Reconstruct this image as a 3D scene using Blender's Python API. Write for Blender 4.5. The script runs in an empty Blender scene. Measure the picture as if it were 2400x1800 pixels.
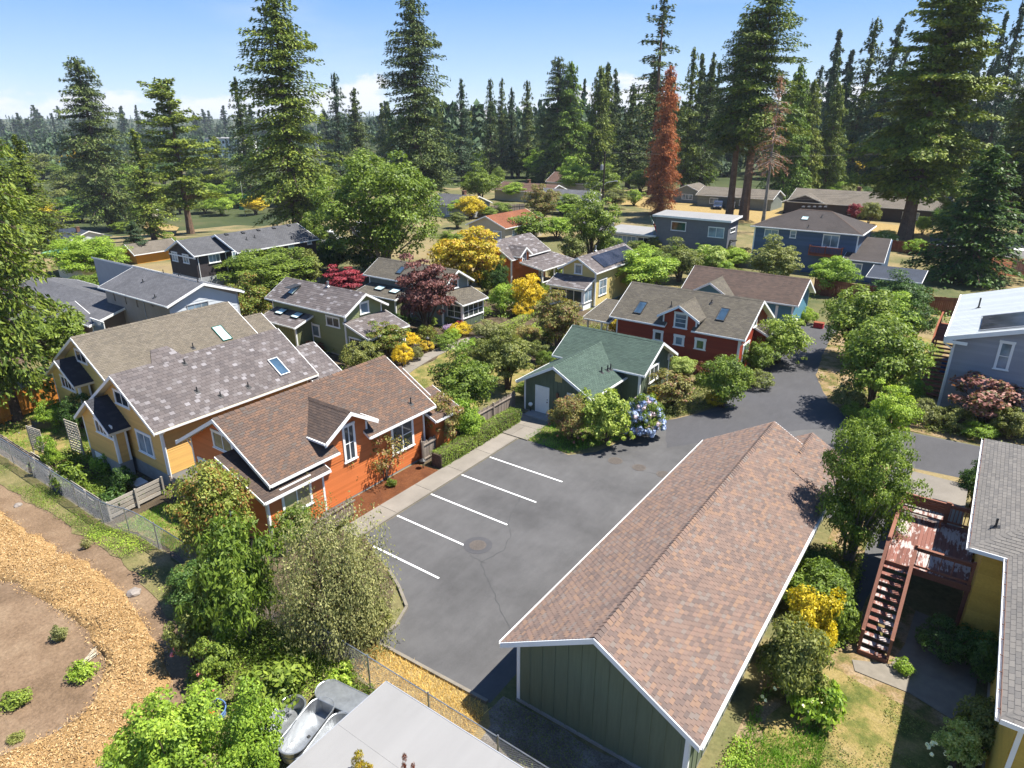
import bpy, bmesh, math, random
import numpy as np
from mathutils import Vector, Matrix, noise as mnoise

random.seed(7); RNG = np.random.default_rng(11)
SC = bpy.context.scene
COL = SC.collection
# ------------------------------------------------------------------ camera, world, sun, exposure
F = 1575.0; VH = 277.0; H = 19.5
PIT = math.atan((900 - VH) / F); YAW = math.radians(35.5)
cd = bpy.data.cameras.new('drone_camera'); cam = bpy.data.objects.new('drone_camera', cd); COL.objects.link(cam)
cam.location = (0, 0, H); cam.rotation_euler = (math.pi / 2 - PIT, 0, YAW)
cd.sensor_width = 36; cd.lens = 36 * F / 2400; cd.clip_end = 8000; cd.clip_start = 0.1
SC.camera = cam
SUN = Vector((0.40, 0.35, 1.0)).normalized()
SUN_EL = math.asin(SUN.z); SUN_AZ = math.atan2(SUN.x, SUN.y)
sl = bpy.data.lights.new('sun', 'SUN'); so = bpy.data.objects.new('sun', sl); COL.objects.link(so)
sl.energy = 4.8; sl.angle = math.radians(0.55); sl.color = (1.0, 0.955, 0.88)
so.location = (40, 35, 100); so.rotation_euler = SUN.to_track_quat('Z', 'Y').to_euler()
wd = bpy.data.worlds.new('World'); SC.world = wd; wd.use_nodes = True
def build_world():
    nt = wd.node_tree; nt.nodes.clear(); N = nt.nodes.new; L = nt.links.new
    out = N('ShaderNodeOutputWorld'); bg = N('ShaderNodeBackground'); bg.inputs['Strength'].default_value = 0.07
    sky = N('ShaderNodeTexSky'); sky.sky_type = 'NISHITA'; sky.sun_disc = False
    sky.sun_elevation = SUN_EL; sky.sun_rotation = SUN_AZ; sky.air_density = 0.75; sky.dust_density = 0.0; sky.ozone_density = 3.0; sky.altitude = 60
    tc = N('ShaderNodeTexCoord'); sep = N('ShaderNodeSeparateXYZ'); L(tc.outputs['Generated'], sep.inputs[0])
    # cumulus band near the horizon and thin cirrus above, both all the way round
    mp = N('ShaderNodeMapping'); mp.inputs['Scale'].default_value = (6.5, 6.5, 15); mp.inputs['Location'].default_value = (3.1, 0.4, 0.2); L(tc.outputs['Generated'], mp.inputs[0])
    n1 = N('ShaderNodeTexNoise'); n1.inputs['Scale'].default_value = 1.0; n1.inputs['Detail'].default_value = 7; n1.inputs['Roughness'].default_value = .55; L(mp.outputs[0], n1.inputs['Vector'])
    def rng(src, a, b, c=0, d=1):
        m = N('ShaderNodeMapRange'); m.interpolation_type = 'SMOOTHSTEP'; m.inputs[1].default_value = a; m.inputs[2].default_value = b; m.inputs[3].default_value = c; m.inputs[4].default_value = d; L(src, m.inputs[0]); return m.outputs[0]
    def mul(a, b, op='MULTIPLY'):
        m = N('ShaderNodeMath'); m.operation = op; L(a, m.inputs[0])
        if isinstance(b, float): m.inputs[1].default_value = b
        else: L(b, m.inputs[1])
        return m.outputs[0]
    # the deck gets thinner with height: threshold rises with elevation
    el = rng(sep.outputs['Z'], 0.0, 0.10, 0.0, 0.26)
    dd = mul(n1.outputs[0], el, 'SUBTRACT')
    cum = mul(rng(dd, 0.42, 0.50), rng(sep.outputs['Z'], -0.01, 0.012))
    cum = mul(cum, rng(sep.outputs['Z'], 0.07, 0.12, 1.0, 0.0))
    mp2 = N('ShaderNodeMapping'); mp2.inputs['Scale'].default_value = (1.6, 2.6, 9); mp2.inputs['Rotation'].default_value = (0.1, 0.2, 0.6); L(tc.outputs['Generated'], mp2.inputs[0])
    n2 = N('ShaderNodeTexNoise'); n2.inputs['Scale'].default_value = 1.3; n2.inputs['Detail'].default_value = 6; L(mp2.outputs[0], n2.inputs['Vector'])
    cir = mul(rng(n2.outputs[0], 0.50, 0.80), 0.30)
    cov = mul(cum, cir, 'MAXIMUM')
    # clear-day gradient over the physical sky: pale at the horizon, deepening evenly to the zenith
    gr = N('ShaderNodeValToRGB'); e = gr.color_ramp.elements; e[0].position = 0.0; e[0].color = (4.3, 5.1, 5.9, 1); e[1].position = 1.0; e[1].color = (.55, 1.5, 4.0, 1)
    for ps, c in ((.05, (3.1, 4.35, 5.9)), (.14, (1.45, 2.95, 5.7)), (.4, (.8, 2.0, 4.8))): q = e.new(ps); q.color = (*c, 1)
    L(sep.outputs['Z'], gr.inputs[0])
    m0 = N('ShaderNodeMix'); m0.data_type = 'RGBA'; m0.inputs[0].default_value = .85; L(sky.outputs[0], m0.inputs[6]); L(gr.outputs[0], m0.inputs[7])
    mx = N('ShaderNodeMix'); mx.data_type = 'RGBA'; L(cov, mx.inputs[0]); L(m0.outputs[2], mx.inputs[6])
    mx.inputs[7].default_value = (5.6, 5.8, 6.1, 1)
    L(mx.outputs[2], bg.inputs['Color']); L(bg.outputs[0], out.inputs['Surface'])
build_world()
VS = SC.view_settings; VS.view_transform = 'Standard'; VS.look = 'None'; VS.exposure = 1.33; VS.gamma = 1.0; VS.use_curve_mapping = False
SC.display_settings.display_device = 'sRGB'
SC.cycles.max_bounces = 5; SC.cycles.transparent_max_bounces = 6; SC.cycles.transmission_bounces = 3; SC.cycles.diffuse_bounces = 3; SC.cycles.glossy_bounces = 2
SC.cycles.use_denoising = True

# ------------------------------------------------------------------ geometry of the site
def ss(a, b, x):
    t = (x - a) / (b - a); t = 0.0 if t < 0 else 1.0 if t > 1 else t
    return t * t * (3 - 2 * t)
def terr(x, y):
    """height of the ground: level lots, a dip beside the yellow houses, the land falling away to the far left"""
    z = -0.8 * ss(-31, -36, x) * ss(19.5, 15, y) * ss(-75, -60, x)
    c, s = math.cos(YAW), math.sin(YAW)
    f = -x * s + y * c; r = x * c + y * s; d = math.hypot(f, r)
    if d > 90 and f > 0: z -= 11 * ss(100, 240, d) * ss(-0.17, -0.36, math.atan2(r, f))
    if d > 700: z += 26 * ss(900, 2600, d)
    return z
def ray(u, v):
    x = (u - 1200) / F; y = (900 - v) / F
    f = math.cos(PIT) + y * math.sin(PIT); z = -math.sin(PIT) + y * math.cos(PIT)
    c, s = math.cos(YAW), math.sin(YAW)
    return x * c - f * s, x * s + f * c, z
def at(u, v, dz=0.0):
    """point of the ground (plus dz) where a surveyed sight line meets it"""
    X, Y, Z = ray(u, v); z = dz
    for _ in range(8):
        t = (z - H) / Z; z = terr(X * t, Y * t) + dz
    return Vector((X * t, Y * t, z))
def fwd(p):
    return -p[0] * math.sin(YAW) + p[1] * math.cos(YAW)
def top(p, v):
    y = (900 - v) / F
    return H + fwd(p) * (-math.sin(PIT) + y * math.cos(PIT)) / (math.cos(PIT) + y * math.sin(PIT))
def pxm(p):
    return F / (fwd(p) * math.cos(PIT) - (p[2] - H) * math.sin(PIT))
def dist(p):
    return (Vector(p) - cam.location).length

# ------------------------------------------------------------------ objects
OFF = {}
def link(o): COL.objects.link(o); return o
def tag(o, label=None, cat=None, group=None, kind=None):
    if label: o['label'] = label
    if cat: o['category'] = cat
    if group: o['group'] = group
    if kind: o['kind'] = kind
    return o
def thing(name, label, cat, loc=(0, 0, 0), group=None, rz=0):
    o = bpy.data.objects.new(name, None); link(o); o.location = loc; o.rotation_euler = (0, 0, rz); o.empty_display_size = .3
    OFF[o.name] = Vector(loc)
    return tag(o, label, cat, group)
def put(name, mesh, parent=None, mats=None, kind=None):
    o = bpy.data.objects.new(name, mesh); link(o)
    if parent is not None: o.parent = parent; OFF[o.name] = OFF[parent.name]
    else: OFF[o.name] = Vector((0, 0, 0))
    if mats is not None:
        for m in (mats if isinstance(mats, (list, tuple)) else [mats]): mesh.materials.append(m)
    if kind: o['kind'] = kind
    return o
def copy_tree(o, parent=None):
    c = o.copy(); COL.objects.link(c)
    if parent is not None: c.parent = parent
    for ch in list(o.children): copy_tree(ch, c)
    return c
class MB:
    def __init__(s): s.v = []; s.f = []; s.m = []; s.mi = 0
    def poly(s, pts):
        n = len(s.v); s.v += [tuple(p) for p in pts]; s.f.append(tuple(range(n, n + len(pts)))); s.m.append(s.mi); return s
    def prism(s, pts, vec):
        """planar outline swept along vec"""
        n = len(s.v); k = len(pts); vx, vy, vz = vec
        s.v += [tuple(p) for p in pts]; s.v += [(p[0] + vx, p[1] + vy, p[2] + vz) for p in pts]
        s.f.append(tuple(range(n + k - 1, n - 1, -1))); s.f.append(tuple(range(n + k, n + 2 * k)))
        for i in range(k):
            j = (i + 1) % k; s.f.append((n + i, n + j, n + k + j, n + k + i))
        s.m += [s.mi] * (k + 2); return s
    def box(s, x0, x1, y0, y1, z0, z1):
        return s.prism([(x0, y0, z0), (x1, y0, z0), (x1, y1, z0), (x0, y1, z0)], (0, 0, z1 - z0))
    def bar(s, p, q, w, h=None, up=(0, 0, 1)):
        p = Vector(p); q = Vector(q); d = (q - p); h = h or w
        if d.length < 1e-6: return s
        dn = d.normalized(); a = dn.cross(Vector(up))
        if a.length < 1e-4: a = dn.cross(Vector((0, 1, 0)))
        a.normalize(); b = a.cross(dn).normalized()
        a *= w / 2; b *= h / 2
        return s.prism([p - a - b, p + a - b, p + a + b, p - a + b], d)
    def tube(s, pts, rad, n=6, cap=True):
        """round bar through points; rad a number or one per point"""
        pts = [Vector(p) for p in pts]; r = rad if isinstance(rad, (list, tuple)) else [rad] * len(pts)
        base = len(s.v)
        for i, p in enumerate(pts):
            d = (pts[min(i + 1, len(pts) - 1)] - pts[max(i - 1, 0)]).normalized()
            a = d.cross(Vector((0.13, 0.98, 0.1)) if abs(d.y) < .9 else Vector((1, 0, 0))).normalized(); b = d.cross(a)
            for k in range(n):
                t = 2 * math.pi * k / n; s.v.append(tuple(p + (a * math.cos(t) + b * math.sin(t)) * r[i]))
        for i in range(len(pts) - 1):
            for k in range(n):
                j = (k + 1) % n
                s.f.append((base + i * n + k, base + i * n + j, base + (i + 1) * n + j, base + (i + 1) * n + k)); s.m.append(s.mi)
        if cap:
            s.f.append(tuple(base + k for k in range(n - 1, -1, -1))); s.m.append(s.mi)
            e = base + (len(pts) - 1) * n; s.f.append(tuple(e + k for k in range(n))); s.m.append(s.mi)
        return s
    def lathe(s, c, prof, n=12):
        """profile of (radius, z) turned about a vertical line through c"""
        base = len(s.v)
        for r, z in prof:
            for k in range(n):
                t = 2 * math.pi * k / n; s.v.append((c[0] + r * math.cos(t), c[1] + r * math.sin(t), c[2] + z))
        for i in range(len(prof) - 1):
            for k in range(n):
                j = (k + 1) % n; s.f.append((base + i * n + k, base + i * n + j, base + (i + 1) * n + j, base + (i + 1) * n + k)); s.m.append(s.mi)
        s.f.append(tuple(base + k for k in range(n - 1, -1, -1))); s.m.append(s.mi)
        e = base + (len(prof) - 1) * n; s.f.append(tuple(e + k for k in range(n))); s.m.append(s.mi)
        return s
    def mesh(s, name, mats, off=(0, 0, 0), smooth=False):
        me = bpy.data.meshes.new(name)
        ox, oy, oz = off
        me.from_pydata([(x - ox, y - oy, z - oz) for x, y, z in s.v], [], s.f)
        ml = mats if isinstance(mats, (list, tuple)) else [mats]
        for m in ml: me.materials.append(m)
        if len(ml) > 1: me.polygons.foreach_set('material_index', s.m)
        if smooth: me.polygons.foreach_set('use_smooth', [True] * len(me.polygons))
        me.update(); return me
    def build(s, name, mats, parent=None, smooth=False, kind=None, label=None):
        off = OFF[parent.name] if parent is not None else (0, 0, 0)
        o = put(name, s.mesh(name, mats, off, smooth), parent, None, kind)
        if label: o['label'] = label
        return o
def np_mesh(name, V, Q, mat, smooth=False):
    """mesh from arrays of vertices and of quads or triangles"""
    me = bpy.data.meshes.new(name); k = Q.shape[1]
    me.vertices.add(len(V)); me.vertices.foreach_set('co', V.astype(np.float32).ravel())
    me.loops.add(Q.size); me.loops.foreach_set('vertex_index', Q.astype(np.int32).ravel())
    me.polygons.add(len(Q)); me.polygons.foreach_set('loop_start', (np.arange(len(Q)) * k).astype(np.int32))
    if mat is not None: me.materials.append(mat)
    me.update(calc_edges=True)
    if smooth: me.polygons.foreach_set('use_smooth', [True] * len(Q))
    return me
def clip(poly, a, b, c):
    """keep the part of a 2D outline where a*x+b*y+c >= 0"""
    out = []
    for i in range(len(poly)):
        p = poly[i]; q = poly[(i + 1) % len(poly)]
        dp = a * p[0] + b * p[1] + c; dq = a * q[0] + b * q[1] + c
        if dp >= 0: out.append(p)
        if (dp > 1e-9 and dq < -1e-9) or (dp < -1e-9 and dq > 1e-9):
            t = dp / (dp - dq); out.append((p[0] + (q[0] - p[0]) * t, p[1] + (q[1] - p[1]) * t))
    return out
def clip_convex(poly, conv):
    A = sum(conv[i][0] * conv[(i + 1) % len(conv)][1] - conv[(i + 1) % len(conv)][0] * conv[i][1] for i in range(len(conv)))
    sg = 1 if A > 0 else -1
    for i in range(len(conv)):
        p = conv[i]; q = conv[(i + 1) % len(conv)]
        a, b = -(q[1] - p[1]) * sg, (q[0] - p[0]) * sg
        poly = clip(poly, a, b, -(a * p[0] + b * p[1]))
        if len(poly) < 3: return []
    return poly
def area2(p):
    return abs(sum(p[i][0] * p[(i + 1) % len(p)][1] - p[(i + 1) % len(p)][0] * p[i][1] for i in range(len(p)))) / 2
# ------------------------------------------------------------------ materials
def _m(name):
    m = bpy.data.materials.new(name); m.use_nodes = True; nt = m.node_tree
    bs = nt.nodes['Principled BSDF']; bs.inputs['Specular IOR Level'].default_value = .3
    return m, nt, bs, nt.nodes.new, nt.links.new
def c4(c): return (c[0], c[1], c[2], 1)
def srgb(r, g, b):
    return tuple((x / 255 / 12.92 if x / 255 < .04045 else ((x / 255 + .055) / 1.055) ** 2.4) for x in (r, g, b))
def _noise(N, L, scale, detail=4, rough=.6, coord=None, sx=None):
    n = N('ShaderNodeTexNoise'); n.inputs['Scale'].default_value = scale; n.inputs['Detail'].default_value = detail; n.inputs['Roughness'].default_value = rough
    if coord is not None:
        if sx:
            mp = N('ShaderNodeMapping'); mp.inputs['Scale'].default_value = sx; L(coord, mp.inputs[0]); L(mp.outputs[0], n.inputs['Vector'])
        else: L(coord, n.inputs['Vector'])
    return n
def _mix(N, L, fac, a, b, mode='MIX'):
    m = N('ShaderNodeMix'); m.data_type = 'RGBA'; m.blend_type = mode
    for i, x in ((0, fac), (6, a), (7, b)):
        if isinstance(x, (int, float)): m.inputs[i].default_value = x
        elif isinstance(x, tuple): m.inputs[i].default_value = c4(x)
        else: L(x, m.inputs[i])
    return m.outputs[2]
def _ramp(N, L, src, stops, const=False):
    r = N('ShaderNodeValToRGB'); r.color_ramp.interpolation = 'CONSTANT' if const else 'LINEAR'
    el = r.color_ramp.elements
    while len(el) < len(stops): el.new(.5)
    for e, (p, c) in zip(el, stops): e.position = p; e.color = c4(c)
    L(src, r.inputs[0]); return r.outputs[0]
def _coord(N, world=True):
    if world: return N('ShaderNodeNewGeometry').outputs['Position']
    return N('ShaderNodeTexCoord').outputs['Object']
def paint(name, col, var=.12, scale=3.0, rough=.6, bump=0.0, bscale=40, dirt=None, metal=0.0, streak=None):
    """painted or plain surface: slight large-scale fading, fine grain, optional dirt colour in patches"""
    m, nt, bs, N, L = _m(name); P = _coord(N)
    n = _noise(N, L, scale, 5, .6, P, streak)
    lo = tuple(x * (1 - var) for x in col); hi = tuple(min(x * (1 + var), .95) for x in col)
    c = _ramp(N, L, n.outputs[0], [(.3, lo), (.7, hi)])
    if dirt:
        n2 = _noise(N, L, scale * .6, 6, .7, P); f = _ramp(N, L, n2.outputs[0], [(.5, (0, 0, 0)), (.72, (.55, .55, .55))])
        c = _mix(N, L, f, c, dirt)
    L(c, bs.inputs['Base Color']); bs.inputs['Roughness'].default_value = rough; bs.inputs['Metallic'].default_value = metal
    if bump:
        b = N('ShaderNodeBump'); b.inputs['Strength'].default_value = bump; b.inputs['Distance'].default_value = .02
        n3 = _noise(N, L, bscale, 3, .6, P); L(n3.outputs[0], b.inputs['Height']); L(b.outputs[0], bs.inputs['Normal'])
    return m
def pieces(name, cols, rough=.85, grain=.25, gscale=60, blotch=.12, bump=.4, spec=.15):
    """shingles, boards and slabs: every piece takes one of a set of colours, with grain and weathering over it"""
    m, nt, bs, N, L = _m(name); P = _coord(N)
    g = N('ShaderNodeNewGeometry'); oi = N('ShaderNodeObjectInfo')
    a = N('ShaderNodeMath'); a.operation = 'ADD'; L(g.outputs['Random Per Island'], a.inputs[0]); L(oi.outputs['Random'], a.inputs[1])
    fr = N('ShaderNodeMath'); fr.operation = 'FRACT'; L(a.outputs[0], fr.inputs[0])
    tot = sum(w for w, _ in cols); s = 0; st = []
    if 'shingle' in name:   # survey colours were read off sunlit roofs: bring them to surface colours
        mean = [sum(w * c[i] for w, c in cols) / tot for i in range(3)]; gy = sum(mean) / 3
        cols = [(w, tuple(.52 * ((c[i] * .75 + mean[i] * .25) * .66 + gy * .34) for i in range(3))) for w, c in cols]
    for w, c in cols: st.append((s / tot, c)); s += w
    c = _ramp(N, L, fr.outputs[0], st, True)
    n = _noise(N, L, gscale, 3, .7, P)
    gr = _ramp(N, L, n.outputs[0], [(.25, (1 - grain,) * 3), (.75, (1 + grain,) * 3)])
    c = _mix(N, L, 1.0, c, gr, 'MULTIPLY')
    n2 = _noise(N, L, .55, 5, .6, P); bl = _ramp(N, L, n2.outputs[0], [(.3, (1 - blotch,) * 3), (.7, (1 + blotch,) * 3)])
    c = _mix(N, L, 1.0, c, bl, 'MULTIPLY')
    L(c, bs.inputs['Base Color']); bs.inputs['Roughness'].default_value = rough; bs.inputs['Specular IOR Level'].default_value = spec
    if bump:
        b = N('ShaderNodeBump'); b.inputs['Strength'].default_value = bump; b.inputs['Distance'].default_value = .01
        L(n.outputs[0], b.inputs['Height']); L(b.outputs[0], bs.inputs['Normal'])
    return m
def far_shingle(name, c1, c2, mortar, sx=1.0):
    """roofs too far off for single shingles: courses as colour and relief"""
    m, nt, bs, N, L = _m(name); c1, c2, mortar = [tuple(.5 * x for x in c) for c in (c1, c2, mortar)]
    uv = N('ShaderNodeUVMap')
    br = N('ShaderNodeTexBrick'); L(uv.outputs[0], br.inputs['Vector'])
    br.inputs['Color1'].default_value = c4(c1); br.inputs['Color2'].default_value = c4(c2); br.inputs['Mortar'].default_value = c4(mortar)
    br.inputs['Scale'].default_value = 1.0 / sx; br.inputs['Brick Width'].default_value = .34; br.inputs['Row Height'].default_value = .17; br.inputs['Mortar Size'].default_value = .012
    n = _noise(N, L, .5, 6, .65, _coord(N)); bl = _ramp(N, L, n.outputs[0], [(.3, (.8,) * 3), (.7, (1.2,) * 3)])
    c = _mix(N, L, 1.0, br.outputs['Color'], bl, 'MULTIPLY'); L(c, bs.inputs['Base Color']); bs.inputs['Roughness'].default_value = .9
    b = N('ShaderNodeBump'); b.inputs['Strength'].default_value = .5; b.inputs['Distance'].default_value = .02; b.invert = True; L(br.outputs['Fac'], b.inputs['Height']); L(b.outputs[0], bs.inputs['Normal'])
    return m
def leafy(name, dark, mid, light, extra=None, trans=.3, clump=.9, rough=.5):
    """foliage: each leaf its own tint, clumps drifting between tints, a little light let through"""
    m, nt, bs, N, L = _m(name); dark, mid, light = [tuple(x * (1.8, 1.75, 1.5)[i] for i, x in enumerate(c)) for c in (dark, mid, light)]
    g = N('ShaderNodeNewGeometry'); oi = N('ShaderNodeObjectInfo')
    n = _noise(N, L, clump, 3, .6, g.outputs['Position'])
    a = N('ShaderNodeMath'); a.operation = 'MULTIPLY_ADD'; L(g.outputs['Random Per Island'], a.inputs[0]); a.inputs[1].default_value = .55
    b = N('ShaderNodeMath'); b.operation = 'MULTIPLY_ADD'; L(n.outputs[0], b.inputs[0]); b.inputs[1].default_value = 1.1; b.inputs[2].default_value = -.33
    L(b.outputs[0], a.inputs[2])
    c = _ramp(N, L, a.outputs[0], [(.12, dark), (.5, mid), (.9, light)])
    if extra:
        w, col = extra
        n2 = _noise(N, L, clump * 1.7, 2, .5, g.outputs['Position'])
        k = N('ShaderNodeMath'); k.operation = 'MULTIPLY_ADD'; L(g.outputs['Random Per Island'], k.inputs[0]); k.inputs[1].default_value = -.5; L(n2.outputs[0], k.inputs[2])
        f = _ramp(N, L, k.outputs[0], [(.40 - w, (0, 0, 0)), (.50 - w, (1, 1, 1))])
        c = _mix(N, L, f, c, col)
    t = _ramp(N, L, oi.outputs['Random'], [(0, (.86, .9, .86)), (1, (1.14, 1.08, 1.1))]); c = _mix(N, L, 1.0, c, t, 'MULTIPLY')
    L(c, bs.inputs['Base Color']); bs.inputs['Roughness'].default_value = rough; bs.inputs['Specular IOR Level'].default_value = .25
    tr = N('ShaderNodeBsdfTranslucent'); tcol = _mix(N, L, 1.0, c, (1.3, 1.35, .5), 'MULTIPLY'); L(tcol, tr.inputs['Color'])
    ms = N('ShaderNodeMixShader'); ms.inputs[0].default_value = trans; L(bs.outputs[0], ms.inputs[1]); L(tr.outputs[0], ms.inputs[2])
    L(ms.outputs[0], nt.nodes['Material Output'].inputs['Surface'])
    return m
def glass(name, col=(.03, .04, .05), rough=.06, spec=.6):
    m, nt, bs, N, L = _m(name); n = _noise(N, L, .8, 3, .5, _coord(N))
    c = _ramp(N, L, n.outputs[0], [(.35, tuple(x * .6 for x in col)), (.65, tuple(x * 1.5 for x in col))]); L(c, bs.inputs['Base Color'])
    bs.inputs['Roughness'].default_value = rough; bs.inputs['Specular IOR Level'].default_value = spec; bs.inputs['IOR'].default_value = 1.5
    return m
def earth(name, stops, scale=.6, fine=14, rough=.95, bump=.6, grain=.25, bd=.04):
    """soil, dry grass, chips: drifting patches of colour with fine grain"""
    m, nt, bs, N, L = _m(name); P = _coord(N)
    n = _noise(N, L, scale, 8, .68, P); c = _ramp(N, L, n.outputs[0], stops)
    n2 = _noise(N, L, fine, 6, .75, P); g = _ramp(N, L, n2.outputs[0], [(.28, (1 - grain * 1.4,) * 3), (.72, (1 + grain,) * 3)])
    c = _mix(N, L, 1.0, c, g, 'MULTIPLY'); L(c, bs.inputs['Base Color']); bs.inputs['Roughness'].default_value = rough; bs.inputs['Specular IOR Level'].default_value = .1
    b = N('ShaderNodeBump'); b.inputs['Strength'].default_value = bump; b.inputs['Distance'].default_value = bd; L(n2.outputs[0], b.inputs['Height']); L(b.outputs[0], bs.inputs['Normal'])
    return m
def asphalt(name, col, stain=.2):
    m, nt, bs, N, L = _m(name); P = _coord(N)
    n = _noise(N, L, .22, 6, .62, P); c = _ramp(N, L, n.outputs[0], [(.3, tuple(x * (1 - stain) for x in col)), (.5, col), (.72, tuple(x * (1 + stain * .9) for x in col))])
    n3 = _noise(N, L, 2.2, 5, .7, P, (1, .35, 1)); s = _ramp(N, L, n3.outputs[0], [(.3, (.9,) * 3), (.7, (1.08,) * 3)]); c = _mix(N, L, 1.0, c, s, 'MULTIPLY')
    n2 = _noise(N, L, 70, 2, .7, P); g = _ramp(N, L, n2.outputs[0], [(.3, (.8,) * 3), (.7, (1.2,) * 3)]); c = _mix(N, L, 1.0, c, g, 'MULTIPLY')
    v = N('ShaderNodeTexVoronoi'); v.inputs['Scale'].default_value = 1.3; L(P, v.inputs['Vector']); d = _ramp(N, L, v.outputs['Distance'], [(.0, (1.5,) * 3), (.035, (1,) * 3)]); c = _mix(N, L, .6, c, d, 'MULTIPLY')
    L(c, bs.inputs['Base Color']); bs.inputs['Roughness'].default_value = .88; bs.inputs['Specular IOR Level'].default_value = .2
    b = N('ShaderNodeBump'); b.inputs['Strength'].default_value = .25; b.inputs['Distance'].default_value = .01; L(n2.outputs[0], b.inputs['Height']); L(b.outputs[0], bs.inputs['Normal'])
    return m
S = srgb
X = {}
X['white'] = paint('white_trim', (.74, .74, .72), .05, 1.5, .55)
X['cream'] = paint('cream_trim', (.66, .58, .42), .06, 1.5, .6)
X['orange'] = pieces('orange_siding', [(1, (.50, .145, .042)), (1, (.47, .135, .038)), (1, (.53, .155, .046))], .6, .06, 30, .05, .1, .3)
X['yellow'] = pieces('amber_siding', [(1, (.62, .37, .115)), (1, (.59, .35, .11)), (1, (.65, .39, .12))], .6, .06, 30, .05, .1, .3)
X['straw'] = pieces('straw_siding', [(1, (.54, .41, .13)), (1, (.52, .39, .12)), (1, (.56, .43, .14))], .6, .06, 30, .05, .1, .3)
X['red'] = pieces('red_siding', [(1, (.24, .035, .016)), (1, (.22, .032, .015)), (1, (.26, .04, .018))], .6, .08, 30, .06, .1, .3)
X['bluewall'] = pieces('teal_siding', [(1, (.08, .20, .27)), (1, (.075, .185, .25))], .6, .08, 30, .06, .1, .3)
X['navy'] = pieces('navy_siding', [(1, (.06, .10, .165)), (1, (.055, .092, .15)), (1, (.065, .105, .175))], .6, .08, 30, .06, .1, .3)
X['sage'] = pieces('sage_siding', [(1, (.20, .22, .105)), (1, (.19, .21, .10))], .6, .08, 30, .06, .1, .3)
X['green'] = paint('dark_green_board', (.115, .14, .09), .1, 2.0, .65, .15, 30, streak=(6, 6, .5))
X['moss'] = paint('moss_green_board', (.15, .16, .075), .1, 2.0, .65)
X['forest'] = paint('forest_green_board', (.10, .13, .09), .1, 2.0, .65)
X['slategrey'] = paint('blue_grey_siding', (.10, .11, .12), .08, 2.0, .6)
X['lilac'] = pieces('grey_lap_siding', [(1, (.27, .28, .31)), (1, (.255, .265, .295)), (1, (.285, .295, .325))], .6, .05, 30, .04, .1, .3)
X['butter'] = paint('butter_siding', (.50, .40, .16), .06, 2.0, .6)
X['mustard'] = pieces('mustard_board', [(1, (.46, .31, .065)), (1, (.43, .29, .06)), (1, (.49, .33, .07))], .65, .12, 12, .1, .15, .25)
X['concrete'] = paint('concrete', (.26, .255, .245), .12, 1.6, .9, .3, 30, (.16, .15, .135))
X['walk'] = pieces('sidewalk_concrete', [(1, (.185, .165, .138)), (1, (.17, .152, .128)), (1, (.20, .178, .15))], .95, .16, 25, .16, .25)
X['kerb'] = paint('kerb_concrete', (.17, .15, .12), .15, 2.5, .95, .2, 30)
X['pane'] = glass('dark_pane', (.025, .032, .04)); X['panesky'] = glass('pale_pane', (.16, .22, .27), .08); X['skylit'] = glass('skylight_pane', (.035, .065, .10), .05, .7)
X['skypale'] = glass('milky_skylight_pane', (.42, .56, .56), .12, .6)
X['curtain'] = glass('curtained_pane', (.26, .23, .13), .1)
X['greenpane'] = glass('green_tinted_pane', (.015, .07, .045), .05, .8)
X['gunmetal'] = paint('dark_metal', (.03, .03, .03), .2, 5, .5); X['steel'] = paint('galvanised_steel', (.36, .375, .39), .18, 4, .38, .1, 20, metal=.75)
X['alu'] = paint('brushed_metal', (.5, .5, .5), .1, 4, .4, metal=.6)
X['rust'] = paint('brown_gutter', (.17, .085, .055), .25, 6, .6)
X['wire'] = paint('dull_wire', (.16, .165, .17), .15, 6, .6)
X['solar'] = glass('solar_cell', (.02, .021, .028), .18, .5)
X['membrane'] = paint('grey_roof_membrane', (.215, .21, .203), .06, .5, .75, .12, 6, (.18, .175, .165), streak=(3, .4, 1))
X['metalroof'] = pieces('pale_metal_roof', [(1, (.36, .385, .39)), (1, (.33, .355, .36))], .5, .06, 20, .05, .1, .4)
# shingle palettes
X['sh_garage'] = pieces('brown_laminate_shingle', [(3, S(152, 120, 102)), (3, S(164, 130, 110)), (2, S(130, 104, 92)), (2, S(186, 142, 108)), (1.3, S(158, 142, 130)), (1, S(118, 96, 86)), (1, S(174, 134, 112))], .95, .22, 90, .07)
X['sh_orange'] = pieces('tan_brown_shingle', [(3, S(140, 108, 86)), (3, S(126, 98, 80)), (2, S(152, 112, 84)), (2, S(112, 92, 80)), (1.2, S(162, 118, 86)), (1, S(120, 108, 98))], .95, .22, 90, .08)
X['sh_slate'] = pieces('grey_mauve_slate', [(5, (.105, .09, .086)), (5, (.118, .102, .098)), (4, (.092, .08, .078)), (2, (.135, .12, .116)), (1.2, (.175, .16, .16)), (.7, (.215, .20, .202))], .9, .14, 70, .08)
X['sh_tan'] = pieces('weathered_tan_shingle', [(3, S(146, 132, 108)), (3, S(136, 122, 100)), (2, S(124, 112, 92)), (2, S(154, 140, 118))], .95, .2, 90, .06)
X['sh_green'] = pieces('sea_green_shingle', [(3, S(84, 112, 96)), (3, S(92, 120, 103)), (2, S(76, 103, 89)), (2, S(98, 126, 110))], .95, .22, 90, .06)
X['sh_olive'] = pieces('grey_olive_shingle', [(3, S(128, 118, 98)), (3, S(118, 108, 90)), (2, S(108, 99, 84)), (2, S(138, 128, 108))], .95, .22, 90, .08)
X['sh_brown'] = pieces('red_brown_shingle', [(3, S(128, 102, 86)), (3, S(118, 93, 79)), (2, S(138, 110, 92)), (2, S(106, 86, 74))], .95, .22, 90, .06)
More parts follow.
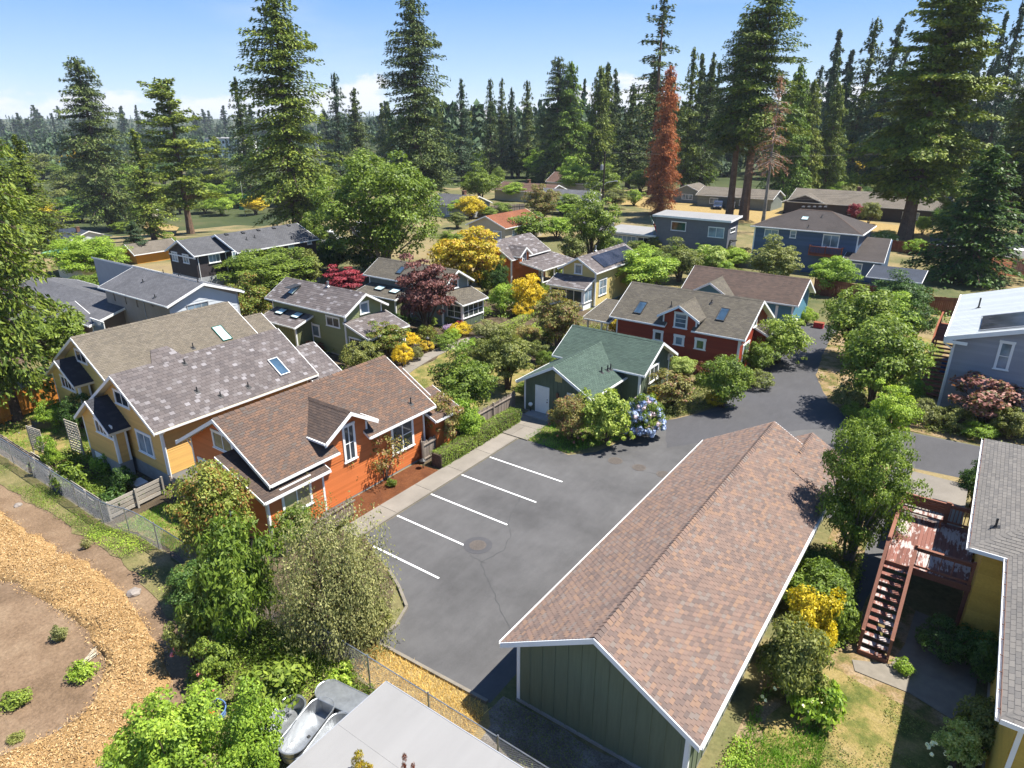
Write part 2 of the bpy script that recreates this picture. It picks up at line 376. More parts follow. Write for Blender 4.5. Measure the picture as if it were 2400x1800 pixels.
X['sh_grey'] = pieces('pale_grey_shingle', [(3, S(150, 142, 132)), (3, S(140, 133, 124)), (2, S(128, 122, 115)), (2, S(160, 152, 141))], .95, .18, 90, .08)
X['sh_bay'] = pieces('bay_shade_shingle', [(3, S(78, 80, 88)), (3, S(72, 74, 82)), (1, S(92, 94, 102))], .9, .2, 90, .08)  # bay roofs: the main gable's shade is put into this dark blue colour
X['sh_dkbrown'] = pieces('dark_brown_shingle', [(3, S(112, 90, 76)), (3, S(98, 80, 70)), (2, S(124, 100, 84))], .95, .22, 90, .08)
X['fs_grey'] = far_shingle('far_grey_roof', S(112, 112, 114), S(98, 98, 101), S(78, 78, 80))
X['fs_slate'] = far_shingle('far_slate_roof', S(122, 122, 126), S(108, 108, 112), S(86, 86, 90))
X['fs_dark'] = far_shingle('far_dark_roof', S(92, 84, 80), S(82, 75, 72), S(66, 60, 58))
X['fs_tan'] = far_shingle('far_tan_roof', S(140, 130, 116), S(128, 119, 106), S(106, 98, 88))
X['fs_rust'] = far_shingle('far_rust_roof', S(168, 104, 70), S(152, 92, 62), S(124, 76, 54))
X['fs_brown'] = far_shingle('far_brown_roof', S(128, 98, 82), S(116, 88, 74), S(96, 72, 62))
X['fs_navy'] = far_shingle('far_navy_roof', S(74, 82, 96), S(66, 74, 88), S(54, 60, 72))
X['wall_grey'] = paint('grey_wall', (.30, .31, .32), .06, 1.5, .7); X['wall_taupe'] = paint('taupe_wall', (.26, .23, .20), .1, 1.2, .7, streak=(1, 1, .3)); X['wall_pale'] = paint('pale_blue_grey_wall', (.47, .50, .52), .05, 1.5, .7)
X['wall_plum'] = paint('plum_black_wall', (.045, .038, .04), .15, 2, .7); X['wall_modern'] = paint('charcoal_blue_wall', (.135, .14, .16), .08, 2, .6); X['wall_beige'] = paint('beige_wall', (.42, .37, .28), .06, 2, .7)
X['wall_brown'] = pieces('brown_lap_siding', [(1, (.20, .15, .115)), (1, (.185, .14, .105))], .7, .08, 20, .06, .1)
X['wall_ochre'] = paint('ochre_wall', (.5, .22, .03), .08, 2, .7); X['wall_dkgreen'] = paint('grey_green_wall', (.17, .19, .17), .1, 2, .7)
X['wall_white'] = paint('white_wall', (.7, .7, .68), .06, .5, .7)
# wood
X['deck'] = pieces('peeling_deck_board', [(2, (.15, .058, .042)), (2, (.18, .072, .055)), (1, (.22, .11, .09)), (1, (.30, .20, .175)), (1, (.13, .05, .038))], .8, .2, 20, .2)
X['deckrail'] = pieces('brown_rail_timber', [(1, (.17, .075, .05)), (1, (.20, .09, .06))], .75, .2, 20, .15)
X['picket'] = pieces('grey_picket', [(2, (.20, .165, .135)), (2, (.24, .20, .165)), (1, (.165, .135, .11)), (1, (.27, .225, .185))], .9, .25, 20, .15)
X['rail'] = pieces('silvered_board', [(1, (.30, .275, .235)), (1, (.34, .31, .265)), (1, (.26, .235, .2))], .9, .25, 14, .2)
X['cedar'] = pieces('orange_cedar_board', [(2, (.42, .17, .03)), (2, (.46, .19, .035)), (1, (.38, .15, .027))], .8, .15, 14, .12)
X['redwood'] = pieces('redwood_board', [(2, (.21, .065, .035)), (2, (.24, .08, .042)), (1, (.18, .055, .03))], .8, .2, 14, .15)
X['lattice'] = pieces('weathered_lath', [(1, (.36, .32, .25)), (1, (.40, .36, .28))], .9, .2, 14, .1)
X['bark'] = earth('bark', [(.3, (.06, .042, .032)), (.7, (.15, .11, .085))], 1.2, 9, .95, 1.0, .35)
X['barkred'] = earth('reddish_bark', [(.3, (.10, .062, .042)), (.7, (.20, .135, .095))], 1.2, 9, .95, 1.0, .35)
X['barkpale'] = earth('pale_bark', [(.3, (.17, .15, .12)), (.7, (.32, .28, .23))], 1.2, 9, .95, .8, .3)
X['pole'] = earth('tarred_pole', [(.3, (.03, .025, .022)), (.7, (.07, .055, .045))], 2, 12, .9, .5, .3)
# ground
X['ground'] = earth('neighbourhood_ground', [(.30, (.06, .075, .03)), (.45, (.12, .115, .05)), (.58, (.22, .17, .085)), (.75, (.17, .13, .08))], .09, 5, .95, .5, .25)
X['woodfloor'] = earth('woodland_floor', [(.3, (.03, .045, .018)), (.5, (.055, .068, .026)), (.68, (.12, .10, .05))], .02, 2, .95, .5, .3)
X['asphalt'] = asphalt('asphalt', (.080, .078, .077), .3); X['asphaltdk'] = asphalt('sealed_asphalt', (.064, .063, .066), .12); X['road'] = asphalt('road_asphalt', (.12, .115, .11), .12)
X['soil'] = earth('dry_soil', [(.28, (.10, .066, .04)), (.5, (.175, .118, .074)), (.72, (.235, .168, .108))], .45, 9, .95, .8, .28)
X['chips'] = earth('wood_chip', [(.26, (.20, .12, .052)), (.5, (.33, .205, .088)), (.74, (.43, .285, .135))], .7, 22, .95, 1.0, .42, .05)
X['mulch'] = earth('red_bark_mulch', [(.3, (.085, .032, .015)), (.7, (.16, .062, .026))], 1.2, 22, .95, 1.0, .45)
X['lawn'] = earth('parched_lawn', [(.30, (.055, .08, .018)), (.44, (.13, .13, .036)), (.55, (.23, .18, .066)), (.72, (.28, .215, .10))], .8, 18, .95, .8, .32)
X['yard'] = earth('patchy_yard', [(.30, (.05, .075, .018)), (.42, (.13, .115, .04)), (.5, (.22, .155, .075)), (.58, (.27, .20, .125)), (.7, (.16, .13, .05))], .9, 14, .95, .9, .36)
X['gardenbed'] = earth('garden_soil', [(.3, (.05, .038, .026)), (.55, (.095, .072, .045)), (.75, (.14, .105, .065))], .9, 12, .95, .8, .3)
X['weedy'] = earth('weedy_verge', [(.3, (.075, .085, .028)), (.5, (.16, .14, .06)), (.7, (.25, .19, .105))], .6, 12, .95, .8, .3)
X['straw_g'] = earth('dry_straw_grass', [(.3, (.22, .155, .062)), (.7, (.33, .24, .10))], 1.5, 20, .95, 1.0, .3)
X['darkgravel'] = earth('shaded_gravel', [(.3, (.12, .10, .08)), (.55, (.19, .165, .135)), (.7, (.27, .25, .22))], 1.2, 16, .95, .8, .4)
X['paint_line'] = paint('line_paint', (.78, .78, .76), .06, 4, .7, dirt=(.5, .5, .48)); X['crack'] = paint('crack_seal', (.05, .05, .05), .1, 3, .8)
X['castiron'] = paint('cast_iron', (.085, .072, .062), .25, 12, .8, .3, 40)
X['grasslf'] = leafy('lush_grass', (.05, .10, .012), (.10, .20, .022), (.17, .28, .04), None, .25, .6)
X['drygrass'] = leafy('straw_grass', (.30, .20, .07), (.44, .31, .11), (.56, .42, .18), None, .2, .6)
X['weedlf'] = leafy('weed_leaf', (.045, .075, .018), (.10, .155, .032), (.20, .26, .06), (.08, (.30, .20, .07)), .22, .8)
X['chiplf'] = pieces('loose_chip', [(3, (.37, .235, .10)), (2, (.46, .31, .15)), (2, (.26, .15, .06)), (1, (.52, .38, .21))], .95, .1, 20, .1, 0)

def peeling(name, base, pale):
    m, nt, bs, N, L = _m(name); P = _coord(N); g = N('ShaderNodeNewGeometry'); oi = N('ShaderNodeObjectInfo')
    c = _ramp(N, L, oi.outputs['Random'], [(0, tuple(x * .75 for x in base)), (1, tuple(x * 1.3 for x in base))])
    n = _noise(N, L, 1.0, 6, .7, P, (9, 1.6, 1)); n2 = _noise(N, L, .9, 3, .5, P); a = N('ShaderNodeMath'); a.operation = 'MULTIPLY_ADD'; L(n2.outputs[0], a.inputs[0]); a.inputs[1].default_value = .8; L(n.outputs[0], a.inputs[2])
    f = _ramp(N, L, a.outputs[0], [(.92, (0, 0, 0)), (.98, (1, 1, 1))]); c = _mix(N, L, f, c, pale); L(c, bs.inputs['Base Color']); bs.inputs['Roughness'].default_value = .8; return m
X['deck'] = peeling('peeling_deck_paint', (.15, .062, .046), (.36, .31, .29))
# ------------------------------------------------------------------ the ground
def lines():
    near = [x * 1.0 for x in range(-80, 31)]
    a = [-80.0]; st = 1.5
    while a[-1] > -4200: a.append(a[-1] - st); st *= 1.16
    b = [30.0]; st = 1.5
    while b[-1] < 4200: b.append(b[-1] + st); st *= 1.16
    return sorted(set(near + a + b))
def ground_sheet():
    xs = np.array(lines()); ys = np.array(sorted(set([y * 1.0 for y in range(0, 101)] + [100 * 1.06 ** k for k in range(1, 66)] + [-2.0 * 1.5 ** k for k in range(0, 13)])))
    V = np.array([(x, y, terr(x, y)) for y in ys for x in xs]); nx = len(xs); ny = len(ys)
    i = np.arange(nx - 1)[None, :] + np.arange(ny - 1)[:, None] * nx; i = i.ravel()
    Q = np.stack([i, i + 1, i + nx + 1, i + nx], 1)
    me = np_mesh('ground', V, Q, X['ground'], True); me.materials.append(X['woodfloor'])
    c = V[Q].mean(1); me.polygons.foreach_set('material_index', (np.hypot(c[:, 0], c[:, 1]) > 215).astype(np.int32)); put('ground', me, None, None, 'structure')
ground_sheet()
def wob(poly, amp, seg=.5, seed=0):
    """break an outline into short uneven steps so the edge of a planted area is not a ruled line"""
    out = []
    for i in range(len(poly)):
        p = Vector(poly[i][:2]); q = Vector(poly[(i + 1) % len(poly)][:2]); n = max(1, int((q - p).length / seg))
        d = (q - p); nn = Vector((-d.y, d.x)).normalized() if d.length > 0 else Vector((0, 0))
        for k in range(n):
            w = p + d * (k / n); s = amp * (mnoise.noise(Vector((w.x * .9, w.y * .9, seed))) * 1.4 + mnoise.noise(Vector((w.x * 2.7, w.y * 2.7, seed + 9))) * .7)
            out.append((w + nn * s)[:])
    return out
def sheet(name, poly, mat, dz, amp=0, seg=.5, cut=1.0, kind='structure', label=None, cat=None):
    """a flat surface lying on the ground, following its shape"""
    if amp: poly = wob(poly, amp, seg, hash(name) % 97)
    bm = bmesh.new(); f = bm.faces.new([bm.verts.new((p[0], p[1], 0)) for p in poly])
    bmesh.ops.triangulate(bm, faces=[f])
    xs = [p[0] for p in poly]; ys = [p[1] for p in poly]
    if cut and (min(xs) < -30 and min(ys) < 20):
        for k in range(int(min(xs)) - 1, min(int(max(xs)) + 1, -29)):
            bmesh.ops.bisect_plane(bm, geom=bm.verts[:] + bm.edges[:] + bm.faces[:], plane_co=(k, 0, 0), plane_no=(1, 0, 0))
        for k in range(int(min(ys)) - 1, min(int(max(ys)) + 1, 21)):
            bmesh.ops.bisect_plane(bm, geom=bm.verts[:] + bm.edges[:] + bm.faces[:], plane_co=(0, k, 0), plane_no=(0, 1, 0))
    for v in bm.verts: v.co.z = terr(v.co.x, v.co.y) + dz
    bmesh.ops.recalc_face_normals(bm, faces=bm.faces[:])
    for q in bm.faces:
        if q.normal.z < 0: q.normal_flip()
    me = bpy.data.meshes.new(name); bm.to_mesh(me); bm.free(); me.materials.append(mat)
    o = put(name, me, None, None, kind); return tag(o, label, cat)
def px(*pts): return [at(u, v)[:2] for u, v in pts]
LOT = [(-22.64, 19.0), (-22.64, 32.45), (-20.9, 32.75), (-18.8, 32.4), (-17.6, 33.7), (-17.1, 35.6), (-16.5, 39.0), (-15.7, 41.0), (-14.6, 43.2), (-13.7, 45.6), (-13.6, 49), (-13.9, 53), (-14.1, 60), (-14.2, 71.5), (-10.9, 72.2), (-10.7, 64), (-9.7, 56), (-7.6, 50.5), (-5.5, 48.9), (-2.7, 48.4), (6, 48.9), (30, 50.5), (30, 44.2), (2.2, 43.3), (-1.2, 42.9), (-3.4, 42.4), (-3.6, 34.2), (-11.5, 34.2), (-11.2, 14.35), (-16.8, 14.1), (-16.75, 15.2), (-17.2, 16.3), (-18.4, 17.1), (-19.6, 17.7), (-21.3, 18.3)]
sheet('asphalt_lot', LOT, X['asphalt'], .004)
sheet('sealed_asphalt_patch', px((1560, 985), (1690, 960), (1755, 885), (1820, 800), (1880, 765), (1955, 775), (1930, 830), (1945, 900), (1985, 1000), (1860, 1010), (1700, 1030), (1560, 1050)), X['asphaltdk'], .008, .12, .6)
sheet('driveway_surface', [(-1.0, 43.1), (-1.6, 48.3), (6, 48.8), (29.9, 50.4), (29.9, 44.3)], X['asphaltdk'], .008)
FENCE_Y = 12.35
sheet('dirt_field', [(-72, -3), (-72, 12.2), (-30, 12.25), (-22, 12.25), (-14, 12.25), (-13.2, 11.5), (-13.4, -3)], X['soil'], .03, .06, .7)
sheet('weed_verge', [(-64, 10.4), (-64, 12.3), (-22, 12.33), (-12.8, 12.33), (-12.8, 7), (-19.2, 6.6), (-20.3, 8.4), (-23.5, 10.0), (-30, 10.9), (-38, 11.2), (-44, 10.7)], X['weedy'], .055, .35, .6)
sheet('kitchen_garden_soil', [(-60, 12.42), (-60, 17.5), (-48, 18), (-36, 16.5), (-33.5, 16.2), (-33, 22), (-26, 16.5), (-25.4, 19.5), (-22.7, 19.0), (-18.6, 17.0), (-16.9, 14.9), (-17, 12.42)], X['gardenbed'], .03, .05)
sheet('side_yard_grass', [(-34.9, 12.6), (-34.9, 15.2), (-31, 16.2), (-26.5, 14.6), (-24, 12.6)], X['lawn'], .05, .2)
sheet('corner_garden_grass', [(-58, 12.6), (-46, 12.8), (-44, 15.5), (-48, 17.5), (-57, 17.2)], X['lawn'], .05, .25)
sheet('dry_grass_strip', [(-16.75, 12.42), (-16.75, 14.0), (-12.3, 14.22), (-11.2, 14.2), (-10.6, 13.6), (-10.5, 12.42)], X['straw_g'], .02, .06)
sheet('shaded_gravel_strip', [(-11.0, 12.4), (-11.0, 14.9), (-3.2, 14.9), (-3.2, 10.2), (-7.9, 10.2), (-7.9, 12.4)], X['darkgravel'], .015, .12)
sheet('mulch_bed', [(-25.85, 18.2), (-25.75, 26.0), (-24.02, 26.2), (-24.02, 18.2)], X['mulch'], .03)
sheet('planting_bed', [(-26, 30), (-26.2, 36), (-24.1, 36.2), (-24.1, 26.4), (-25.7, 26.2)], X['gardenbed'], .02)
sheet('island_grass', [(-22.4, 32.6), (-20.9, 32.85), (-18.85, 32.55), (-17.75, 33.8), (-17.3, 35.6), (-16.6, 39), (-15.8, 41), (-14.7, 43.3), (-13.8, 45.7), (-13.7, 49), (-14.0, 53), (-14.3, 66), (-16, 68), (-18.5, 52.3), (-25, 52), (-18.2, 46.5), (-18.2, 41.4), (-19.8, 40.8), (-20, 36.9), (-22.2, 36.5)], X['weedy'], .025, .06)
sheet('centre_lawn', [(-37.0, 35.2), (-37.3, 40.5), (-38.4, 43.5), (-31.5, 44.8), (-26.2, 45.2), (-26.0, 41.5), (-28.5, 37.5), (-27.5, 33.2), (-32.0, 33)], X['lawn'], .02, .2)
sheet('cottage_garden_beds', [(-62, 30), (-40, 28.4), (-37.6, 34), (-37.4, 41), (-38.8, 47), (-38.5, 62), (-44, 62), (-70, 62)], X['gardenbed'], .015, .2)
sheet('common_garden_beds', [(-38.2, 45.8), (-31.5, 45.2), (-26.3, 45.6), (-25.8, 51), (-27, 58), (-34, 63), (-38, 62)], X['gardenbed'], .018, .2)
sheet('yard_ground', [(-3.6, 11), (-3.6, 42), (-2.1, 42.8), (-1.2, 40.2), (-0.9, 30), (2.5, 27), (3.3, 10)], X['yard'], .02)
sheet('yard_grass', [(-2.6, 14), (-2.9, 19.5), (-2.0, 23.2), (-.6, 23.3), (1.1, 22.6), (3.2, 22.2), (3.2, 12)], X['lawn'], .035, .25)
sheet('yard_path', [(-1.05, 24.1), (-.85, 23.55), (.95, 23.55), (2.3, 23.1), (2.9, 24.3), (2.95, 26.3), (1.9, 28.5), (0.6, 28.7), (.5, 26.2), (.2, 24.7)], X['kerb'], .05)
sheet('asphalt_footpath', [(-2.2, 42.7), (-1.15, 42.9), (-1.05, 30.5), (-1.5, 24.6), (-2.0, 24.3), (-1.9, 30), (-2.0, 36)], X['asphalt'], .03, .03)
sheet('drive_bed_soil', [(-10.6, 72), (-10.55, 64), (-9.6, 56.2), (-7.5, 50.7), (-5.4, 49.1), (-2.6, 48.6), (12, 49.2), (29.5, 50.6), (29, 56), (-.3, 57.5), (-.8, 72), (-6, 74)], X['yard'], .012, .1)
sheet('east_yard_grass', [(-6.5, 54), (-1.6, 54), (-1.7, 72), (-7.5, 74), (-7, 62)], X['lawn'], .02, .2)
# streets further out
sheet('side_street', [at(1240, 470)[:2], at(1320, 500)[:2], at(1440, 560)[:2], at(1440, 500)[:2], at(1330, 470)[:2]], X['road'], .02)
sheet('cross_street', [at(690, 462)[:2], at(700, 478)[:2], at(1300, 520)[:2], at(1300, 506)[:2], at(1000, 480)[:2]], X['road'], .02, 0, cut=0)
sheet('far_street', [at(360, 455)[:2], at(560, 432)[:2], at(575, 448)[:2], at(400, 470)[:2]], X['road'], .03, 0, cut=0)
sheet('gravel_drive', [at(160, 690)[:2], at(250, 735)[:2], at(250, 690)[:2], at(195, 672)[:2]], X['darkgravel'], .03, 0, cut=0)
sheet('east_street', [at(2180, 590)[:2], at(2480, 612)[:2], at(2480, 566)[:2], at(2180, 556)[:2]], X['road'], .02, 0, cut=0)
sheet('street_line', [at(2195, 577)[:2], at(2470, 591)[:2], at(2470, 587)[:2], at(2195, 573)[:2]], X['paint_line'], .026, 0, cut=0)
sheet('bark_yard', [at(2300, 640)[:2], at(2480, 660)[:2], at(2480, 612)[:2], at(2290, 600)[:2]], X['mulch'], .018, 0, cut=0)
sheet('dry_front_yard', [at(1400, 470)[:2], at(1600, 505)[:2], at(2300, 590)[:2], at(2330, 560)[:2], at(1900, 500)[:2], at(1480, 458)[:2]], X['straw_g'], .012, .6, 2.0, cut=0)
sheet('dry_back_yard', [at(330, 530)[:2], at(400, 560)[:2], at(420, 532)[:2], at(350, 516)[:2]], X['straw_g'], .03, 0, cut=0)
# wood-chip path: a heaped strip of humps
def chip_path():
    L_ = [(-47, 9.9), (-41.05, 9.75), (-36.4, 9.95), (-33.2, 9.75), (-29.4, 9.95), (-26, 9.6), (-23.2, 8.9), (-21.2, 7.9), (-20.0, 6.5), (-20.0, 4.4), (-21.0, 1.5)]
    R_ = [(-47, 7.0), (-41, 7.1), (-36, 7.15), (-33, 7.2), (-30, 7.45), (-27.8, 7.65), (-24.9, 7.35), (-23.1, 6.5), (-22.4, 5.4), (-22.9, 3.8), (-24.0, 1.2)]
    def res(P, n=90):
        P = np.array(P); d = np.r_[0, np.cumsum(np.hypot(*np.diff(P, axis=0).T))]; t = np.linspace(0, d[-1], n); return np.c_[np.interp(t, d, P[:, 0]), np.interp(t, d, P[:, 1])]
    A = res(L_); B = res(R_); m = 26; V = []; n = len(A)
    for i in range(n):
        for j in range(m):
            w = j / (m - 1); p = A[i] * (1 - w) + B[i] * w
            e = .16 * mnoise.noise(Vector((p[0] * .8, p[1] * .8, 3))); p = p + (A[i] - B[i]) * e * (1 if abs(w - .5) > .3 else .3)
            hump = (.5 + .5 * math.cos(i / n * 9.5 * 2 * math.pi + 1.1 * (w - .5)))
            z = (1 - (2 * w - 1) ** 4) * (.10 + .20 * hump ** .7) + .07 * mnoise.noise(Vector((p[0] * 3, p[1] * 3, 1))) + .03 * mnoise.noise(Vector((p[0] * 9, p[1] * 9, 1)))
            if j in (0, m - 1) or i in (0, n - 1): z = -.12
            V.append((p[0], p[1], terr(p[0], p[1]) + .04 + z))
    V = np.array(V); i = (np.arange(n - 1)[:, None] * m + np.arange(m - 1)[None, :]).ravel()
    put('wood_chip_path', np_mesh('wood_chip_path', V, np.stack([i, i + 1, i + m + 1, i + m], 1), X['chips'], True), None, None, 'structure')
    # loose chips lying on it
    k = 34000; a = RNG.integers(0, n - 1, k) * m + np.clip((RNG.normal(.5, .28, k) * (m - 1)), 0, m - 2).astype(int)
    c = (V[a] + V[a + 1] + V[a + m] + V[a + m + 1]) / 4 + np.c_[RNG.normal(0, .14, (k, 2)), RNG.uniform(.005, .03, k)]
    th = RNG.uniform(0, 6.28, k); l = RNG.uniform(.018, .05, k); w = RNG.uniform(.006, .013, k)
    d = np.c_[np.cos(th) * l, np.sin(th) * l, RNG.normal(0, .02, k)]; e = np.c_[-np.sin(th) * w, np.cos(th) * w, RNG.normal(0, .008, k)]
    VV = np.stack([c - d - e, c + d - e, c + d + e, c - d + e], 1).reshape(-1, 3)
    put('loose_wood_chips', np_mesh('loose_wood_chips', VV, np.arange(4 * k).reshape(-1, 4), X['chiplf']), None, None, 'stuff')
chip_path()
# pavement: poured slabs with open joints
side = MB().box(-24.02, -22.66, 18.6, 32.5, -.1, .02).build('sidewalk', X['kerb'], None, kind='structure')
y = 18.62
while y < 32.3:
    e = min(y + 2.74, 32.48); MB().box(-24.0, -22.78, y + .012, e - .012, .0, .075).build('slab', X['walk'], side); MB().box(-22.77, -22.665, y + .006, e - .006, .0, .085).build('kerb_stone', X['walk'], side); y = e
for k, q in enumerate([(-24.6, -23.3, 32.52, 34.2), (-23.28, -22.0, 32.52, 34.2), (-24.9, -23.6, 34.22, 35.9), (-23.58, -22.2, 34.22, 35.9)]): MB().box(q[0], q[1], q[2], q[3], .0, .07).build('slab', X['walk'], side)
gp = put('garden_path', MB().box(-38.6, -37.3, 34.2, 34.3, -.1, .01).mesh('garden_path', X['kerb']), None, None, 'structure')
for i, (a, b) in enumerate(zip([(-36.7, 33.8), (-37.2, 36.2), (-37.9, 38.6), (-38.4, 41), (-38.6, 43.4), (-38.6, 45.8), (-38.3, 48.2)], [(-37.2, 36.2), (-37.9, 38.6), (-38.4, 41), (-38.6, 43.4), (-38.6, 45.8), (-38.3, 48.2), (-37.4, 50.4)])):
    a = Vector((*a, 0)); b = Vector((*b, 0)); d = (b - a).normalized(); n = Vector((-d.y, d.x, 0)) * .62; a = a + d * .02; b = b - d * .02
    MB().prism([a - n, b - n, b + n, a + n], (0, 0, .06)).build('slab', X['walk'], gp)
# kerbs of the lot
kb = MB()
for a, b in [((-16.75, 14.08), (-11.3, 14.3)), ((-16.75, 14.1), (-16.72, 15.2)), ((-16.72, 15.2), (-17.15, 16.3)), ((-17.15, 16.3), (-18.4, 17.08)), ((-18.4, 17.08), (-19.6, 17.66))]:
    kb.bar((*a, .04), (*b, .04), .13, .16)
kb.build('kerb', X['kerb'], None, kind='structure')
# painted bay lines
for k, y in enumerate([29.33, 26.6, 23.92, 21.25, 18.6]):
    MB().box(-22.6 if k < 4 else -21.6, -17.36, y - .05, y + .05, .0, .0085).build('parking_line', X['paint_line'], None, kind='structure')
def ribbon(name, pts, w, mat, z):
    m = MB(); P = [Vector((*p, z)) for p in pts]
    for i in range(len(P)):
        d = (P[min(i + 1, len(P) - 1)] - P[max(i - 1, 0)]).normalized(); n = Vector((-d.y, d.x, 0)) * w * random.uniform(.5, 1.3)
        m.v += [tuple(P[i] - n), tuple(P[i] + n)]
        if i: k = 2 * i; m.f.append((k - 2, k, k + 1, k - 1)); m.m.append(0)
    return m.build(name, mat, None, kind='structure')
def jag(P, n=6, a=.1):
    out = []
    for p, q in zip(P[:-1], P[1:]):
        for k in range(n): t = k / n; out.append((p[0] + (q[0] - p[0]) * t + random.uniform(-a, a), p[1] + (q[1] - p[1]) * t + random.uniform(-a, a)))
    return out + [P[-1]]
ribbon('asphalt_crack', jag(px((1205, 1490), (1170, 1420), (1138, 1345), (1128, 1318), (1180, 1290), (1197, 1255), (1190, 1225), (1205, 1195), (1220, 1165)), 6, .05), .022, X['crack'], .0095)
ribbon('asphalt_crack', jag(px((1095, 1283), (1105, 1305), (1138, 1320)), 5, .04), .012, X['crack'], .0095)
ribbon('asphalt_crack', jag(px((1425, 1078), (1480, 1080), (1505, 1105), (1550, 1113)), 5, .05), .012, X['crack'], .0095)
# ------------------------------------------------------------------ building kit
def hit(u, v, O, Nn):
    d = Vector(ray(u, v)); o = Vector((0, 0, H)); t = (Vector(O) - o).dot(Nn) / d.dot(Nn); return o + d * t
class Plane:
    """a roof slope: O low corner, U along the eave, V up the slope, outline in (u, v)"""
    def __init__(s, O, U, V, poly):
        s.O = Vector(O); s.U = Vector(U).normalized(); s.V = Vector(V).normalized(); s.N = s.U.cross(s.V)
        if s.N.z < 0: s.N = -s.N
        s.poly = poly
    def pt(s, u, v, n=0): return s.O + s.U * u + s.V * v + s.N * n
    def uv(s, px_, py_): p = hit(px_, py_, s.O, s.N) - s.O; return p.dot(s.U), p.dot(s.V)
class Wall:
    def __init__(s, o, U, N, L): s.o = Vector((o[0], o[1], 0)); s.U = Vector((U[0], U[1], 0)); s.N = Vector((N[0], N[1], 0)); s.L = L; s.poly = None
    def pt(s, u, z, n=0): return s.o + s.U * u + s.N * n + Vector((0, 0, z))
    def uz(s, px_, py_): p = hit(px_, py_, s.o, s.N) - s.o; return p.dot(s.U), p.z
def wbox(m, W, u0, u1, z0, z1, n0, n1):
    return m.prism([W.pt(u0, z0, n0), W.pt(u1, z0, n0), W.pt(u1, z1, n0), W.pt(u0, z1, n0)], W.N * (n1 - n0))
def tabs_of(planes, exp, tw, rnd=.5):
    out = []
    for P in planes:
        us = [p[0] for p in P.poly]; vs = [p[1] for p in P.poly]; r = 0; v = min(vs)
        while v < max(vs) - .02:
            off = -tw * ((r % 2) * .5 + random.uniform(0, .22) * rnd); u = min(us) + off
            while u < max(us):
                q = clip_convex([(u, v), (u + tw - .014, v), (u + tw - .014, v + exp), (u, v + exp)], P.poly)
                if len(q) >= 3 and area2(q) > .0012: out.append((P, q, u, v, area2(q) > .97 * (tw - .014) * exp))
                u += tw
            v += exp; r += 1
    return out
def lay(root, roof, planes, mat, exp=.145, tw=.32, th=.014, nparts=0, name='shingle', rnd=.5):
    """cover roof slopes with shingles: the nearest full ones singly, the rest as one part"""
    T = tabs_of(planes, exp, tw, rnd); off = OFF[root.name]
    def key(t):
        c = t[0].pt(t[2] + tw / 2, t[3] + exp / 2); d = cam.location - c
        return d.length / max(.05, d.normalized().dot(t[0].N)) ** .5
    singles = set()
    if nparts:
        full = sorted([i for i in range(len(T)) if T[i][4]], key=lambda i: key(T[i]))[:nparts]; singles = set(full)
        m = MB(); w = tw - .014
        m.poly([(0, 0, th), (w, 0, th), (w, exp, .003), (0, exp, .003)]); m.poly([(0, 0, 0), (w, 0, 0), (w, 0, th), (0, 0, th)]); m.poly([(0, exp, 0), (0, 0, 0), (0, 0, th), (0, exp, .003)]); m.poly([(w, 0, 0), (w, exp, 0), (w, exp, .003), (w, 0, th)])
        me = m.mesh(name, mat)
        for i in full:
            P, q, u, v, _ = T[i]; o = bpy.data.objects.new(name, me); COL.objects.link(o); o.parent = roof
            M3 = Matrix((P.U, P.V, P.N)).transposed().to_4x4(); M3.translation = P.pt(u, v, random.uniform(0, .003)) - off; o.matrix_basis = M3
    m = MB()
    for i, (P, q, u, v, _) in enumerate(T):
        if i in singles: continue
        b = random.uniform(0, .003)
        tp = [P.pt(a, c, b + th - (th - .003) * (c - v) / exp) for a, c in q]; bt = [P.pt(a, c, 0) for a, c in q]
        n = len(m.v); k = len(q); m.v += [tuple(x) for x in tp] + [tuple(x) for x in bt]; m.f.append(tuple(range(n, n + k))); m.m.append(0)
        for j in range(k):
            j2 = (j + 1) % k
            if q[j][1] > v + exp - .004 and q[j2][1] > v + exp - .004: continue
            m.f.append((n + j, n + k + j, n + k + j2, n + j2)); m.m.append(0)
    if m.f: m.build(name + '_field', mat, roof, kind='stuff')
def cap_row(root, roof, A, B, wl, wr, mat, n0=.0, step=.2, name='ridge_shingle', parts=True):
    """saddle shingles along a ridge from A to B; wl, wr: unit vectors running down either slope"""
    d = (B - A); L_ = d.length; d.normalize(); k = int(L_ / step); up = -(wl + wr).normalized(); m = MB()
    for i in range(k):
        if parts: m = MB()
        a = A + d * (i * step); e = A + d * (i * step + step + .03); h = .05; h2 = .022
        l0 = a + wl * .17 + up * h * .8; r0 = a + wr * .17 + up * h * .8; c0 = a + up * (h + .015); l1 = e + wl * .17 + up * h2; r1 = e + wr * .17 + up * h2; c1 = e + up * (h2 + .015)
        m.poly([l0, c0, c1, l1]); m.poly([c0, r0, r1, c1]); m.poly([l0, a + wl * .17, a, a + wr * .17, r0, c0])
        if parts: m.build(name, mat, roof)
    if not parts and m.f: m.build(name + '_row', mat, roof, kind='stuff')
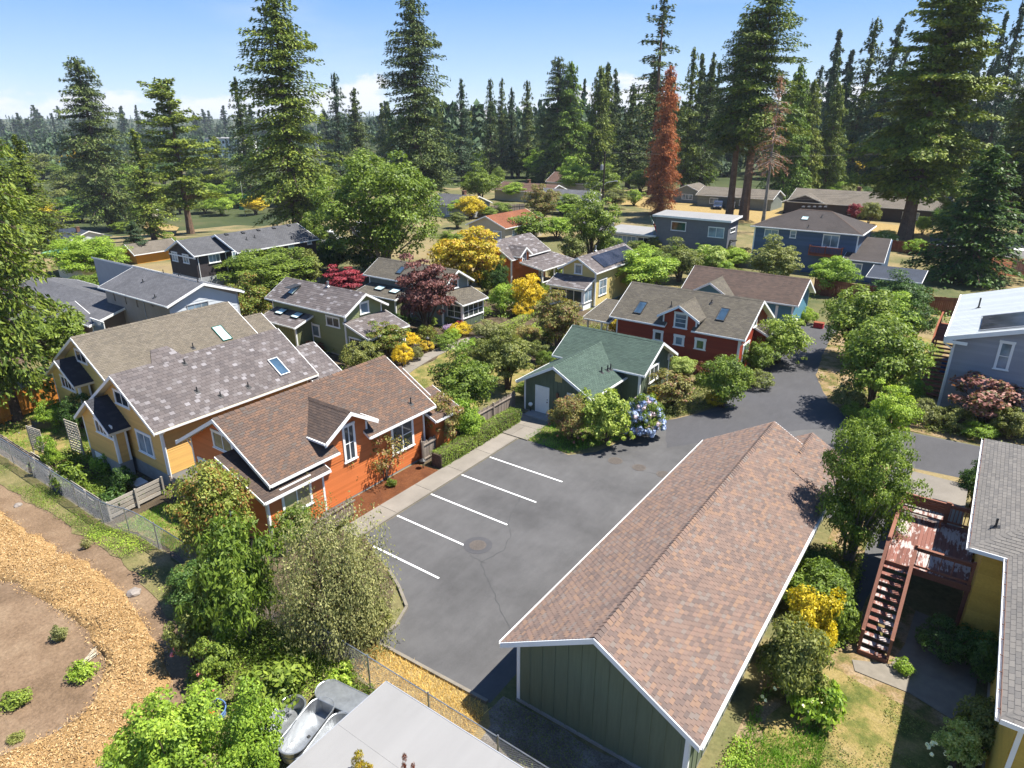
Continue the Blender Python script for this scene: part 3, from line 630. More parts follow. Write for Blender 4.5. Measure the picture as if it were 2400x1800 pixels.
def siding(root, W, poly, kind, mat, parts, exp=.15, z0=None, name=None):
    W.poly = poly; us = [p[0] for p in poly]; zs = [p[1] for p in poly]; m = MB()
    if kind == 'lap':
        z = min(zs)
        while z < max(zs) - .02:
            q = clip(clip(poly, 0, 1, -z), 0, -1, z + exp - .002)
            if len(q) >= 3:
                if parts: m = MB()
                o_ = [W.pt(u, c, .026 - .02 * (c - z) / exp) for u, c in q]; i_ = [W.pt(u, c, 0) for u, c in q]; n = len(m.v); k = len(q)
                m.v += [tuple(p) for p in o_ + i_]; m.f.append(tuple(range(n, n + k)))
                for j in range(k): m.f.append((n + j, n + k + j, n + k + (j + 1) % k, n + (j + 1) % k))
                m.m += [0] * (k + 1)
                if parts: m.build(name or 'board', mat, root)
            z += exp
        if not parts and m.f: m.build('lap_boards', mat, root, kind='stuff')
    elif kind == 'batten':
        u = min(us); mb = MB()
        while u < max(us) - .05:
            q = clip(clip(poly, 1, 0, -(u + .004)), -1, 0, min(u + exp, max(us)) - .004)
            if len(q) >= 3:
                if parts: m = MB()
                m.prism([W.pt(a, c, 0) for a, c in q], W.N * .012)
                if parts: m.build('panel', mat, root)
            if u > min(us) + .01:
                q = clip(clip(poly, 1, 0, -(u - .028)), -1, 0, u + .028)
                if len(q) >= 3:
                    if parts: mb = MB()
                    mb.prism([W.pt(a, c, .012) for a, c in q], W.N * .022)
                    if parts: mb.build('batten', mat, root)
            u += exp
        if not parts: m.build('board_panels', mat, root, kind='stuff'); mb.build('battens', mat, root, kind='stuff')
def window(root, W, u0, u1, z0, z1, cols=1, rows=1, casing=.1, pane='pane', trim='white', proud=.03, parts=True, head=None, name='window'):
    if u1 < u0: u0, u1 = u1, u0
    if z1 < z0: z0, z1 = z1, z0
    m = MB(); p = proud; c = min(casing, (u1 - u0) * .25)
    wbox(m, W, u0, u0 + c, z0, z1, 0, p + .035); wbox(m, W, u1 - c, u1, z0, z1, 0, p + .035)
    wbox(m, W, u0 - .03, u1 + .03, z1, z1 + c * .95, 0, p + .045); wbox(m, W, u0 - .05, u1 + .05, z0 - .06, z0 + .001, 0, p + .07)
    wbox(m, W, u0 + c, u1 - c, z0 + .002, z0 + .055, 0, p + .02); wbox(m, W, u0 + c, u1 - c, z1 - .05, z1 - .002, 0, p + .02)
    a0, a1, b0, b1 = u0 + c, u1 - c, z0 + .055, z1 - .05; g = .05 if cols > 1 else 0; gr = .045
    cw = (a1 - a0) / cols; rh = (b1 - b0) / rows
    for i in range(1, cols): wbox(m, W, a0 + cw * i - .03, a0 + cw * i + .03, b0, b1, 0, p + .018)
    for j in range(1, rows): wbox(m, W, a0, a1, b0 + rh * j - .022, b0 + rh * j + .022, 0, p + .0165)
    w = m.build(name, X[trim], root)
    for i in range(cols):
        for j in range(rows):
            MB().poly([W.pt(a0 + cw * i, b0 + rh * j, p), W.pt(a0 + cw * (i + 1), b0 + rh * j, p), W.pt(a0 + cw * (i + 1), b0 + rh * (j + 1), p), W.pt(a0 + cw * i, b0 + rh * (j + 1), p)]).build('pane', X[pane], w)
    return w
def wpx(root, W, A, B, cols=1, rows=1, **k):
    """window whose outer corners were sighted at pixels A and B"""
    a = W.uz(*A); b = W.uz(*B); return window(root, W, a[0], b[0], a[1], b[1], cols, rows, **k)
def door(root, W, u0, u1, z0, z1, trim='white', panels=((.12, .45), (.5, .92)), name='door', proud=.035):
    m = MB(); wbox(m, W, u0 - .09, u0, z0, z1 + .09, 0, proud + .03); wbox(m, W, u1, u1 + .09, z0, z1 + .09, 0, proud + .03); wbox(m, W, u0, u1, z1, z1 + .09, 0, proud + .03)
    wbox(m, W, u0, u1, z0, z1, 0, proud); w = u1 - u0; h = z1 - z0
    for a, b in panels:
        wbox(m, W, u0 + .14 * w, u0 + .17 * w, z0 + a * h, z0 + b * h, proud, proud + .012); wbox(m, W, u1 - .17 * w, u1 - .14 * w, z0 + a * h, z0 + b * h, proud, proud + .012); wbox(m, W, u0 + .17 * w, u1 - .17 * w, z0 + b * h - .03, z0 + b * h, proud, proud + .012); wbox(m, W, u0 + .17 * w, u1 - .17 * w, z0 + a * h, z0 + a * h + .03, proud, proud + .012)
    d = m.build(name, X[trim], root)
    hm = MB(); wbox(hm, W, u1 - .1 * w, u1 - .05 * w, z0 + .46 * h, z0 + .5 * h, proud, proud + .06); wbox(hm, W, u1 - .1 * w, u1 - .05 * w, z0 + .56 * h, z0 + .59 * h, proud, proud + .03); hm.build('handle', X['gunmetal'], d); return d
def skylight(root, P, uc, vc, w, h, pane='skylit', trim='gunmetal', rise=.1, name='skylight'):
    m = MB(); b = .06
    def bx(a0, a1, c0, c1, n0, n1): m.prism([P.pt(a0, c0, n0), P.pt(a1, c0, n0), P.pt(a1, c1, n0), P.pt(a0, c1, n0)], P.N * (n1 - n0))
    u0, u1, v0, v1 = uc - w / 2, uc + w / 2, vc - h / 2, vc + h / 2
    bx(u0, u0 + b, v0, v1, -.02, rise); bx(u1 - b, u1, v0, v1, -.02, rise); bx(u0 + b, u1 - b, v0, v0 + b, -.02, rise); bx(u0 + b, u1 - b, v1 - b, v1, -.02, rise)
    s = m.build(name, X[trim], root)
    MB().poly([P.pt(u0 + b, v0 + b, rise - .02), P.pt(u1 - b, v0 + b, rise - .02), P.pt(u1 - b, v1 - b, rise - .02), P.pt(u0 + b, v1 - b, rise - .02)]).build('pane', X[pane], s); return s
def pipe(root, P, u, v, h=.35, r=.04, mat='gunmetal', bend=False, name='vent_pipe'):
    b = P.pt(u, v); m = MB(); m.prism([P.pt(u - .13, v - .16, .02), P.pt(u + .13, v - .16, .02), P.pt(u + .13, v + .16, .01), P.pt(u - .13, v + .16, .01)], P.N * .012)
    if bend: m.tube([b, b + Vector((0, 0, h * .8)), b + Vector((.06, -.04, h)), b + Vector((.14, -.08, h * .85))], r, 6)
    else: m.tube([b, b + Vector((0, 0, h))], r, 7); m.lathe(b, [(r * 1.9, 0.02), (r * 1.1, .1)], 7)
    return m.build(name, X[mat], root)
def roofvent(root, P, u, v, s=.2, mat='gunmetal', name='roof_vent'):
    m = MB(); m.prism([P.pt(u - s, v - s, .03), P.pt(u + s, v - s, .03), P.pt(u + s * .7, v + s, .03), P.pt(u - s * .7, v + s, .03)], P.N * .09); return m.build(name, X[mat], root)
class Gable:
    """house under one gable roof. ax: direction of the ridge; a0, a1 roof ends, c ridge line, w half span, ze, zr eave and ridge heights (all of the roof surface)"""
    def __init__(B, name, label, cat, ax, a0, a1, c, w, ze, zr, wall, roofm, base=None, group=None, orake=.5, oeave=.45, z0=None, sh=(.145, .32, .014, 0), th=.16, trim='white', sides=(), kind='lap', parts=False, exp=.15, root=None, gut=True, caps=True, capparts=False, far=None, bodymat=None, rname='roof', zb=None, ridgecap=None, under='white', notch=None):
        sg = -1 if ax == 'x' else 1
        B.P = (lambda s_, t, z: Vector((s_, t, z))) if ax == 'x' else (lambda s_, t, z: Vector((t, s_, z)))
        cx, cy = ((a0 + a1) / 2, c) if ax == 'x' else (c, (a0 + a1) / 2)
        B.g = terr(cx, cy) if z0 is None else z0
        B.root = root or thing(name, label, cat, (cx, cy, B.g), group)
        r = B.root; P = B.P; sl = (zr - ze) / w; B.sl = sl; ww = w - oeave; b0, b1 = a0 + orake, a1 - orake
        zw = lambda t: zr - abs(t) * sl - th * 1.05
        g = B.g - .5 if zb is None else zb
        body = MB(); body.prism([P(b0, c - ww, g), P(b0, c + ww, g), P(b0, c + ww, zw(ww)), P(b0, c, zw(0)), P(b0, c - ww, zw(ww))], P(b1, c, 0) - P(b0, c, 0))
        B.body = body.build('wall' if root is None else 'lower_wall', bodymat or X[wall], r)
        if ax == 'x': B.W = dict(a1=Wall((b1, c - ww), (0, 1), (1, 0), 2 * ww), a0=Wall((b0, c + ww), (0, -1), (-1, 0), 2 * ww), N=Wall((b0, c - ww), (1, 0), (0, -1), b1 - b0), F=Wall((b1, c + ww), (-1, 0), (0, 1), b1 - b0))
        else: B.W = dict(a0=Wall((c - ww, b0), (1, 0), (0, -1), 2 * ww), a1=Wall((c + ww, b1), (-1, 0), (0, 1), 2 * ww), N=Wall((c + ww, b0), (0, 1), (1, 0), b1 - b0), F=Wall((c - ww, b1), (0, -1), (-1, 0), b1 - b0))
        B.zs = B.g + .3 if base is None else base
        for k in sides:
            W = B.W[k]
            poly = [(0, B.zs), (W.L, B.zs), (W.L, zw(ww)), (W.L / 2, zw(0)), (0, zw(ww))] if k[0] == 'a' else [(0, B.zs), (W.L, B.zs), (W.L, zw(ww)), (0, zw(ww))]
            siding(r, W, poly, kind, X[wall], parts, exp)
            if base is not None:
                m = MB(); wbox(m, W, -.02, W.L + .02, g, B.zs, 0, .012); m.build('foundation', X['concrete'], r)
            for u in (0, W.L):
                m = MB(); wbox(m, W, u - (.005 if u == 0 else .115), u + (.115 if u == 0 else .005), B.zs, zw(ww), .002, .036); m.build('corner_board', X[trim], r)
        # roof slab, underside in trim colour
        rm = MB(); B.notch = notch
        def slab(sa, sb, t0, t1):
            hh = lambda t: zr - abs(t - c) * sl; n = len(rm.v); rm.v += [tuple(P(sa, t0, hh(t0))), tuple(P(sb, t0, hh(t0))), tuple(P(sb, t1, hh(t1))), tuple(P(sa, t1, hh(t1)))] + [tuple(P(sa, t0, hh(t0) - th)), tuple(P(sb, t0, hh(t0) - th)), tuple(P(sb, t1, hh(t1) - th)), tuple(P(sa, t1, hh(t1) - th))]
            rm.f += [(n, n + 1, n + 2, n + 3), (n + 4, n + 7, n + 6, n + 5), (n, n + 3, n + 7, n + 4), (n + 1, n + 5, n + 6, n + 2), (n, n + 4, n + 5, n + 1) if t0 < c else (n + 3, n + 2, n + 6, n + 7)]; rm.m += [0, 1, 1, 1, 1]
        for s_ in (-1, 1):
            ed = c + s_ * w
            if notch and s_ == sg:
                ti = ed - s_ * notch[2]
                for sa, sb, tt in ((a0, notch[0], ed), (notch[1], a1, ed), (notch[0], notch[1], ti)): slab(sa, sb, min(tt, c), max(tt, c))
            else: slab(a0, a1, min(ed, c), max(ed, c))
        B.roof = rm.build(rname, [X[roofm], X[under]], r)
        L_ = math.hypot(w, zr - ze); ln = a1 - a0; rect = [(0, 0), (ln, 0), (ln, L_), (0, L_)]
        dS = P(1, 0, 0) - P(0, 0, 0); dT = P(0, 1, 0) - P(0, 0, 0); Z = Vector((0, 0, 1))
        B.pl = {-1: Plane(P(a0, c - w, ze), dS, (dT * w + Z * (zr - ze)), rect), 1: Plane(P(a0, c + w, ze), dS, (-dT * w + Z * (zr - ze)), rect)}
        B.near = B.pl[sg]; B.farp = B.pl[-sg]
        if roofm.startswith('fs_'):
            uvl = B.roof.data.uv_layers.new(name='UVMap'); off = OFF[r.name]
            for pf in B.roof.data.polygons:
                for li in pf.loop_indices:
                    co = B.roof.data.vertices[B.roof.data.loops[li].vertex_index].co + off
                    Pn = B.pl[-1] if (co - P(0, c, 0)).dot(dT) < 0 else B.pl[1]; d = co - Pn.O; uvl.data[li].uv = (d.dot(Pn.U), d.dot(Pn.V))
        elif sh:
            pls = [B.near, B.farp] if far is None else [B.near]
            if notch:
                q0, q1, dv = notch[0] - a0, notch[1] - a0, notch[2] * L_ / w; nr = B.near
                pls = [Plane(nr.O, nr.U, nr.V, o) for o in ([(0, 0), (q0, 0), (q0, L_), (0, L_)], [(q0 + .005, dv), (q1 - .005, dv), (q1 - .005, L_), (q0 + .005, L_)], [(q1, 0), (ln, 0), (ln, L_), (q1, L_)])] + [B.farp]
            lay(r, B.roof, pls, X[roofm], *sh)
            if caps: cap_row(r, B.roof, P(a0, c, zr), P(a1, c, zr), -B.pl[-1].V, -B.pl[1].V, X[ridgecap or roofm], 0, .2 if capparts else .3, 'ridge_shingle', capparts)
        for a, s_ in ((a0, -1), (a1, 1)):
            for t_ in (-1, 1):
                q = [P(a, c + t_ * (w + .01), ze - .2), P(a, c + t_ * (w + .01), ze + .005), P(a, c, zr + .005), P(a, c, zr - .2)]
                MB().prism(q, P(a + s_ * .04, c, 0) - P(a, c, 0)).build('bargeboard', X[trim], r)
        if gut:
            for t_ in (-1, 1):
                t0 = c + t_ * (w + .004); t1 = c + t_ * (w + .1); zt = ze - .005
                for ga_, gb_ in (((a0 + .02, notch[0] - .02), (notch[1] + .02, a1 - .02)) if notch and t_ == sg else ((a0 + .02, a1 - .02),)):
                    m = MB(); m.prism([P(ga_, t0, zt - .11), P(ga_, t1, zt - .11), P(ga_, t1, zt), P(ga_, t1 - t_ * .012, zt), P(ga_, t1 - t_ * .012, zt - .095), P(ga_, t0, zt - .095)], P(gb_, 0, 0) - P(ga_, 0, 0)); m.build('gutter', X[trim], r)
        B.a0, B.a1, B.c, B.w, B.ze, B.zr, B.ww, B.b0, B.b1, B.ax, B.th, B.sg = a0, a1, c, w, ze, zr, ww, b0, b1, ax, th, sg
    def sky(B, px_, py_, w=.7, h=1.1, **k): u, v = B.near.uv(px_, py_); return skylight(B.root, B.near, u, v, w, h, **k)
    def vent(B, px_, py_, h=.35, **k): u, v = B.near.uv(px_, py_); return pipe(B.root, B.near, u, v, h, **k)
    def downspout(B, s_, t_, mat='white', n=.06):
        P = B.P; x = B.c + t_ * (B.ww + n); m = MB(); m.tube([P(s_, B.c + t_ * (B.w + .05), B.ze - .1), P(s_, x, B.ze - .1 - abs(B.w - B.ww) * .8), P(s_, x, B.g + .1)], .045, 5); m.build('downspout', X[mat], B.root)
def shed(root, name, low0, low1, hi0, hi1, roofm, wall=None, zb=None, inset=.25, th=.12, trim='white', sh=(.145, .32, .014, 0), sid=None, exp=.15, parts=False, gut=True):
    """lean-to: slope from the low edge low0-low1 up to hi0-hi1; walls below when a wall material is given. Returns its plane and walls"""
    a, b, d, e = Vector(low0), Vector(low1), Vector(hi0), Vector(hi1); U = (b - a); V = (d - a); Ps = Plane(a, U, V - U.normalized() * V.dot(U.normalized()), [(0, 0), (U.length, 0), (U.length, V.length), (0, V.length)])
    m = MB(); Z = Vector((0, 0, th)); n = len(m.v); m.v += [tuple(p) for p in (a, b, e, d)] + [tuple(p - Z) for p in (a, b, e, d)]
    m.f += [(0, 1, 2, 3), (4, 7, 6, 5), (0, 4, 5, 1), (1, 5, 6, 2), (2, 6, 7, 3), (3, 7, 4, 0)]; m.m += [0, 1, 1, 1, 1, 1]
    r = m.build(name, [X[roofm], X[trim]], root)
    if roofm.startswith('fs_'):
        uvl = r.data.uv_layers.new(name='UVMap'); off = OFF[root.name]
        for pf in r.data.polygons:
            for li in pf.loop_indices: dd = r.data.vertices[r.data.loops[li].vertex_index].co + off - Ps.O; uvl.data[li].uv = (dd.dot(Ps.U), dd.dot(Ps.V))
    elif sh: lay(root, r, [Ps], X[roofm], *sh)
    for p, q in ((a, d), (b, e)):
        dv = (q - p); MB().prism([p - Vector((0, 0, .17)), p + Vector((0, 0, .006)), q + Vector((0, 0, .006)), q - Vector((0, 0, .17))], (U.normalized() * (-.035 if p == a else .035))).build('bargeboard', X[trim], root)
    if gut:
        nrm = -(Vector((V.x, V.y, 0)).normalized()); g = MB(); g.prism([a + nrm * .005 - Vector((0, 0, .11)), a + nrm * .09 - Vector((0, 0, .11)), a + nrm * .09 - Vector((0, 0, .005)), a + nrm * .005 - Vector((0, 0, .09))], U); g.build('gutter', X[trim], root)
    Ws = None
    if wall:
        u = U.normalized(); vh = Vector((V.x, V.y, 0)).normalized(); L = U.length - 2 * inset; D = Vector((V.x, V.y, 0)).length - inset; sl = V.z / Vector((V.x, V.y, 0)).length
        o = a + u * inset + vh * inset; zt0 = a.z + sl * inset - th; zt1 = d.z - th; zb = root.location.z - .3 if zb is None else zb
        bd = MB(); bd.prism([Vector((o.x, o.y, zb)), Vector((o.x, o.y, 0)) + vh * D + Vector((0, 0, zb)), Vector((o.x, o.y, 0)) + vh * D + Vector((0, 0, zt1)), Vector((o.x, o.y, zt0))], u * L); bd.build('lower_wall', X[wall], root)
        f = Wall((o.x, o.y), (u.x, u.y), (-vh.x, -vh.y), L); e2 = o + u * L; R_ = Wall((e2.x, e2.y), (vh.x, vh.y), (u.x, u.y), D); o3 = o + vh * D; L2 = Wall((o3.x, o3.y), (-vh.x, -vh.y), (-u.x, -u.y), D); Ws = dict(front=f, right=R_, left=L2)
        if sid:
            z = max(zb, root.location.z) + .15
            for k in sid[1]:
                W = Ws[k]; poly = [(0, z), (W.L, z), (W.L, zt0 if k != 'right' else zt1), (0, zt0 if k != 'left' else zt1)]
                siding(root, W, poly, sid[0], X[wall], parts, exp)
            for k in sid[1]:
                W = Ws[k]
                for uu in (0, W.L): mm = MB(); wbox(mm, W, uu - (.005 if uu == 0 else .1), uu + (.1 if uu == 0 else .005), z, zt0, .002, .035); mm.build('corner_board', X[trim], root)
    return Ps, Ws, r
def bracket(root, W, u, z, d=.45, mat='white'):
    m = MB(); m.bar(W.pt(u, z, .02), W.pt(u, z, d), .08); m.bar(W.pt(u, z - d, .02), W.pt(u, z - .05, d), .07); m.bar(W.pt(u, z - d - .05, .03), W.pt(u, z, .03), .08); m.build('bracket', X[mat], root)
# ------------------------------------------------------------------ the long garage
ga = Gable('garage', 'long dark green garage with a brown shingle gable roof beside the parking lot', 'garage', 'y', 14.63, 33.94, -7.36, 3.55, 2.70, 4.77, 'green', 'sh_garage', orake=.42, oeave=.42, sides=('a0', 'N', 'F'), kind='batten', parts=True, exp=.5, base=.12, sh=(.135, .25, .03, 300), capparts=True)
def garage_more():
    # lower cross end standing beyond the main gable
    r = ga.root; c = -5.75; w = 2.0; zr = 3.86; ze = 2.70; a0, a1 = 31.0, 35.75; P = ga.P
    m = MB(); th = .16
    m.prism([P(a0, c - w, ze - th), P(a0, c - w, ze), P(a0, c, zr), P(a0, c, zr - th)], P(a1 - a0, 0, 0)); m.prism([P(a0, c, zr - th), P(a0, c, zr), P(a0, c + w - .05, ze), P(a0, c + w - .05, ze - th)], P(a1 - a0, 0, 0))
    rf = m.build('end_roof', X['sh_garage'], r); L_ = math.hypot(w, zr - ze); Z = Vector((0, 0, 1)); dT = Vector((1, 0, 0)); rect = [(0, 0), (a1 - a0, 0), (a1 - a0, L_), (0, L_)]
    p1 = Plane(P(a0, c - w, ze), (0, 1, 0), dT * w + Z * (zr - ze), rect); p2 = Plane(P(a0, c + w, ze), (0, 1, 0), -dT * w + Z * (zr - ze), rect)
    lay(r, rf, [p1, p2], X['sh_garage'], .135, .25, .03, 0); cap_row(r, rf, P(a0 + 1.9, c, zr), P(a1, c, zr), -p1.V, -p2.V, X['sh_garage'], parts=False)
    MB().prism([P(33.4, -7.3, 0), P(33.4, -4.2, 0), P(33.4, -4.2, 2.6), P(33.4, -5.75, 3.6), P(33.4, -7.3, 2.7)], P(1.9, 0, 0)).build('end_wall', X['green'], r)
    W = ga.W['a0']; m = MB(); wbox(m, W, -.03, W.L + .03, -.2, .13, 0, .05); m.build('foundation', X['concrete'], r)
    for k in range(5):
        W = ga.W['F']; u = 1.2 + k * 3.55; mm = MB(); wbox(mm, W, u, u + 2.5, .05, 2.2, .036, .06)
        for j in range(1, 4): wbox(mm, W, u, u + 2.5, .05 + j * .54 - .01, .05 + j * .54 + .01, .06, .068)
        mm.build('garage_door', X['white'], r)
garage_more()
# ------------------------------------------------------------------ orange cottage by the lot
oc = Gable('orange_cottage', 'bright orange cottage with a brown shingle roof and a wall dormer beside the parking bays', 'house', 'y', 15.91, 27.61, -29.43, 4.06, 3.40, 5.75, 'orange', 'sh_orange', orake=.55, oeave=.5, sides=('a0', 'N', 'a1'), parts=True, exp=.15, base=.12, sh=(.145, .30, .02, 300), group='cottages round the garden court', notch=(20.15, 22.25, .52))
def orange_more():
    r = oc.root; N = oc.W['N']; A = oc.W['a0']
    wpx(r, A, (496.5, 1008), (551, 1067), 2, 1, casing=.14, pane='curtain'); wpx(r, A, (466, 1074), (512, 1130), 1, 1, casing=.14, pane='curtain')
    wpx(r, N, (914, 1000), (970, 1040), 2, 2, casing=.16)
    # wall dormer: gable wall flush with the long wall, small roof running back into the main slope
    zr = 5.32; hw = 1.78; sd = .615; zl = zr - hw * sd; x0 = N.o.x; y = 21.1; hb = hw - .38; zt = zr - .17 - hb * sd; b = MB()
    b.prism([(x0 - 3, y - hb, 2.4), (x0 - 3, y + hb, 2.4), (x0 - 3, y + hb, zt), (x0 - 3, y, zr - .17), (x0 - 3, y - hb, zt)], (3.012, 0, 0)); b.build('dormer_wall', X['orange'], r)
    W = Wall((x0 + .012, y - hb), (0, 1), (1, 0), 2 * hb); siding(r, W, [(0, 2.55), (2 * hb, 2.55), (2 * hb, zt), (hb, zr - .17), (0, zt)], 'lap', X['orange'], True, .15)
    for u in (0, 2 * hb): m = MB(); wbox(m, W, u - .06, u + .06, 3.3, zt + .02, .002, .04); m.build('corner_board', X['white'], r)
    wpx(r, W, (799.5, 1004.5), (836, 1070), 2, 2, casing=.14)
    xe = x0 + .55; xb = oc.c + (oc.zr - zr) / oc.sl; m = MB(); th = .12; ze = zl + .25
    for s_ in (-1, 1): m.prism([(xb - .3, y + s_ * hw, zl - th), (xb - .3, y + s_ * hw, zl), (xb - .3, y, zr), (xb - .3, y, zr - th)], (xe - xb + .3, 0, 0))
    rf = m.build('dormer_roof', X['sh_dkbrown'], r); Z = Vector((0, 0, 1)); L_ = math.hypot(hw, zr - zl); ln = xe - xb; back_low = oc.c + (oc.zr - zl) / oc.sl - xb
    pl = [Plane((xb, y + s_ * hw, zl), (1, 0, 0), Vector((0, -s_ * hw, zr - zl)), [(back_low, 0), (ln, 0), (ln, L_), (0, L_)]) for s_ in (-1, 1)]
    lay(r, rf, pl, X['sh_dkbrown'], .145, .30, .014, 0); cap_row(r, rf, Vector((xb, y, zr)), Vector((xe, y, zr)), -pl[0].V, -pl[1].V, X['sh_dkbrown'], parts=False)
    for s_ in (-1, 1):
        MB().prism([(xe, y + s_ * (hw + .01), ze - .45), (xe, y + s_ * (hw + .01), ze - .24), (xe, y, zr + .01), (xe, y, zr - .2)], (.045, 0, 0)).build('bargeboard', X['white'], r)
        m = MB(); m.box(xb + back_low, xe, y + s_ * (hw + .05) - .045, y + s_ * (hw + .05) + .045, zl - .12, zl - .01); m.build('gutter', X['white'], r)
    # lean-to bay at the near end, with its window
    P1 = (-24.98, 15.25, 2.92); P2 = (-24.98, 19.15, 2.92); top_x = -28.6; tz = 2.92 + (P1[0] - top_x) * .36
    Ps, Ws, _ = shed(r, 'bay_roof', P1, P2, (top_x, 15.25, tz), (top_x, 19.15, tz), 'sh_dkbrown', 'orange', 0, .28, sid=('lap', ('front', 'right', 'left')), parts=True, sh=(.145, .30, .014, 0))
    wpx(r, Ws['front'], (656, 1152), (733, 1176), 2, 1, casing=.13, pane='curtain')
    oc.vent(963, 947, .42)
    # entry gable at the far end
    sub = Gable('x', None, None, 'y', 26.9, 28.7, -29.2, 2.5, 3.3, 4.75, 'orange', 'sh_orange', root=r, rname='entry_roof', orake=.4, oeave=.3, sh=(.145, .30, .014, 0), zb=0)
    shed(r, 'porch_roof', (-25.0, 27.2, 2.6), (-25.0, 29.6, 2.6), (-27.4, 27.2, 3.6), (-27.4, 29.6, 3.6), 'sh_orange', 'orange', 0, .3)
    oc.downspout(16.5, -1); oc.downspout(27.0, 1)
orange_more()
# ------------------------------------------------------------------ amber cottage with the slate roof
yc = Gable('amber_cottage', 'amber yellow cottage with a speckled grey slate roof and white trimmed bay', 'house', 'y', 15.75, 27.06, -39.30, 3.85, 3.38, 5.9, 'yellow', 'sh_slate', z0=-.75, orake=.55, oeave=.45, sides=('a0', 'N'), parts=True, exp=.15, base=.35, sh=(.24, .31, .016, 300), group='cottages round the garden court', under='cream')
def bayfront(B, r, yfront, c, w, ze, zr, wallm, base, ybk, win, cols, roofm='sh_bay'):
    s = Gable('x', None, None, 'y', yfront - .35, ybk, c, w, ze, zr, wallm, roofm, root=r, rname='bay_roof', orake=.35, oeave=.28, sides=('a0', 'N'), parts=True, exp=.15, base=base, sh=(.2, .3, .014, 0), gut=False, zb=B.g - .4, z0=B.g, caps=False, under='cream')
    wpx(r, s.W['a0'], win[0], win[1], cols, 1, casing=.11); return s
def amber_more():
    r = yc.root; A = yc.W['a0']
    wpx(r, A, (266, 913), (306.5, 958), 2, 1, casing=.13); wpx(r, A, (318.5, 1008), (365.5, 1073), 2, 1, casing=.13, pane='panesky')
    s = bayfront(yc, r, 15.35, -41.5, 2.15, 2.5, 4.05, 'yellow', .35, 16.4, ((221.5, 981), (270, 1031)), 5)
    W = s.W['a0']; m = MB(); wbox(m, W, .6, 1.5, -.55, .28, .012, .04); m.build('crawl_door', X['white'], r)
    u, v = yc.near.uv(653, 860); skylight(r, yc.near, u, v, .75, 1.5, trim='steel')
    for q in ((433, 852), (431, 848)): pass
    for q in ((433, 853), (517, 929), (582, 907), (462, 918)): yc.vent(*q, .32)
    Gable('x', None, None, 'y', 26.5, 29.0, -38.1, 2.75, 3.05, 4.65, 'yellow', 'sh_slate', root=r, rname='entry_roof', orake=.4, oeave=.3, sh=(.24, .31, .016, 0), zb=-.5)
    yc.downspout(16.35, 1)
amber_more()
# ------------------------------------------------------------------ straw-coloured cottage behind it
tc_ = Gable('straw_cottage', 'pale straw yellow cottage with a weathered tan roof behind the slate roofed one', 'house', 'y', 17.75, 29.39, -48.8, 3.9, 3.55, 5.9, 'straw', 'sh_tan', z0=-.4, orake=.55, oeave=.45, sides=('a0', 'N'), parts=True, exp=.15, base=.35, sh=(.145, .30, .014, 300), group='cottages round the garden court', under='cream')
def straw_more():
    r = tc_.root; A = tc_.W['a0']
    wpx(r, A, (175, 818), (207, 854), 2, 1, casing=.13)
    bayfront(tc_, r, 17.35, -50.4, 2.2, 2.75, 4.15, 'straw', .35, 18.4, ((141.5, 879), (179.5, 919)), 4)
    tc_.sky(520, 782, .8, 1.6, pane='skypale', trim='greenpane'); tc_.vent(453, 816, .4)
    Gable('x', None, None, 'y', 28.9, 31.4, -47.6, 2.75, 3.1, 4.7, 'straw', 'sh_tan', root=r, rname='entry_roof', orake=.4, oeave=.3, sh=(.145, .30, .014, 0), zb=-.5)
    # cricket on the near slope
    P = tc_.near; u, v = P.uv(385, 838); m = MB(); m.prism([P.pt(u - 1.5, v - 1.2, .02), P.pt(u + 1.5, v - 1.2, .02), P.pt(u + .7, v + .9, .02), P.pt(u - .5, v + .9, .02)], P.N * .05); cr = m.build('cricket_roof', X['sh_slate'], r)
    lay(r, cr, [Plane(P.pt(u - 1.5, v - 1.2, .08), P.U, P.V, [(0, 0), (3.0, 0), (2.2, 2.1), (1.0, 2.1)])], X['sh_slate'], .3, .5, .02, 0, 'cricket_shingle')
straw_more()
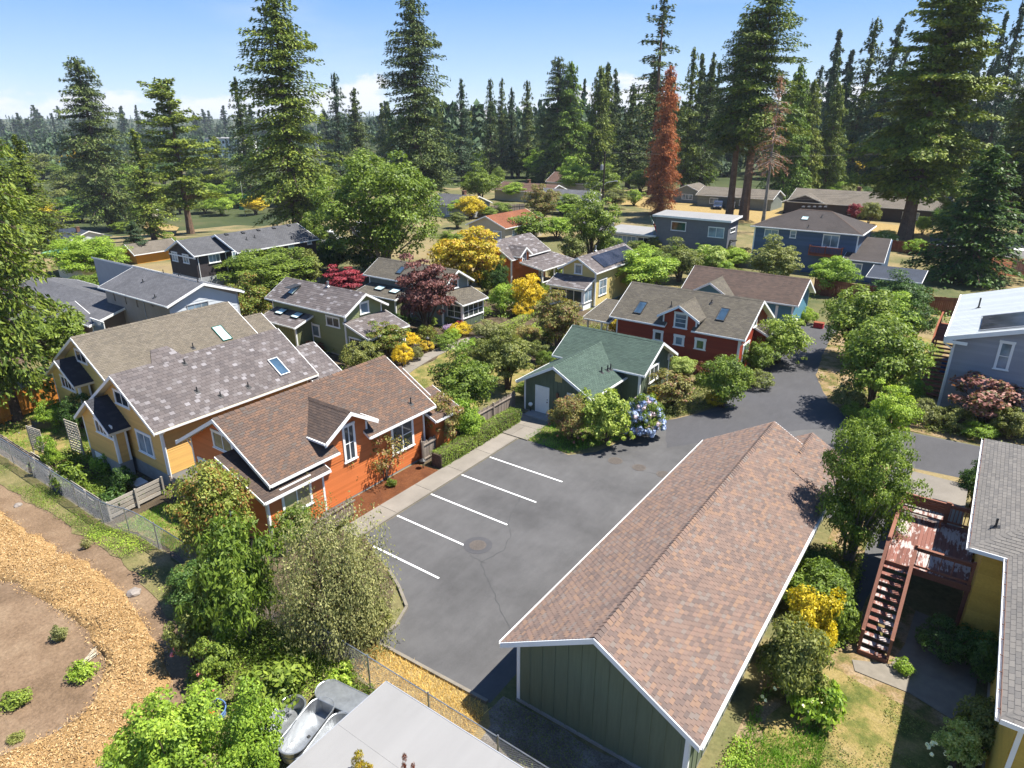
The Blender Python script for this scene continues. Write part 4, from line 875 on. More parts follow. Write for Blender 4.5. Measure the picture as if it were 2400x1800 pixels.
# ------------------------------------------------------------------ green-roofed utility cottage
gc = Gable('green_roofed_cottage', 'green board and batten cottage with a sea green roof beyond the parking bays', 'house', 'x', -25.44, -17.85, 43.84, 2.93, 2.85, 4.5, 'forest', 'sh_green', orake=.5, oeave=.4, sides=('N', 'a1'), kind='batten', parts=True, exp=.3, base=.1, sh=(.145, .32, .014, 300), group='cottages round the garden court', ridgecap='sh_green')
def green_more():
    r = gc.root
    w = Gable('x', None, None, 'y', 36.15, 43.0, -22.4, 3.0, 2.3, 3.97, 'forest', 'sh_green', root=r, rname='wing_roof', orake=.45, oeave=.4, sides=('a0', 'N', 'F'), kind='batten', parts=True, exp=.3, base=.1, sh=(.145, .32, .014, 0), z0=0, zb=-.3)
    A = w.W['a0']; a = A.uz(1256, 962); b = A.uz(1286, 905); u0, z0 = A.uz(1256, 964); u1, z1 = A.uz(1287, 908)
    door(r, A, u0 + .05, u1 - .03, .1, 2.08); u0, _ = A.uz(1330, 930); u1, _ = A.uz(1363, 935); door(r, A, u0 + .08, u1 - .06, .1, 2.08)
    u, z = A.uz(1310, 886); m = MB(); wbox(m, A, u - .28, u + .28, z - .28, z + .28, .03, .045); wbox(m, A, u - .3, u + .3, z - .03, z + .03, .045, .06); wbox(m, A, u - .03, u + .03, z - .3, z + .3, .045, .062); m.build('attic_vent', X['butter'], r)
    u, z = A.uz(1308, 926); m = MB(); wbox(m, A, u - .08, u + .08, z - .18, z + .18, .035, .16); m.build('wall_lantern', X['rust'], r)
    A1 = gc.W['a1']; wpx(r, A1, (1519, 899), (1543, 852), 2, 1, casing=.13)
    for u_ in (.3, A1.L - .3): bracket(r, A1, u_, gc.zr - abs(u_ - A1.L / 2) * gc.sl - .35, .4)
    for q in ((1410, 873), (1424, 869), (1431, 866)): w.vent(*q, .42, r=.05)
    m = MB(); m.box(-24.4, -22.4, 35.6, 36.6, .02, .16); m.build('doorstep', X['concrete'], r)
green_more()
# ------------------------------------------------------------------ red cottage along the driveway
rc = Gable('red_cottage', 'deep red cottage with a grey olive roof, two skylights and a dormer beside the driveway', 'house', 'x', -26.24, -14.34, 55.70, 4.10, 3.30, 5.60, 'red', 'sh_olive', orake=.5, oeave=.45, sides=('N', 'a1'), base=.15, sh=(.145, .32, .014, 0), exp=.13, group='cottages round the garden court', notch=(-21.05, -18.75, .47))
def red_more():
    r = rc.root; N = rc.W['N']
    for a, b, c_, rr, pn in (((1531.5, 776), (1553.5, 799), 1, 1, 'pane'), ((1580, 787), (1603, 810.5), 1, 1, 'panesky'), ((1629, 795), (1653, 820.5), 1, 1, 'greenpane')): wpx(r, N, a, b, c_, rr, casing=.2, pane=pn)
    y0 = N.o.y; x = -19.95; zr = 5.22; hw = 1.83; sd = .59; zl = zr - hw * sd; hb = hw - .4; zt = zr - .17 - hb * sd; b = MB()
    b.prism([(x - hb, y0 - .03, 2.6), (x + hb, y0 - .03, 2.6), (x + hb, y0 - .03, zt), (x, y0 - .03, zr - .17), (x - hb, y0 - .03, zt)], (0, 3, 0)); b.build('dormer_wall', X['red'], r)
    W = Wall((x - hb, y0 - .03), (1, 0), (0, -1), 2 * hb); wpx(r, W, (1581.5, 733), (1610, 771), 1, 3, casing=.14, pane='panesky')
    for s_ in (-1, 1): m = MB(); m.box(x + s_ * hb - .06, x + s_ * hb + .06, y0 - .07, y0 + .03, 3.2, zt); m.build('corner_board', X['white'], r)
    ye = y0 - .5; yb = rc.c - (rc.zr - zr) / rc.sl; m = MB()
    for s_ in (-1, 1): m.prism([(x + s_ * hw, ye, zl - .12), (x + s_ * hw, ye, zl), (x, ye, zr), (x, ye, zr - .12)], (0, yb - ye + .5, 0))
    rf = m.build('dormer_roof', X['sh_olive'], r); pl = []; back = ye + 0
    for s_ in (-1, 1):
        bl = (rc.c - (rc.zr - zl) / rc.sl) - ye
        pl.append(Plane((x + s_ * hw, ye, zl), (0, 1, 0), Vector((-s_ * hw, 0, zr - zl)), [(0, 0), (bl, 0), (yb - ye, math.hypot(hw, zr - zl)), (0, math.hypot(hw, zr - zl))]))
    lay(r, rf, pl, X['sh_olive'], .145, .32, .014, 0); cap_row(r, rf, Vector((x, ye, zr)), Vector((x, yb, zr)), -pl[0].V, -pl[1].V, X['sh_olive'], parts=False)
    for s_ in (-1, 1): MB().prism([(x + s_ * (hw + .01), ye, zl - .2), (x + s_ * (hw + .01), ye, zl + .01), (x, ye, zr + .01), (x, ye, zr - .2)], (0, -.045, 0)).build('bargeboard', X['white'], r)
    rc.sky(1501, 722, .75, 1.5); rc.sky(1694, 738, .75, 1.5); rc.vent(1667, 710, .3, bend=True); rc.vent(1573, 719, .5)
    A = rc.W['a1']; wpx(r, A, (1736, 846), (1756, 800), 2, 1, casing=.15, pane='panesky'); a = A.uz(1763, 760); window(r, A, A.L / 2 - .55, A.L / 2 + .35, 3.35, 4.3, 1, 1, casing=.14)
    shed(r, 'porch_roof', (-13.6, 55.6, 2.75), (-13.6, 58.6, 2.75), (-15.4, 55.6, 3.6), (-15.4, 58.6, 3.6), 'sh_olive', 'red', 0, .3)
    shed(r, 'side_porch_roof', (-29.0, 51.6, 2.7), (-26.3, 51.6, 2.7), (-29.0, 56.3, 3.5), (-26.3, 56.3, 3.5), 'sh_olive', None)
    for q in ((-28.6, 52.0), (-28.6, 55.9), (-27.2, 52.0)): m = MB(); m.box(q[0] - .07, q[0] + .07, q[1] - .07, q[1] + .07, 0, 2.65); m.build('porch_post', X['white'], r)
    for u_ in (.15, A.L - .15): bracket(r, A, u_, 3.0, .4)
    rc.downspout(-14.8, -1)
red_more()
# ------------------------------------------------------------------ teal cottage behind the red one
bc = Gable('teal_cottage', 'teal blue cottage with a long red brown shingle roof behind the red cottage', 'house', 'x', -25.6, -13.9, 69.62, 3.41, 2.95, 4.87, 'bluewall', 'sh_brown', orake=.5, oeave=.4, sides=('N', 'a1'), exp=.16, base=.1, sh=(.145, .32, .014, 0), group='cottages round the garden court')
def teal_more():
    r = bc.root; x = -23.3; P = bc.P
    Gable('x', None, None, 'y', 65.0, 69.0, -22.2, 2.2, 3.0, 4.3, 'bluewall', 'sh_olive', root=r, rname='cross_roof', orake=.4, oeave=.3, sh=(.145, .32, .014, 0), zb=-.2)
    A = bc.W['a1']; m = MB(); wbox(m, A, .3, 1.0, .5, 1.35, .03, .4); wbox(m, A, .36, .94, .6, 1.25, .4, .41); m.build('heat_pump', X['white'], r)
    N = bc.W['N']; m = MB(); wbox(m, N, N.L - 1.6, N.L - 1.35, 0, 2.6, .03, .05); m.build('corner_board', X['white'], r)
teal_more()
# ------------------------------------------------------------------ sage cottage
sc_ = Gable('sage_cottage', 'sage green cottage with a grey slate roof, an open skylight and a flat panel lean-to', 'house', 'x', -54.27, -43.33, 38.99, 2.55, 3.95, 5.42, 'sage', 'sh_slate', orake=.5, oeave=.4, sides=('N', 'a1'), exp=.14, base=.15, sh=(.24, .45, .016, 0), group='cottages round the garden court')
def leanto(B, r, pts, z0, wallm, roofm, kind, sides, drop, dz, sh, exp, ex):
    pass
def sage_more():
    r = sc_.root; N = sc_.W['N']; A = sc_.W['a1']; y = N.o.y
    wpx(r, N, (764, 740), (798, 769), 2, 1, casing=.12); wpx(r, N, (729.5, 760), (752, 790), 1, 1, casing=.14, pane='panesky'); wpx(r, A, (843.5, 737), (863, 707), 1, 1, casing=.14, pane='panesky')
    Ps, Ws, _ = shed(r, 'lean_to_roof', (-53.2, 34.7, 2.55), (-48.0, 34.7, 2.55), (-53.2, y, 3.2), (-48.0, y, 3.2), 'sh_slate', 'moss', 0, .3, sid=('batten', ('front', 'right')), exp=.3, sh=(.24, .45, .016, 0))
    for q in ((660, 732), (697, 741)): u, v = Ps.uv(*q); skylight(r, Ps, u, v, 1.0, .9, pane='skypale', rise=.16)
    u, v = sc_.near.uv(690, 680); skylight(r, sc_.near, u, v, .8, 1.2, pane='skypale', rise=.12)
    s = MB(); P = sc_.near; s.prism([P.pt(u - .4, v + .6, .14), P.pt(u + .4, v + .6, .14), P.pt(u + .4, v - .5, .62), P.pt(u - .4, v - .5, .62)], P.N * .05); s.build('open_sash', X['gunmetal'], r)
    sc_.vent(769, 672, .5, r=.11, mat='steel')
    Ps, Ws, _ = shed(r, 'porch_roof', (-40.9, 36.6, 2.35), (-40.9, 41.6, 2.35), (A.o.x, 36.6, 3.3), (A.o.x, 41.6, 3.3), 'sh_slate', 'sage', 0, .3, sid=('lap', ('front', 'right')), exp=.14, sh=(.24, .45, .016, 0))
    W = Ws['front']; window(r, W, .3, W.L * .5 - .05, .9, 2.0, 3, 1, casing=.08); window(r, W, W.L * .5 + .05, W.L - .3, .9, 2.0, 3, 1, casing=.08); W = Ws['left'];
    try: window(r, W, .3, W.L - .3, .9, 1.95, 3, 1, casing=.08)
    except Exception: pass
sage_more()
# ------------------------------------------------------------------ slate-green cottage behind the purple tree
pc = Gable('slate_green_cottage', 'dark slate green cottage with a tan roof and white sunroom behind the purple tree', 'house', 'x', -54.24, -42.99, 51.08, 2.45, 4.0, 5.4, 'wall_dkgreen', 'sh_olive', orake=.5, oeave=.4, sides=('N', 'a1'), kind='lap', exp=.15, base=.15, sh=(.145, .32, .014, 0), group='cottages round the garden court')
def slate_more():
    r = pc.root; N = pc.W['N']; A = pc.W['a1']; y = N.o.y
    wpx(r, A, (1057, 677.5), (1073, 653.5), 1, 1, casing=.14); wpx(r, N, (960, 712), (972, 735), 1, 1)
    Ps, Ws, _ = shed(r, 'lean_to_roof', (-53.5, 46.6, 2.6), (-47.6, 46.6, 2.6), (-53.5, y, 3.2), (-47.6, y, 3.2), 'sh_olive', 'moss', 0, .3, sid=('batten', ('front', 'right')), exp=.3)
    for q in ((891.7, 677), (926, 684)): u, v = Ps.uv(*q); skylight(r, Ps, u, v, 1.1, .9, pane='skypale', rise=.16)
    pc.sky(940, 634, .7, 1.1)
    Ps, Ws, _ = shed(r, 'sunroom_roof', (-41.1, 49.3, 2.45), (-41.1, 53.4, 2.45), (A.o.x, 49.3, 3.35), (A.o.x, 53.4, 3.35), 'sh_olive', 'forest', 0, .35, sid=('batten', ('front', 'left')), exp=.25)
    W = Ws['front']; window(r, W, .06, W.L - .06, .95, 2.2, 4, 2, casing=.1); W = Ws['left']; window(r, W, .06, W.L - .06, .95, 2.2, 2, 2, casing=.1)
slate_more()
# ------------------------------------------------------------------ rust-red cottage and the yellow one with solar panels
ru = Gable('rust_cottage', 'rust red cottage with a spotted slate roof and broad porch behind the yellow maple', 'house', 'y', 65.74, 74.40, -50.13, 3.2, 3.6, 5.46, 'orange', 'sh_slate', orake=.5, oeave=.4, sides=('a0', 'N'), exp=.15, base=.15, sh=(.24, .45, .016, 0), group='cottages round the garden court')
def rust_more():
    r = ru.root; N = ru.W['N']
    Gable('x', None, None, 'x', -50.0, -46.3, 68.0, 1.35, 3.9, 4.9, 'orange', 'sh_slate', root=r, rname='dormer_roof', orake=.4, oeave=.3, sh=(.24, .45, .016, 0), zb=2.4, z0=2.6)
    W = Wall((-46.7, 67.1), (0, 1), (1, 0), 1.8); window(r, W, .45, 1.35, 2.75, 4.2, 2, 2, casing=.13)
    ru.sky(1209, 584, .8, 1.3)
    Ps, _, _ = shed(r, 'porch_roof', (-43.2, 67.0, 2.6), (-43.2, 75.0, 2.6), (N.o.x, 67.0, 3.3), (N.o.x, 75.0, 3.3), 'sh_slate', None, sh=(.24, .45, .016, 0))
    for y in (67.3, 70, 72.4, 74.7): MB().box(-43.6, -43.44, y - .08, y + .08, 0, 2.6).build('porch_post', X['white'], r)
    wpx(r, N, (1262, 653), (1273, 632), 1, 1); m = MB()
    for y in np.arange(69.5, 74.6, .3): m.box(-43.55, -43.5, y, y + .1, .15, .95)
    m.box(-43.58, -43.47, 67.3, 74.7, .95, 1.03); m.build('porch_railing', X['white'], r)
rust_more()
bu = Gable('butter_cottage', 'butter yellow cottage with solar panels on its roof and a glazed white porch', 'house', 'y', 63.72, 74.87, -36.68, 2.45, 3.95, 5.37, 'butter', 'sh_slate', orake=.45, oeave=.35, sides=('a0', 'N'), exp=.15, base=.15, sh=(.24, .45, .016, 0), group='cottages round the garden court')
def butter_more():
    r = bu.root; A = bu.W['a0']; N = bu.W['N']
    wpx(r, A, (1347, 619), (1365, 643), 1, 1, casing=.14, pane='panesky'); wpx(r, N, (1402, 694), (1422, 652), 2, 2, casing=.12, pane='panesky')
    y = A.o.y; Ps, Ws, _ = shed(r, 'porch_roof', (-39.5, 61.9, 2.45), (-34.6, 61.9, 2.45), (-39.5, y, 3.3), (-34.6, y, 3.3), 'sh_slate', 'white', 0, .3, sh=(.24, .45, .016, 0))
    W = Ws['front']; window(r, W, .1, W.L - .1, .85, 2.15, 4, 1, casing=.12, pane='pane'); W = Ws['right']; window(r, W, .1, W.L - .15, .85, 2.15, 2, 1, casing=.1, pane='panesky')
    P = bu.near
    for k in range(4):
        u = 2.2 + k * 2.1; m = MB(); m.prism([P.pt(u, .35, .06), P.pt(u + 2.07, .35, .06), P.pt(u + 2.07, 2.35, .06), P.pt(u, 2.35, .06)], P.N * .04); m.build('solar_panel', X['solar'], r)
    bu.vent(1396, 588, .6, r=.1, mat='steel')
butter_more()
for p_, q_ in ((bu, 1), (ru, 1)): pass
# ------------------------------------------------------------------ houses beyond the court
g5 = Gable('grey_split_house', 'grey two storey house with a slate grey roof, pale gable and blind side wall', 'house', 'x', -67.0, -55.09, 31.16, 3.5, 4.9, 6.2, 'wall_taupe', 'fs_slate', orake=.4, oeave=.35, z0=-.6, sides=(), th=.14)
def split_more():
    r = g5.root; N = g5.W['N']; A = g5.W['a1']
    siding(r, A, [(0, .2), (A.L, .2), (A.L, 4.5), (A.L / 2, 5.9), (0, 4.5)], 'lap', X['wall_pale'], False, .28); wpx(r, A, (439, 730), (487, 706), 3, 1, casing=.06, trim='wall_grey', pane='panesky')
    for a, b in (((266, 682), (270, 703)), ((292, 689), (297, 711)), ((318, 697), (324, 718)), ((353, 707), (359, 717))): wpx(r, N, a, b, 1, 1, casing=.04, trim='wall_taupe', pane='curtain')
    m = MB(); wbox(m, N, N.L * .62, N.L * .62 + .1, -.4, 4.7, 0, .05); m.build('downspout', X['wall_grey'], r)
    Ps, Ws, _ = shed(r, 'upper_roof', (-55.1, 34.9, 4.75), (-75.4, 34.9, 4.75), (-55.1, 31.13, 6.24), (-75.4, 31.13, 6.24), 'fs_slate', 'wall_grey', -1, .4)
    m = MB(); m.box(-74.9, -67.2, 31.3, 31.6, -1, 6.05); m.build('upper_wall', X['wall_grey'], r)
    for q in ((335, 661), (363, 697)): g5.vent(*q, .3, bend=True)
    for q in ((383, 640), (419, 648), (424, 648), (464, 662)):
        u, v = Ps.uv(*q); pipe(r, Ps, u, v, .35)
split_more()
g6 = Gable('plum_house', 'plum black long house with a grey roof and white framed windows', 'house', 'y', 43.67, 55.12, -73.03, 4.0, 5.45, 7.08, 'wall_plum', 'fs_grey', orake=.3, oeave=.3, th=.14, z0=-.6)
def plum_more():
    r = g6.root; s = Gable('x', None, None, 'y', 39.69, 44.3, -74.09, 3.0, 5.45, 6.87, 'wall_plum', 'fs_grey', root=r, rname='wing_roof', orake=.3, oeave=.3, z0=-.6, zb=-1, th=.14)
    A = s.W['a0']; N = s.W['N']; N2 = g6.W['N']
    for W, l in ((A, A.L), (N, N.L)):
        m = MB(); wbox(m, W, 0, l, -.6, 2.9, 0, .04)
        for k in range(1, 5): wbox(m, W, l * k / 5 - .03, l * k / 5 + .03, .2, 2.7, .04, .06)
        m.build('lower_cladding', X['wall_grey'], r)
    for a, b in (((402, 590), (419, 613)), ((428, 596), (445, 618))): wpx(r, A, a, b, 2, 1, casing=.1, pane='panesky')
    wpx(r, N, (490, 617), (514, 594), 3, 1, casing=.1, pane='panesky'); m = MB(); wbox(m, A, 0, A.L, 5.0, 5.15, 0, .06); m.build('band_board', X['white'], r)
    for a, b in (((545, 606), (551, 590)), ((634, 600), (645, 578)), ((676, 582), (688, 571)), ((720, 573), (729, 562))): wpx(r, N2, a, b, 1, 1, casing=.08, pane='panesky')
    m = MB(); wbox(m, N2, 0, N2.L, -.6, 3.2, 0, .03); m.build('lower_cladding', X['wall_taupe'], r)
    for q in ((530, 550), (569, 546), (605, 540), (641, 535), (676, 529)): u, v = g6.near.uv(*q); roofvent(r, g6.near, u, v, .2)
    for q in ((578, 562), (597, 557), (684, 560)): g6.vent(*q, .35)
    s.downspout(43.6, 1); s.downspout(40.2, 1)
plum_more()
def flat_house(name, label, x0, x1, y0, y1, zt, wall, rise=.25, z0=0, trim='white'):
    r = thing(name, label, 'house', ((x0 + x1) / 2, (y0 + y1) / 2, z0)); b = MB(); b.prism([(x0, y0, z0 - .5), (x1, y0, z0 - .5), (x1, y0, zt - .15), (x0, y0, zt - .15)], (0, y1 - y0, 0)); b.build('wall', X[wall], r)
    m = MB(); m.prism([(x0 - .4, y0 - .4, zt - .15), (x1 + .4, y0 - .4, zt - .15), (x1 + .4, y1 + .4, zt - .15 + rise), (x0 - .4, y1 + .4, zt - .15 + rise)], (0, 0, .15)); m.build('roof', X['membrane'] if wall != 'x' else X['fs_dark'], r)
    m = MB(); m.prism([(x0 - .42, y0 - .44, zt - .25), (x1 + .42, y0 - .44, zt - .25), (x1 + .42, y0 - .44, zt + .03), (x0 - .42, y0 - .44, zt + .03)], (0, .035, 0)); m.prism([(x1 + .405, y0 - .4, zt - .25), (x1 + .405, y1 + .4, zt - .25 + rise), (x1 + .405, y1 + .4, zt + .02 + rise), (x1 + .405, y0 - .4, zt + .02)], (.035, 0, 0)); m.build('fascia', X[trim], r)
    return r, dict(N=Wall((x0, y0), (1, 0), (0, -1), x1 - x0), a1=Wall((x1, y0), (0, 1), (1, 0), y1 - y0))
def modern():
    a = hit(1530, 503, (0, 0, 6.0), Vector((0, 0, 1))); b = hit(1709, 520, (0, 0, 6.0), Vector((0, 0, 1))); c = hit(1763, 511, (0, 0, 6.0), Vector((0, 0, 1)))
    r, W = flat_house('charcoal_flat_house', 'charcoal blue flat roofed house with white framed windows and a satellite dish', a.x + .4, b.x - .4, a.y + .4, c.y - .4, 6.0, 'wall_modern')
    for k in range(15): m = MB(); wbox(m, W['N'], 0, W['N'].L, .3 + k * .36, .3 + k * .36 + .34, 0, .02); m.build('board', X['wall_modern'], r)
    for k in range(15): m = MB(); wbox(m, W['a1'], 0, W['a1'].L, .3 + k * .36, .3 + k * .36 + .34, 0, .02); m.build('board', X['wall_modern'], r)
    wpx(r, W['N'], (1574, 519), (1607, 542), 1, 1, casing=.1, pane='greenpane'); wpx(r, W['N'], (1661, 532), (1696, 558), 2, 1, casing=.1, pane='panesky'); wpx(r, W['a1'], (1711, 546), (1723, 533), 2, 1, casing=.08)
    m = MB(); p = W['a1'].pt(1.4, 2.9, .5); m.lathe(p, [(.1, 0), (.42, .12), (.55, .25)], 10); m.bar(p + Vector((0, 0, .05)), p - W['a1'].N * .5 + Vector((0, 0, -.3)), .06); m.build('satellite_dish', X['gunmetal'], r)
    y0 = a.y - .6; r2, W2 = flat_house('glazed_annex', 'low grey annex with a wall of white framed glazing beside the flat roofed house', a.x - 8.2, a.x + .2, a.y + .4, a.y + 6.5, 2.9, 'wall_grey', .15)
    window(r2, W2['N'], 1.6, 5.6, .3, 2.4, 5, 2, casing=.08, pane='panesky'); window(r2, W2['N'], 5.8, 7.8, .1, 2.4, 2, 1, casing=.1)
modern()
def hip_house():
    z = 5.6; a = hit(1759, 529, (0, 0, z), Vector((0, 0, 1))); b = hit(2023.7, 551, (0, 0, z), Vector((0, 0, 1))); c = hit(2064, 530, (0, 0, z), Vector((0, 0, 1)))
    x0, x1, y0, y1 = a.x, b.x, a.y, c.y; w = (y1 - y0) / 2; zr = z + w * .42; cy = (y0 + y1) / 2
    r = thing('navy_hip_house', 'navy blue two storey house with a grey brown hip roof and a small red balcony', 'house', ((x0 + x1) / 2, cy, 0)); o = .5
    MB().box(x0 + o, x1 - o, y0 + o, y1 - o, -.4, z - .1).build('wall', X['navy'], r)
    m = MB(); A, B_, C_, D = (x0, y0, z), (x1, y0, z), (x1, y1, z), (x0, y1, z); R0, R1 = (x0 + w, cy, zr), (x1 - w, cy, zr); dn = lambda p: (p[0], p[1], p[2] - .14)
    for f in ((A, B_, R1, R0), (B_, C_, R1), (C_, D, R0, R1), (D, A, R0)): m.poly(f)
    m.mi = 1
    for p, q in ((A, B_), (B_, C_), (C_, D), (D, A)): m.poly([p, q, dn(q), dn(p)])
    m.poly([dn(A), dn(D), dn(C_), dn(B_)]); rf = m.build('roof', [X['fs_dark'], X['white']], r); uvl = rf.data.uv_layers.new(name='UVMap'); off = OFF[r.name]
    for pf in rf.data.polygons:
        nn = pf.normal; up = Vector((0, 0, 1)) - nn * nn.z; up = up.normalized() if up.length > .01 else Vector((0, 1, 0)); sd = up.cross(nn)
        for li in pf.loop_indices: co = rf.data.vertices[rf.data.loops[li].vertex_index].co; uvl.data[li].uv = (co.dot(sd), co.dot(up))
    cap_row(r, rf, Vector(R0), Vector(R1), Vector((0, -1, -.42)).normalized(), Vector((0, 1, -.42)).normalized(), X['sh_dkbrown'], parts=False)
    for p, q in ((B_, R1), (A, R0)): cap_row(r, rf, Vector(p), Vector(q), Vector((0, -.9, -.3)).normalized(), Vector((.9 if p is B_ else -.9, 0, -.3)).normalized(), X['sh_dkbrown'], parts=False)
    for p, q in ((A, B_), (B_, C_)): m = MB(); m.bar(Vector(p) + Vector((0, 0, -.05)), Vector(q) + Vector((0, 0, -.05)), .13); m.build('gutter', X['white'], r)
    N = Wall((x0 + o, y0 + o), (1, 0), (0, -1), x1 - x0 - 2 * o); E_ = Wall((x1 - o, y0 + o), (0, 1), (1, 0), y1 - y0 - 2 * o)
    siding(r, N, [(0, .2), (N.L, .2), (N.L, z - .15), (0, z - .15)], 'lap', X['navy'], True, .3); siding(r, E_, [(0, .2), (E_.L, .2), (E_.L, z - .15), (0, z - .15)], 'lap', X['navy'], True, .3)
    for u in (.06, N.L - .06): m = MB(); wbox(m, N, u - .08, u + .08, 0, z - .1, 0, .06); m.build('corner_board', X['white'], r)
    wpx(r, N, (1793, 537), (1823, 556), 2, 1, casing=.09, pane='panesky'); wpx(r, N, (1853, 540), (1865, 558), 1, 2, casing=.09, pane='panesky'); wpx(r, N, (1930, 550), (1964, 581), 2, 1, casing=.12, pane='panesky')
    P = Plane(A, (1, 0, 0), Vector((0, w, w * .42)), [(0, 0), (1, 0), (1, 1)])
    u, v = P.uv(1887, 512); skylight(r, P, u, v, .9, .9, pane='skypale'); 
    for q in ((1827, 500), (1926, 509), (1894, 533)): u, v = P.uv(*q); pipe(r, P, u, v, .35, bend=True)
    for k in range(5): roofvent(r, P, *(lambda t: (t[0], t[1] - .2))(P.uv(1884 + k * 13, 484)), .22)
    # balcony
    u0, z0 = N.uz(1898, 598); u1, _ = N.uz(1976, 602); zf = 2.75; bal = MB(); wbox(bal, N, u0, u1, zf - .2, zf, .02, 1.3); b_ = bal.build('balcony', X['redwood'], r)
    m = MB()
    for k in range(int((u1 - u0) / .17)): u = u0 + .06 + k * .17; wbox(m, N, u - .02, u + .02, zf + .1, zf + .95, 1.2, 1.24)
    m.build('balusters', X['redwood'], b_, kind='stuff'); m = MB(); wbox(m, N, u0, u1, zf + .95, zf + 1.03, 1.14, 1.3); wbox(m, N, u0, u1, zf + .05, zf + .11, 1.18, 1.26)
    for u in (u0 + .06, (u0 + u1) / 2, u1 - .06): wbox(m, N, u - .06, u + .06, zf, zf + 1.15, 1.16, 1.28)
    for u in (u0 + .06, u1 - .06): wbox(m, N, u - .03, u + .03, zf + .95, zf + 1.02, .02, 1.2); wbox(m, N, u - .02, u + .02, zf + .05, zf + .1, .02, 1.2)
    m.build('railing', X['redwood'], b_)
    # low wings on the right
    q0 = hit(1990, 655, (0, 0, 2.8), Vector((0, 0, 1)))
    Ps, Ws, _ = shed(r, 'porch_roof', (x1 - 1.6, y0 - 1.8, 2.7), (x1 + 3.2, y0 - 1.8, 2.7), (x1 - 1.6, y0 + 6, 4.6), (x1 + 2.6, y0 + 6, 4.6), 'fs_dark', 'navy', 0, .4)
    window(r, Ws['front'], .5, 2.0, .9, 2.2, 2, 1, casing=.1, pane='panesky')
    q = [hit(a_, b_2, (0, 0, 2.5), Vector((0, 0, 1))) for a_, b_2 in ((2030, 646), (2161, 661), (2037, 612), (2172, 620))]
    Ps, Ws, _ = shed(r, 'carport_roof', (q[0].x, q[0].y, 2.4), (q[1].x, q[0].y, 2.4), (q[0].x, q[0].y + 5.0, 2.95), (q[1].x, q[0].y + 5, 2.95), 'fs_navy', 'navy', 0, .5)
    return x0, x1, y0, y1
hipb = hip_house()
def far_gable(name, label, ax, apx, ln, w, ze, rise, wall, roofm, sgn=1, chimney=None, win=(), z0=None, group=None):
    """a smaller house further off, its near gable apex (axis y) or ridge left end (axis x) sighted at pixel apx"""
    z = (terr(*at(*apx)[:2]) if z0 is None else z0); zr = z + ze + rise; p = hit(*apx, (0, 0, zr), Vector((0, 0, 1)))
    z = terr(p.x, p.y) if z0 is None else z0; p = hit(*apx, (0, 0, z + ze + rise), Vector((0, 0, 1)))
    a0 = p.y if ax == 'y' else p.x; c = p.x if ax == 'y' else p.y
    a0, a1 = (a0, a0 + ln) if ln > 0 else (a0 + ln, a0)
    B = Gable(name, label, 'house', ax, a0, a1, c, w, z + ze, z + ze + rise, wall, roofm, orake=.4, oeave=.4, z0=z, th=.14, group=group)
    for W, u0, u1, q0, q1, cc in win: window(B.root, B.W[W], u0, u1, z + q0, z + q1, cc, 1, casing=.1, pane='panesky')
    if chimney: s_, t_ = chimney; P = B.P; m = MB(); pc_ = P(a0 + s_ * (a1 - a0), c + t_ * w, 0); zt = z + ze + rise; m.box(pc_.x - .35, pc_.x + .35, pc_.y - .35, pc_.y + .35, zt - 1.4, zt + .7); m.box(pc_.x - .42, pc_.x + .42, pc_.y - .42, pc_.y + .42, zt + .7, zt + .8); m.build('chimney', X['rust'], B.root)
    return B
far_gable('beige_house', 'small beige house with a rusty brown gable roof behind the yellow maple', 'y', (1137, 506), 12, 4.2, 2.7, 1.7, 'wall_beige', 'fs_rust', win=(('a0', 5.2, 6.9, .9, 2.0, 2), ('N', 2, 3.4, .9, 2, 2)))
far_gable('rust_roof_house', 'low ranch house with a broad rust coloured roof beneath the tall firs', 'x', (258, 475), 20, 6.0, 2.6, 1.5, 'wall_beige', 'fs_rust', chimney=(.3, .2), win=(('N', 4, 6, .8, 2, 2), ('N', 9, 12, .8, 2, 3)))
far_gable('grey_roof_bungalow', 'grey roofed bungalow with a red chimney behind the yellow shrub', 'x', (140, 472), 13, 5.0, 2.6, 1.5, 'wall_grey', 'fs_tan', chimney=(.75, .1))
far_gable('blue_roof_house', 'pale blue house with a dark blue roof and stone chimney behind the hedge', 'x', (150, 530), 13, 5.0, 2.6, 1.8, 'wall_pale', 'fs_navy', chimney=(.75, -.2), win=(('N', 2, 4, .6, 1.9, 2), ('N', 6, 9, .6, 1.9, 3)))
far_gable('ochre_shed', 'small ochre yellow outbuilding with a grey roof beside the dark weeping conifer', 'y', (292, 573), 7, 2.2, 2.3, 1.3, 'wall_ochre', 'fs_tan')
far_gable('small_grey_house', 'small grey house with a dark roof beyond the timber fence', 'x', (1030, 452), 11, 4.6, 2.6, 1.7, 'wall_grey', 'fs_grey', chimney=(.6, .1), win=(('a1', 2, 3.4, .8, 2, 2), ('N', 5, 6.5, .6, 2, 2)))
far_gable('brown_roof_ranch', 'ranch house with a faded red brown roof beyond the green maples', 'x', (1180, 425), 17, 4.8, 2.6, 1.6, 'wall_beige', 'fs_brown', chimney=(.45, .1))
far_gable('grey_white_house', 'grey roofed house with a white porch behind the bronze tree', 'x', (1275, 440), 14, 4.6, 2.6, 1.6, 'wall_white', 'fs_slate', win=(('N', 3, 5, .6, 2, 2), ('N', 7, 9, .6, 2, 2)))
far_gable('pyramid_roof_house', 'tan house with a tall brown roof and roof aerial near the street', 'x', (1300, 402), 13, 5.0, 3.0, 2.4, 'wall_beige', 'fs_brown', chimney=(.6, -.1))
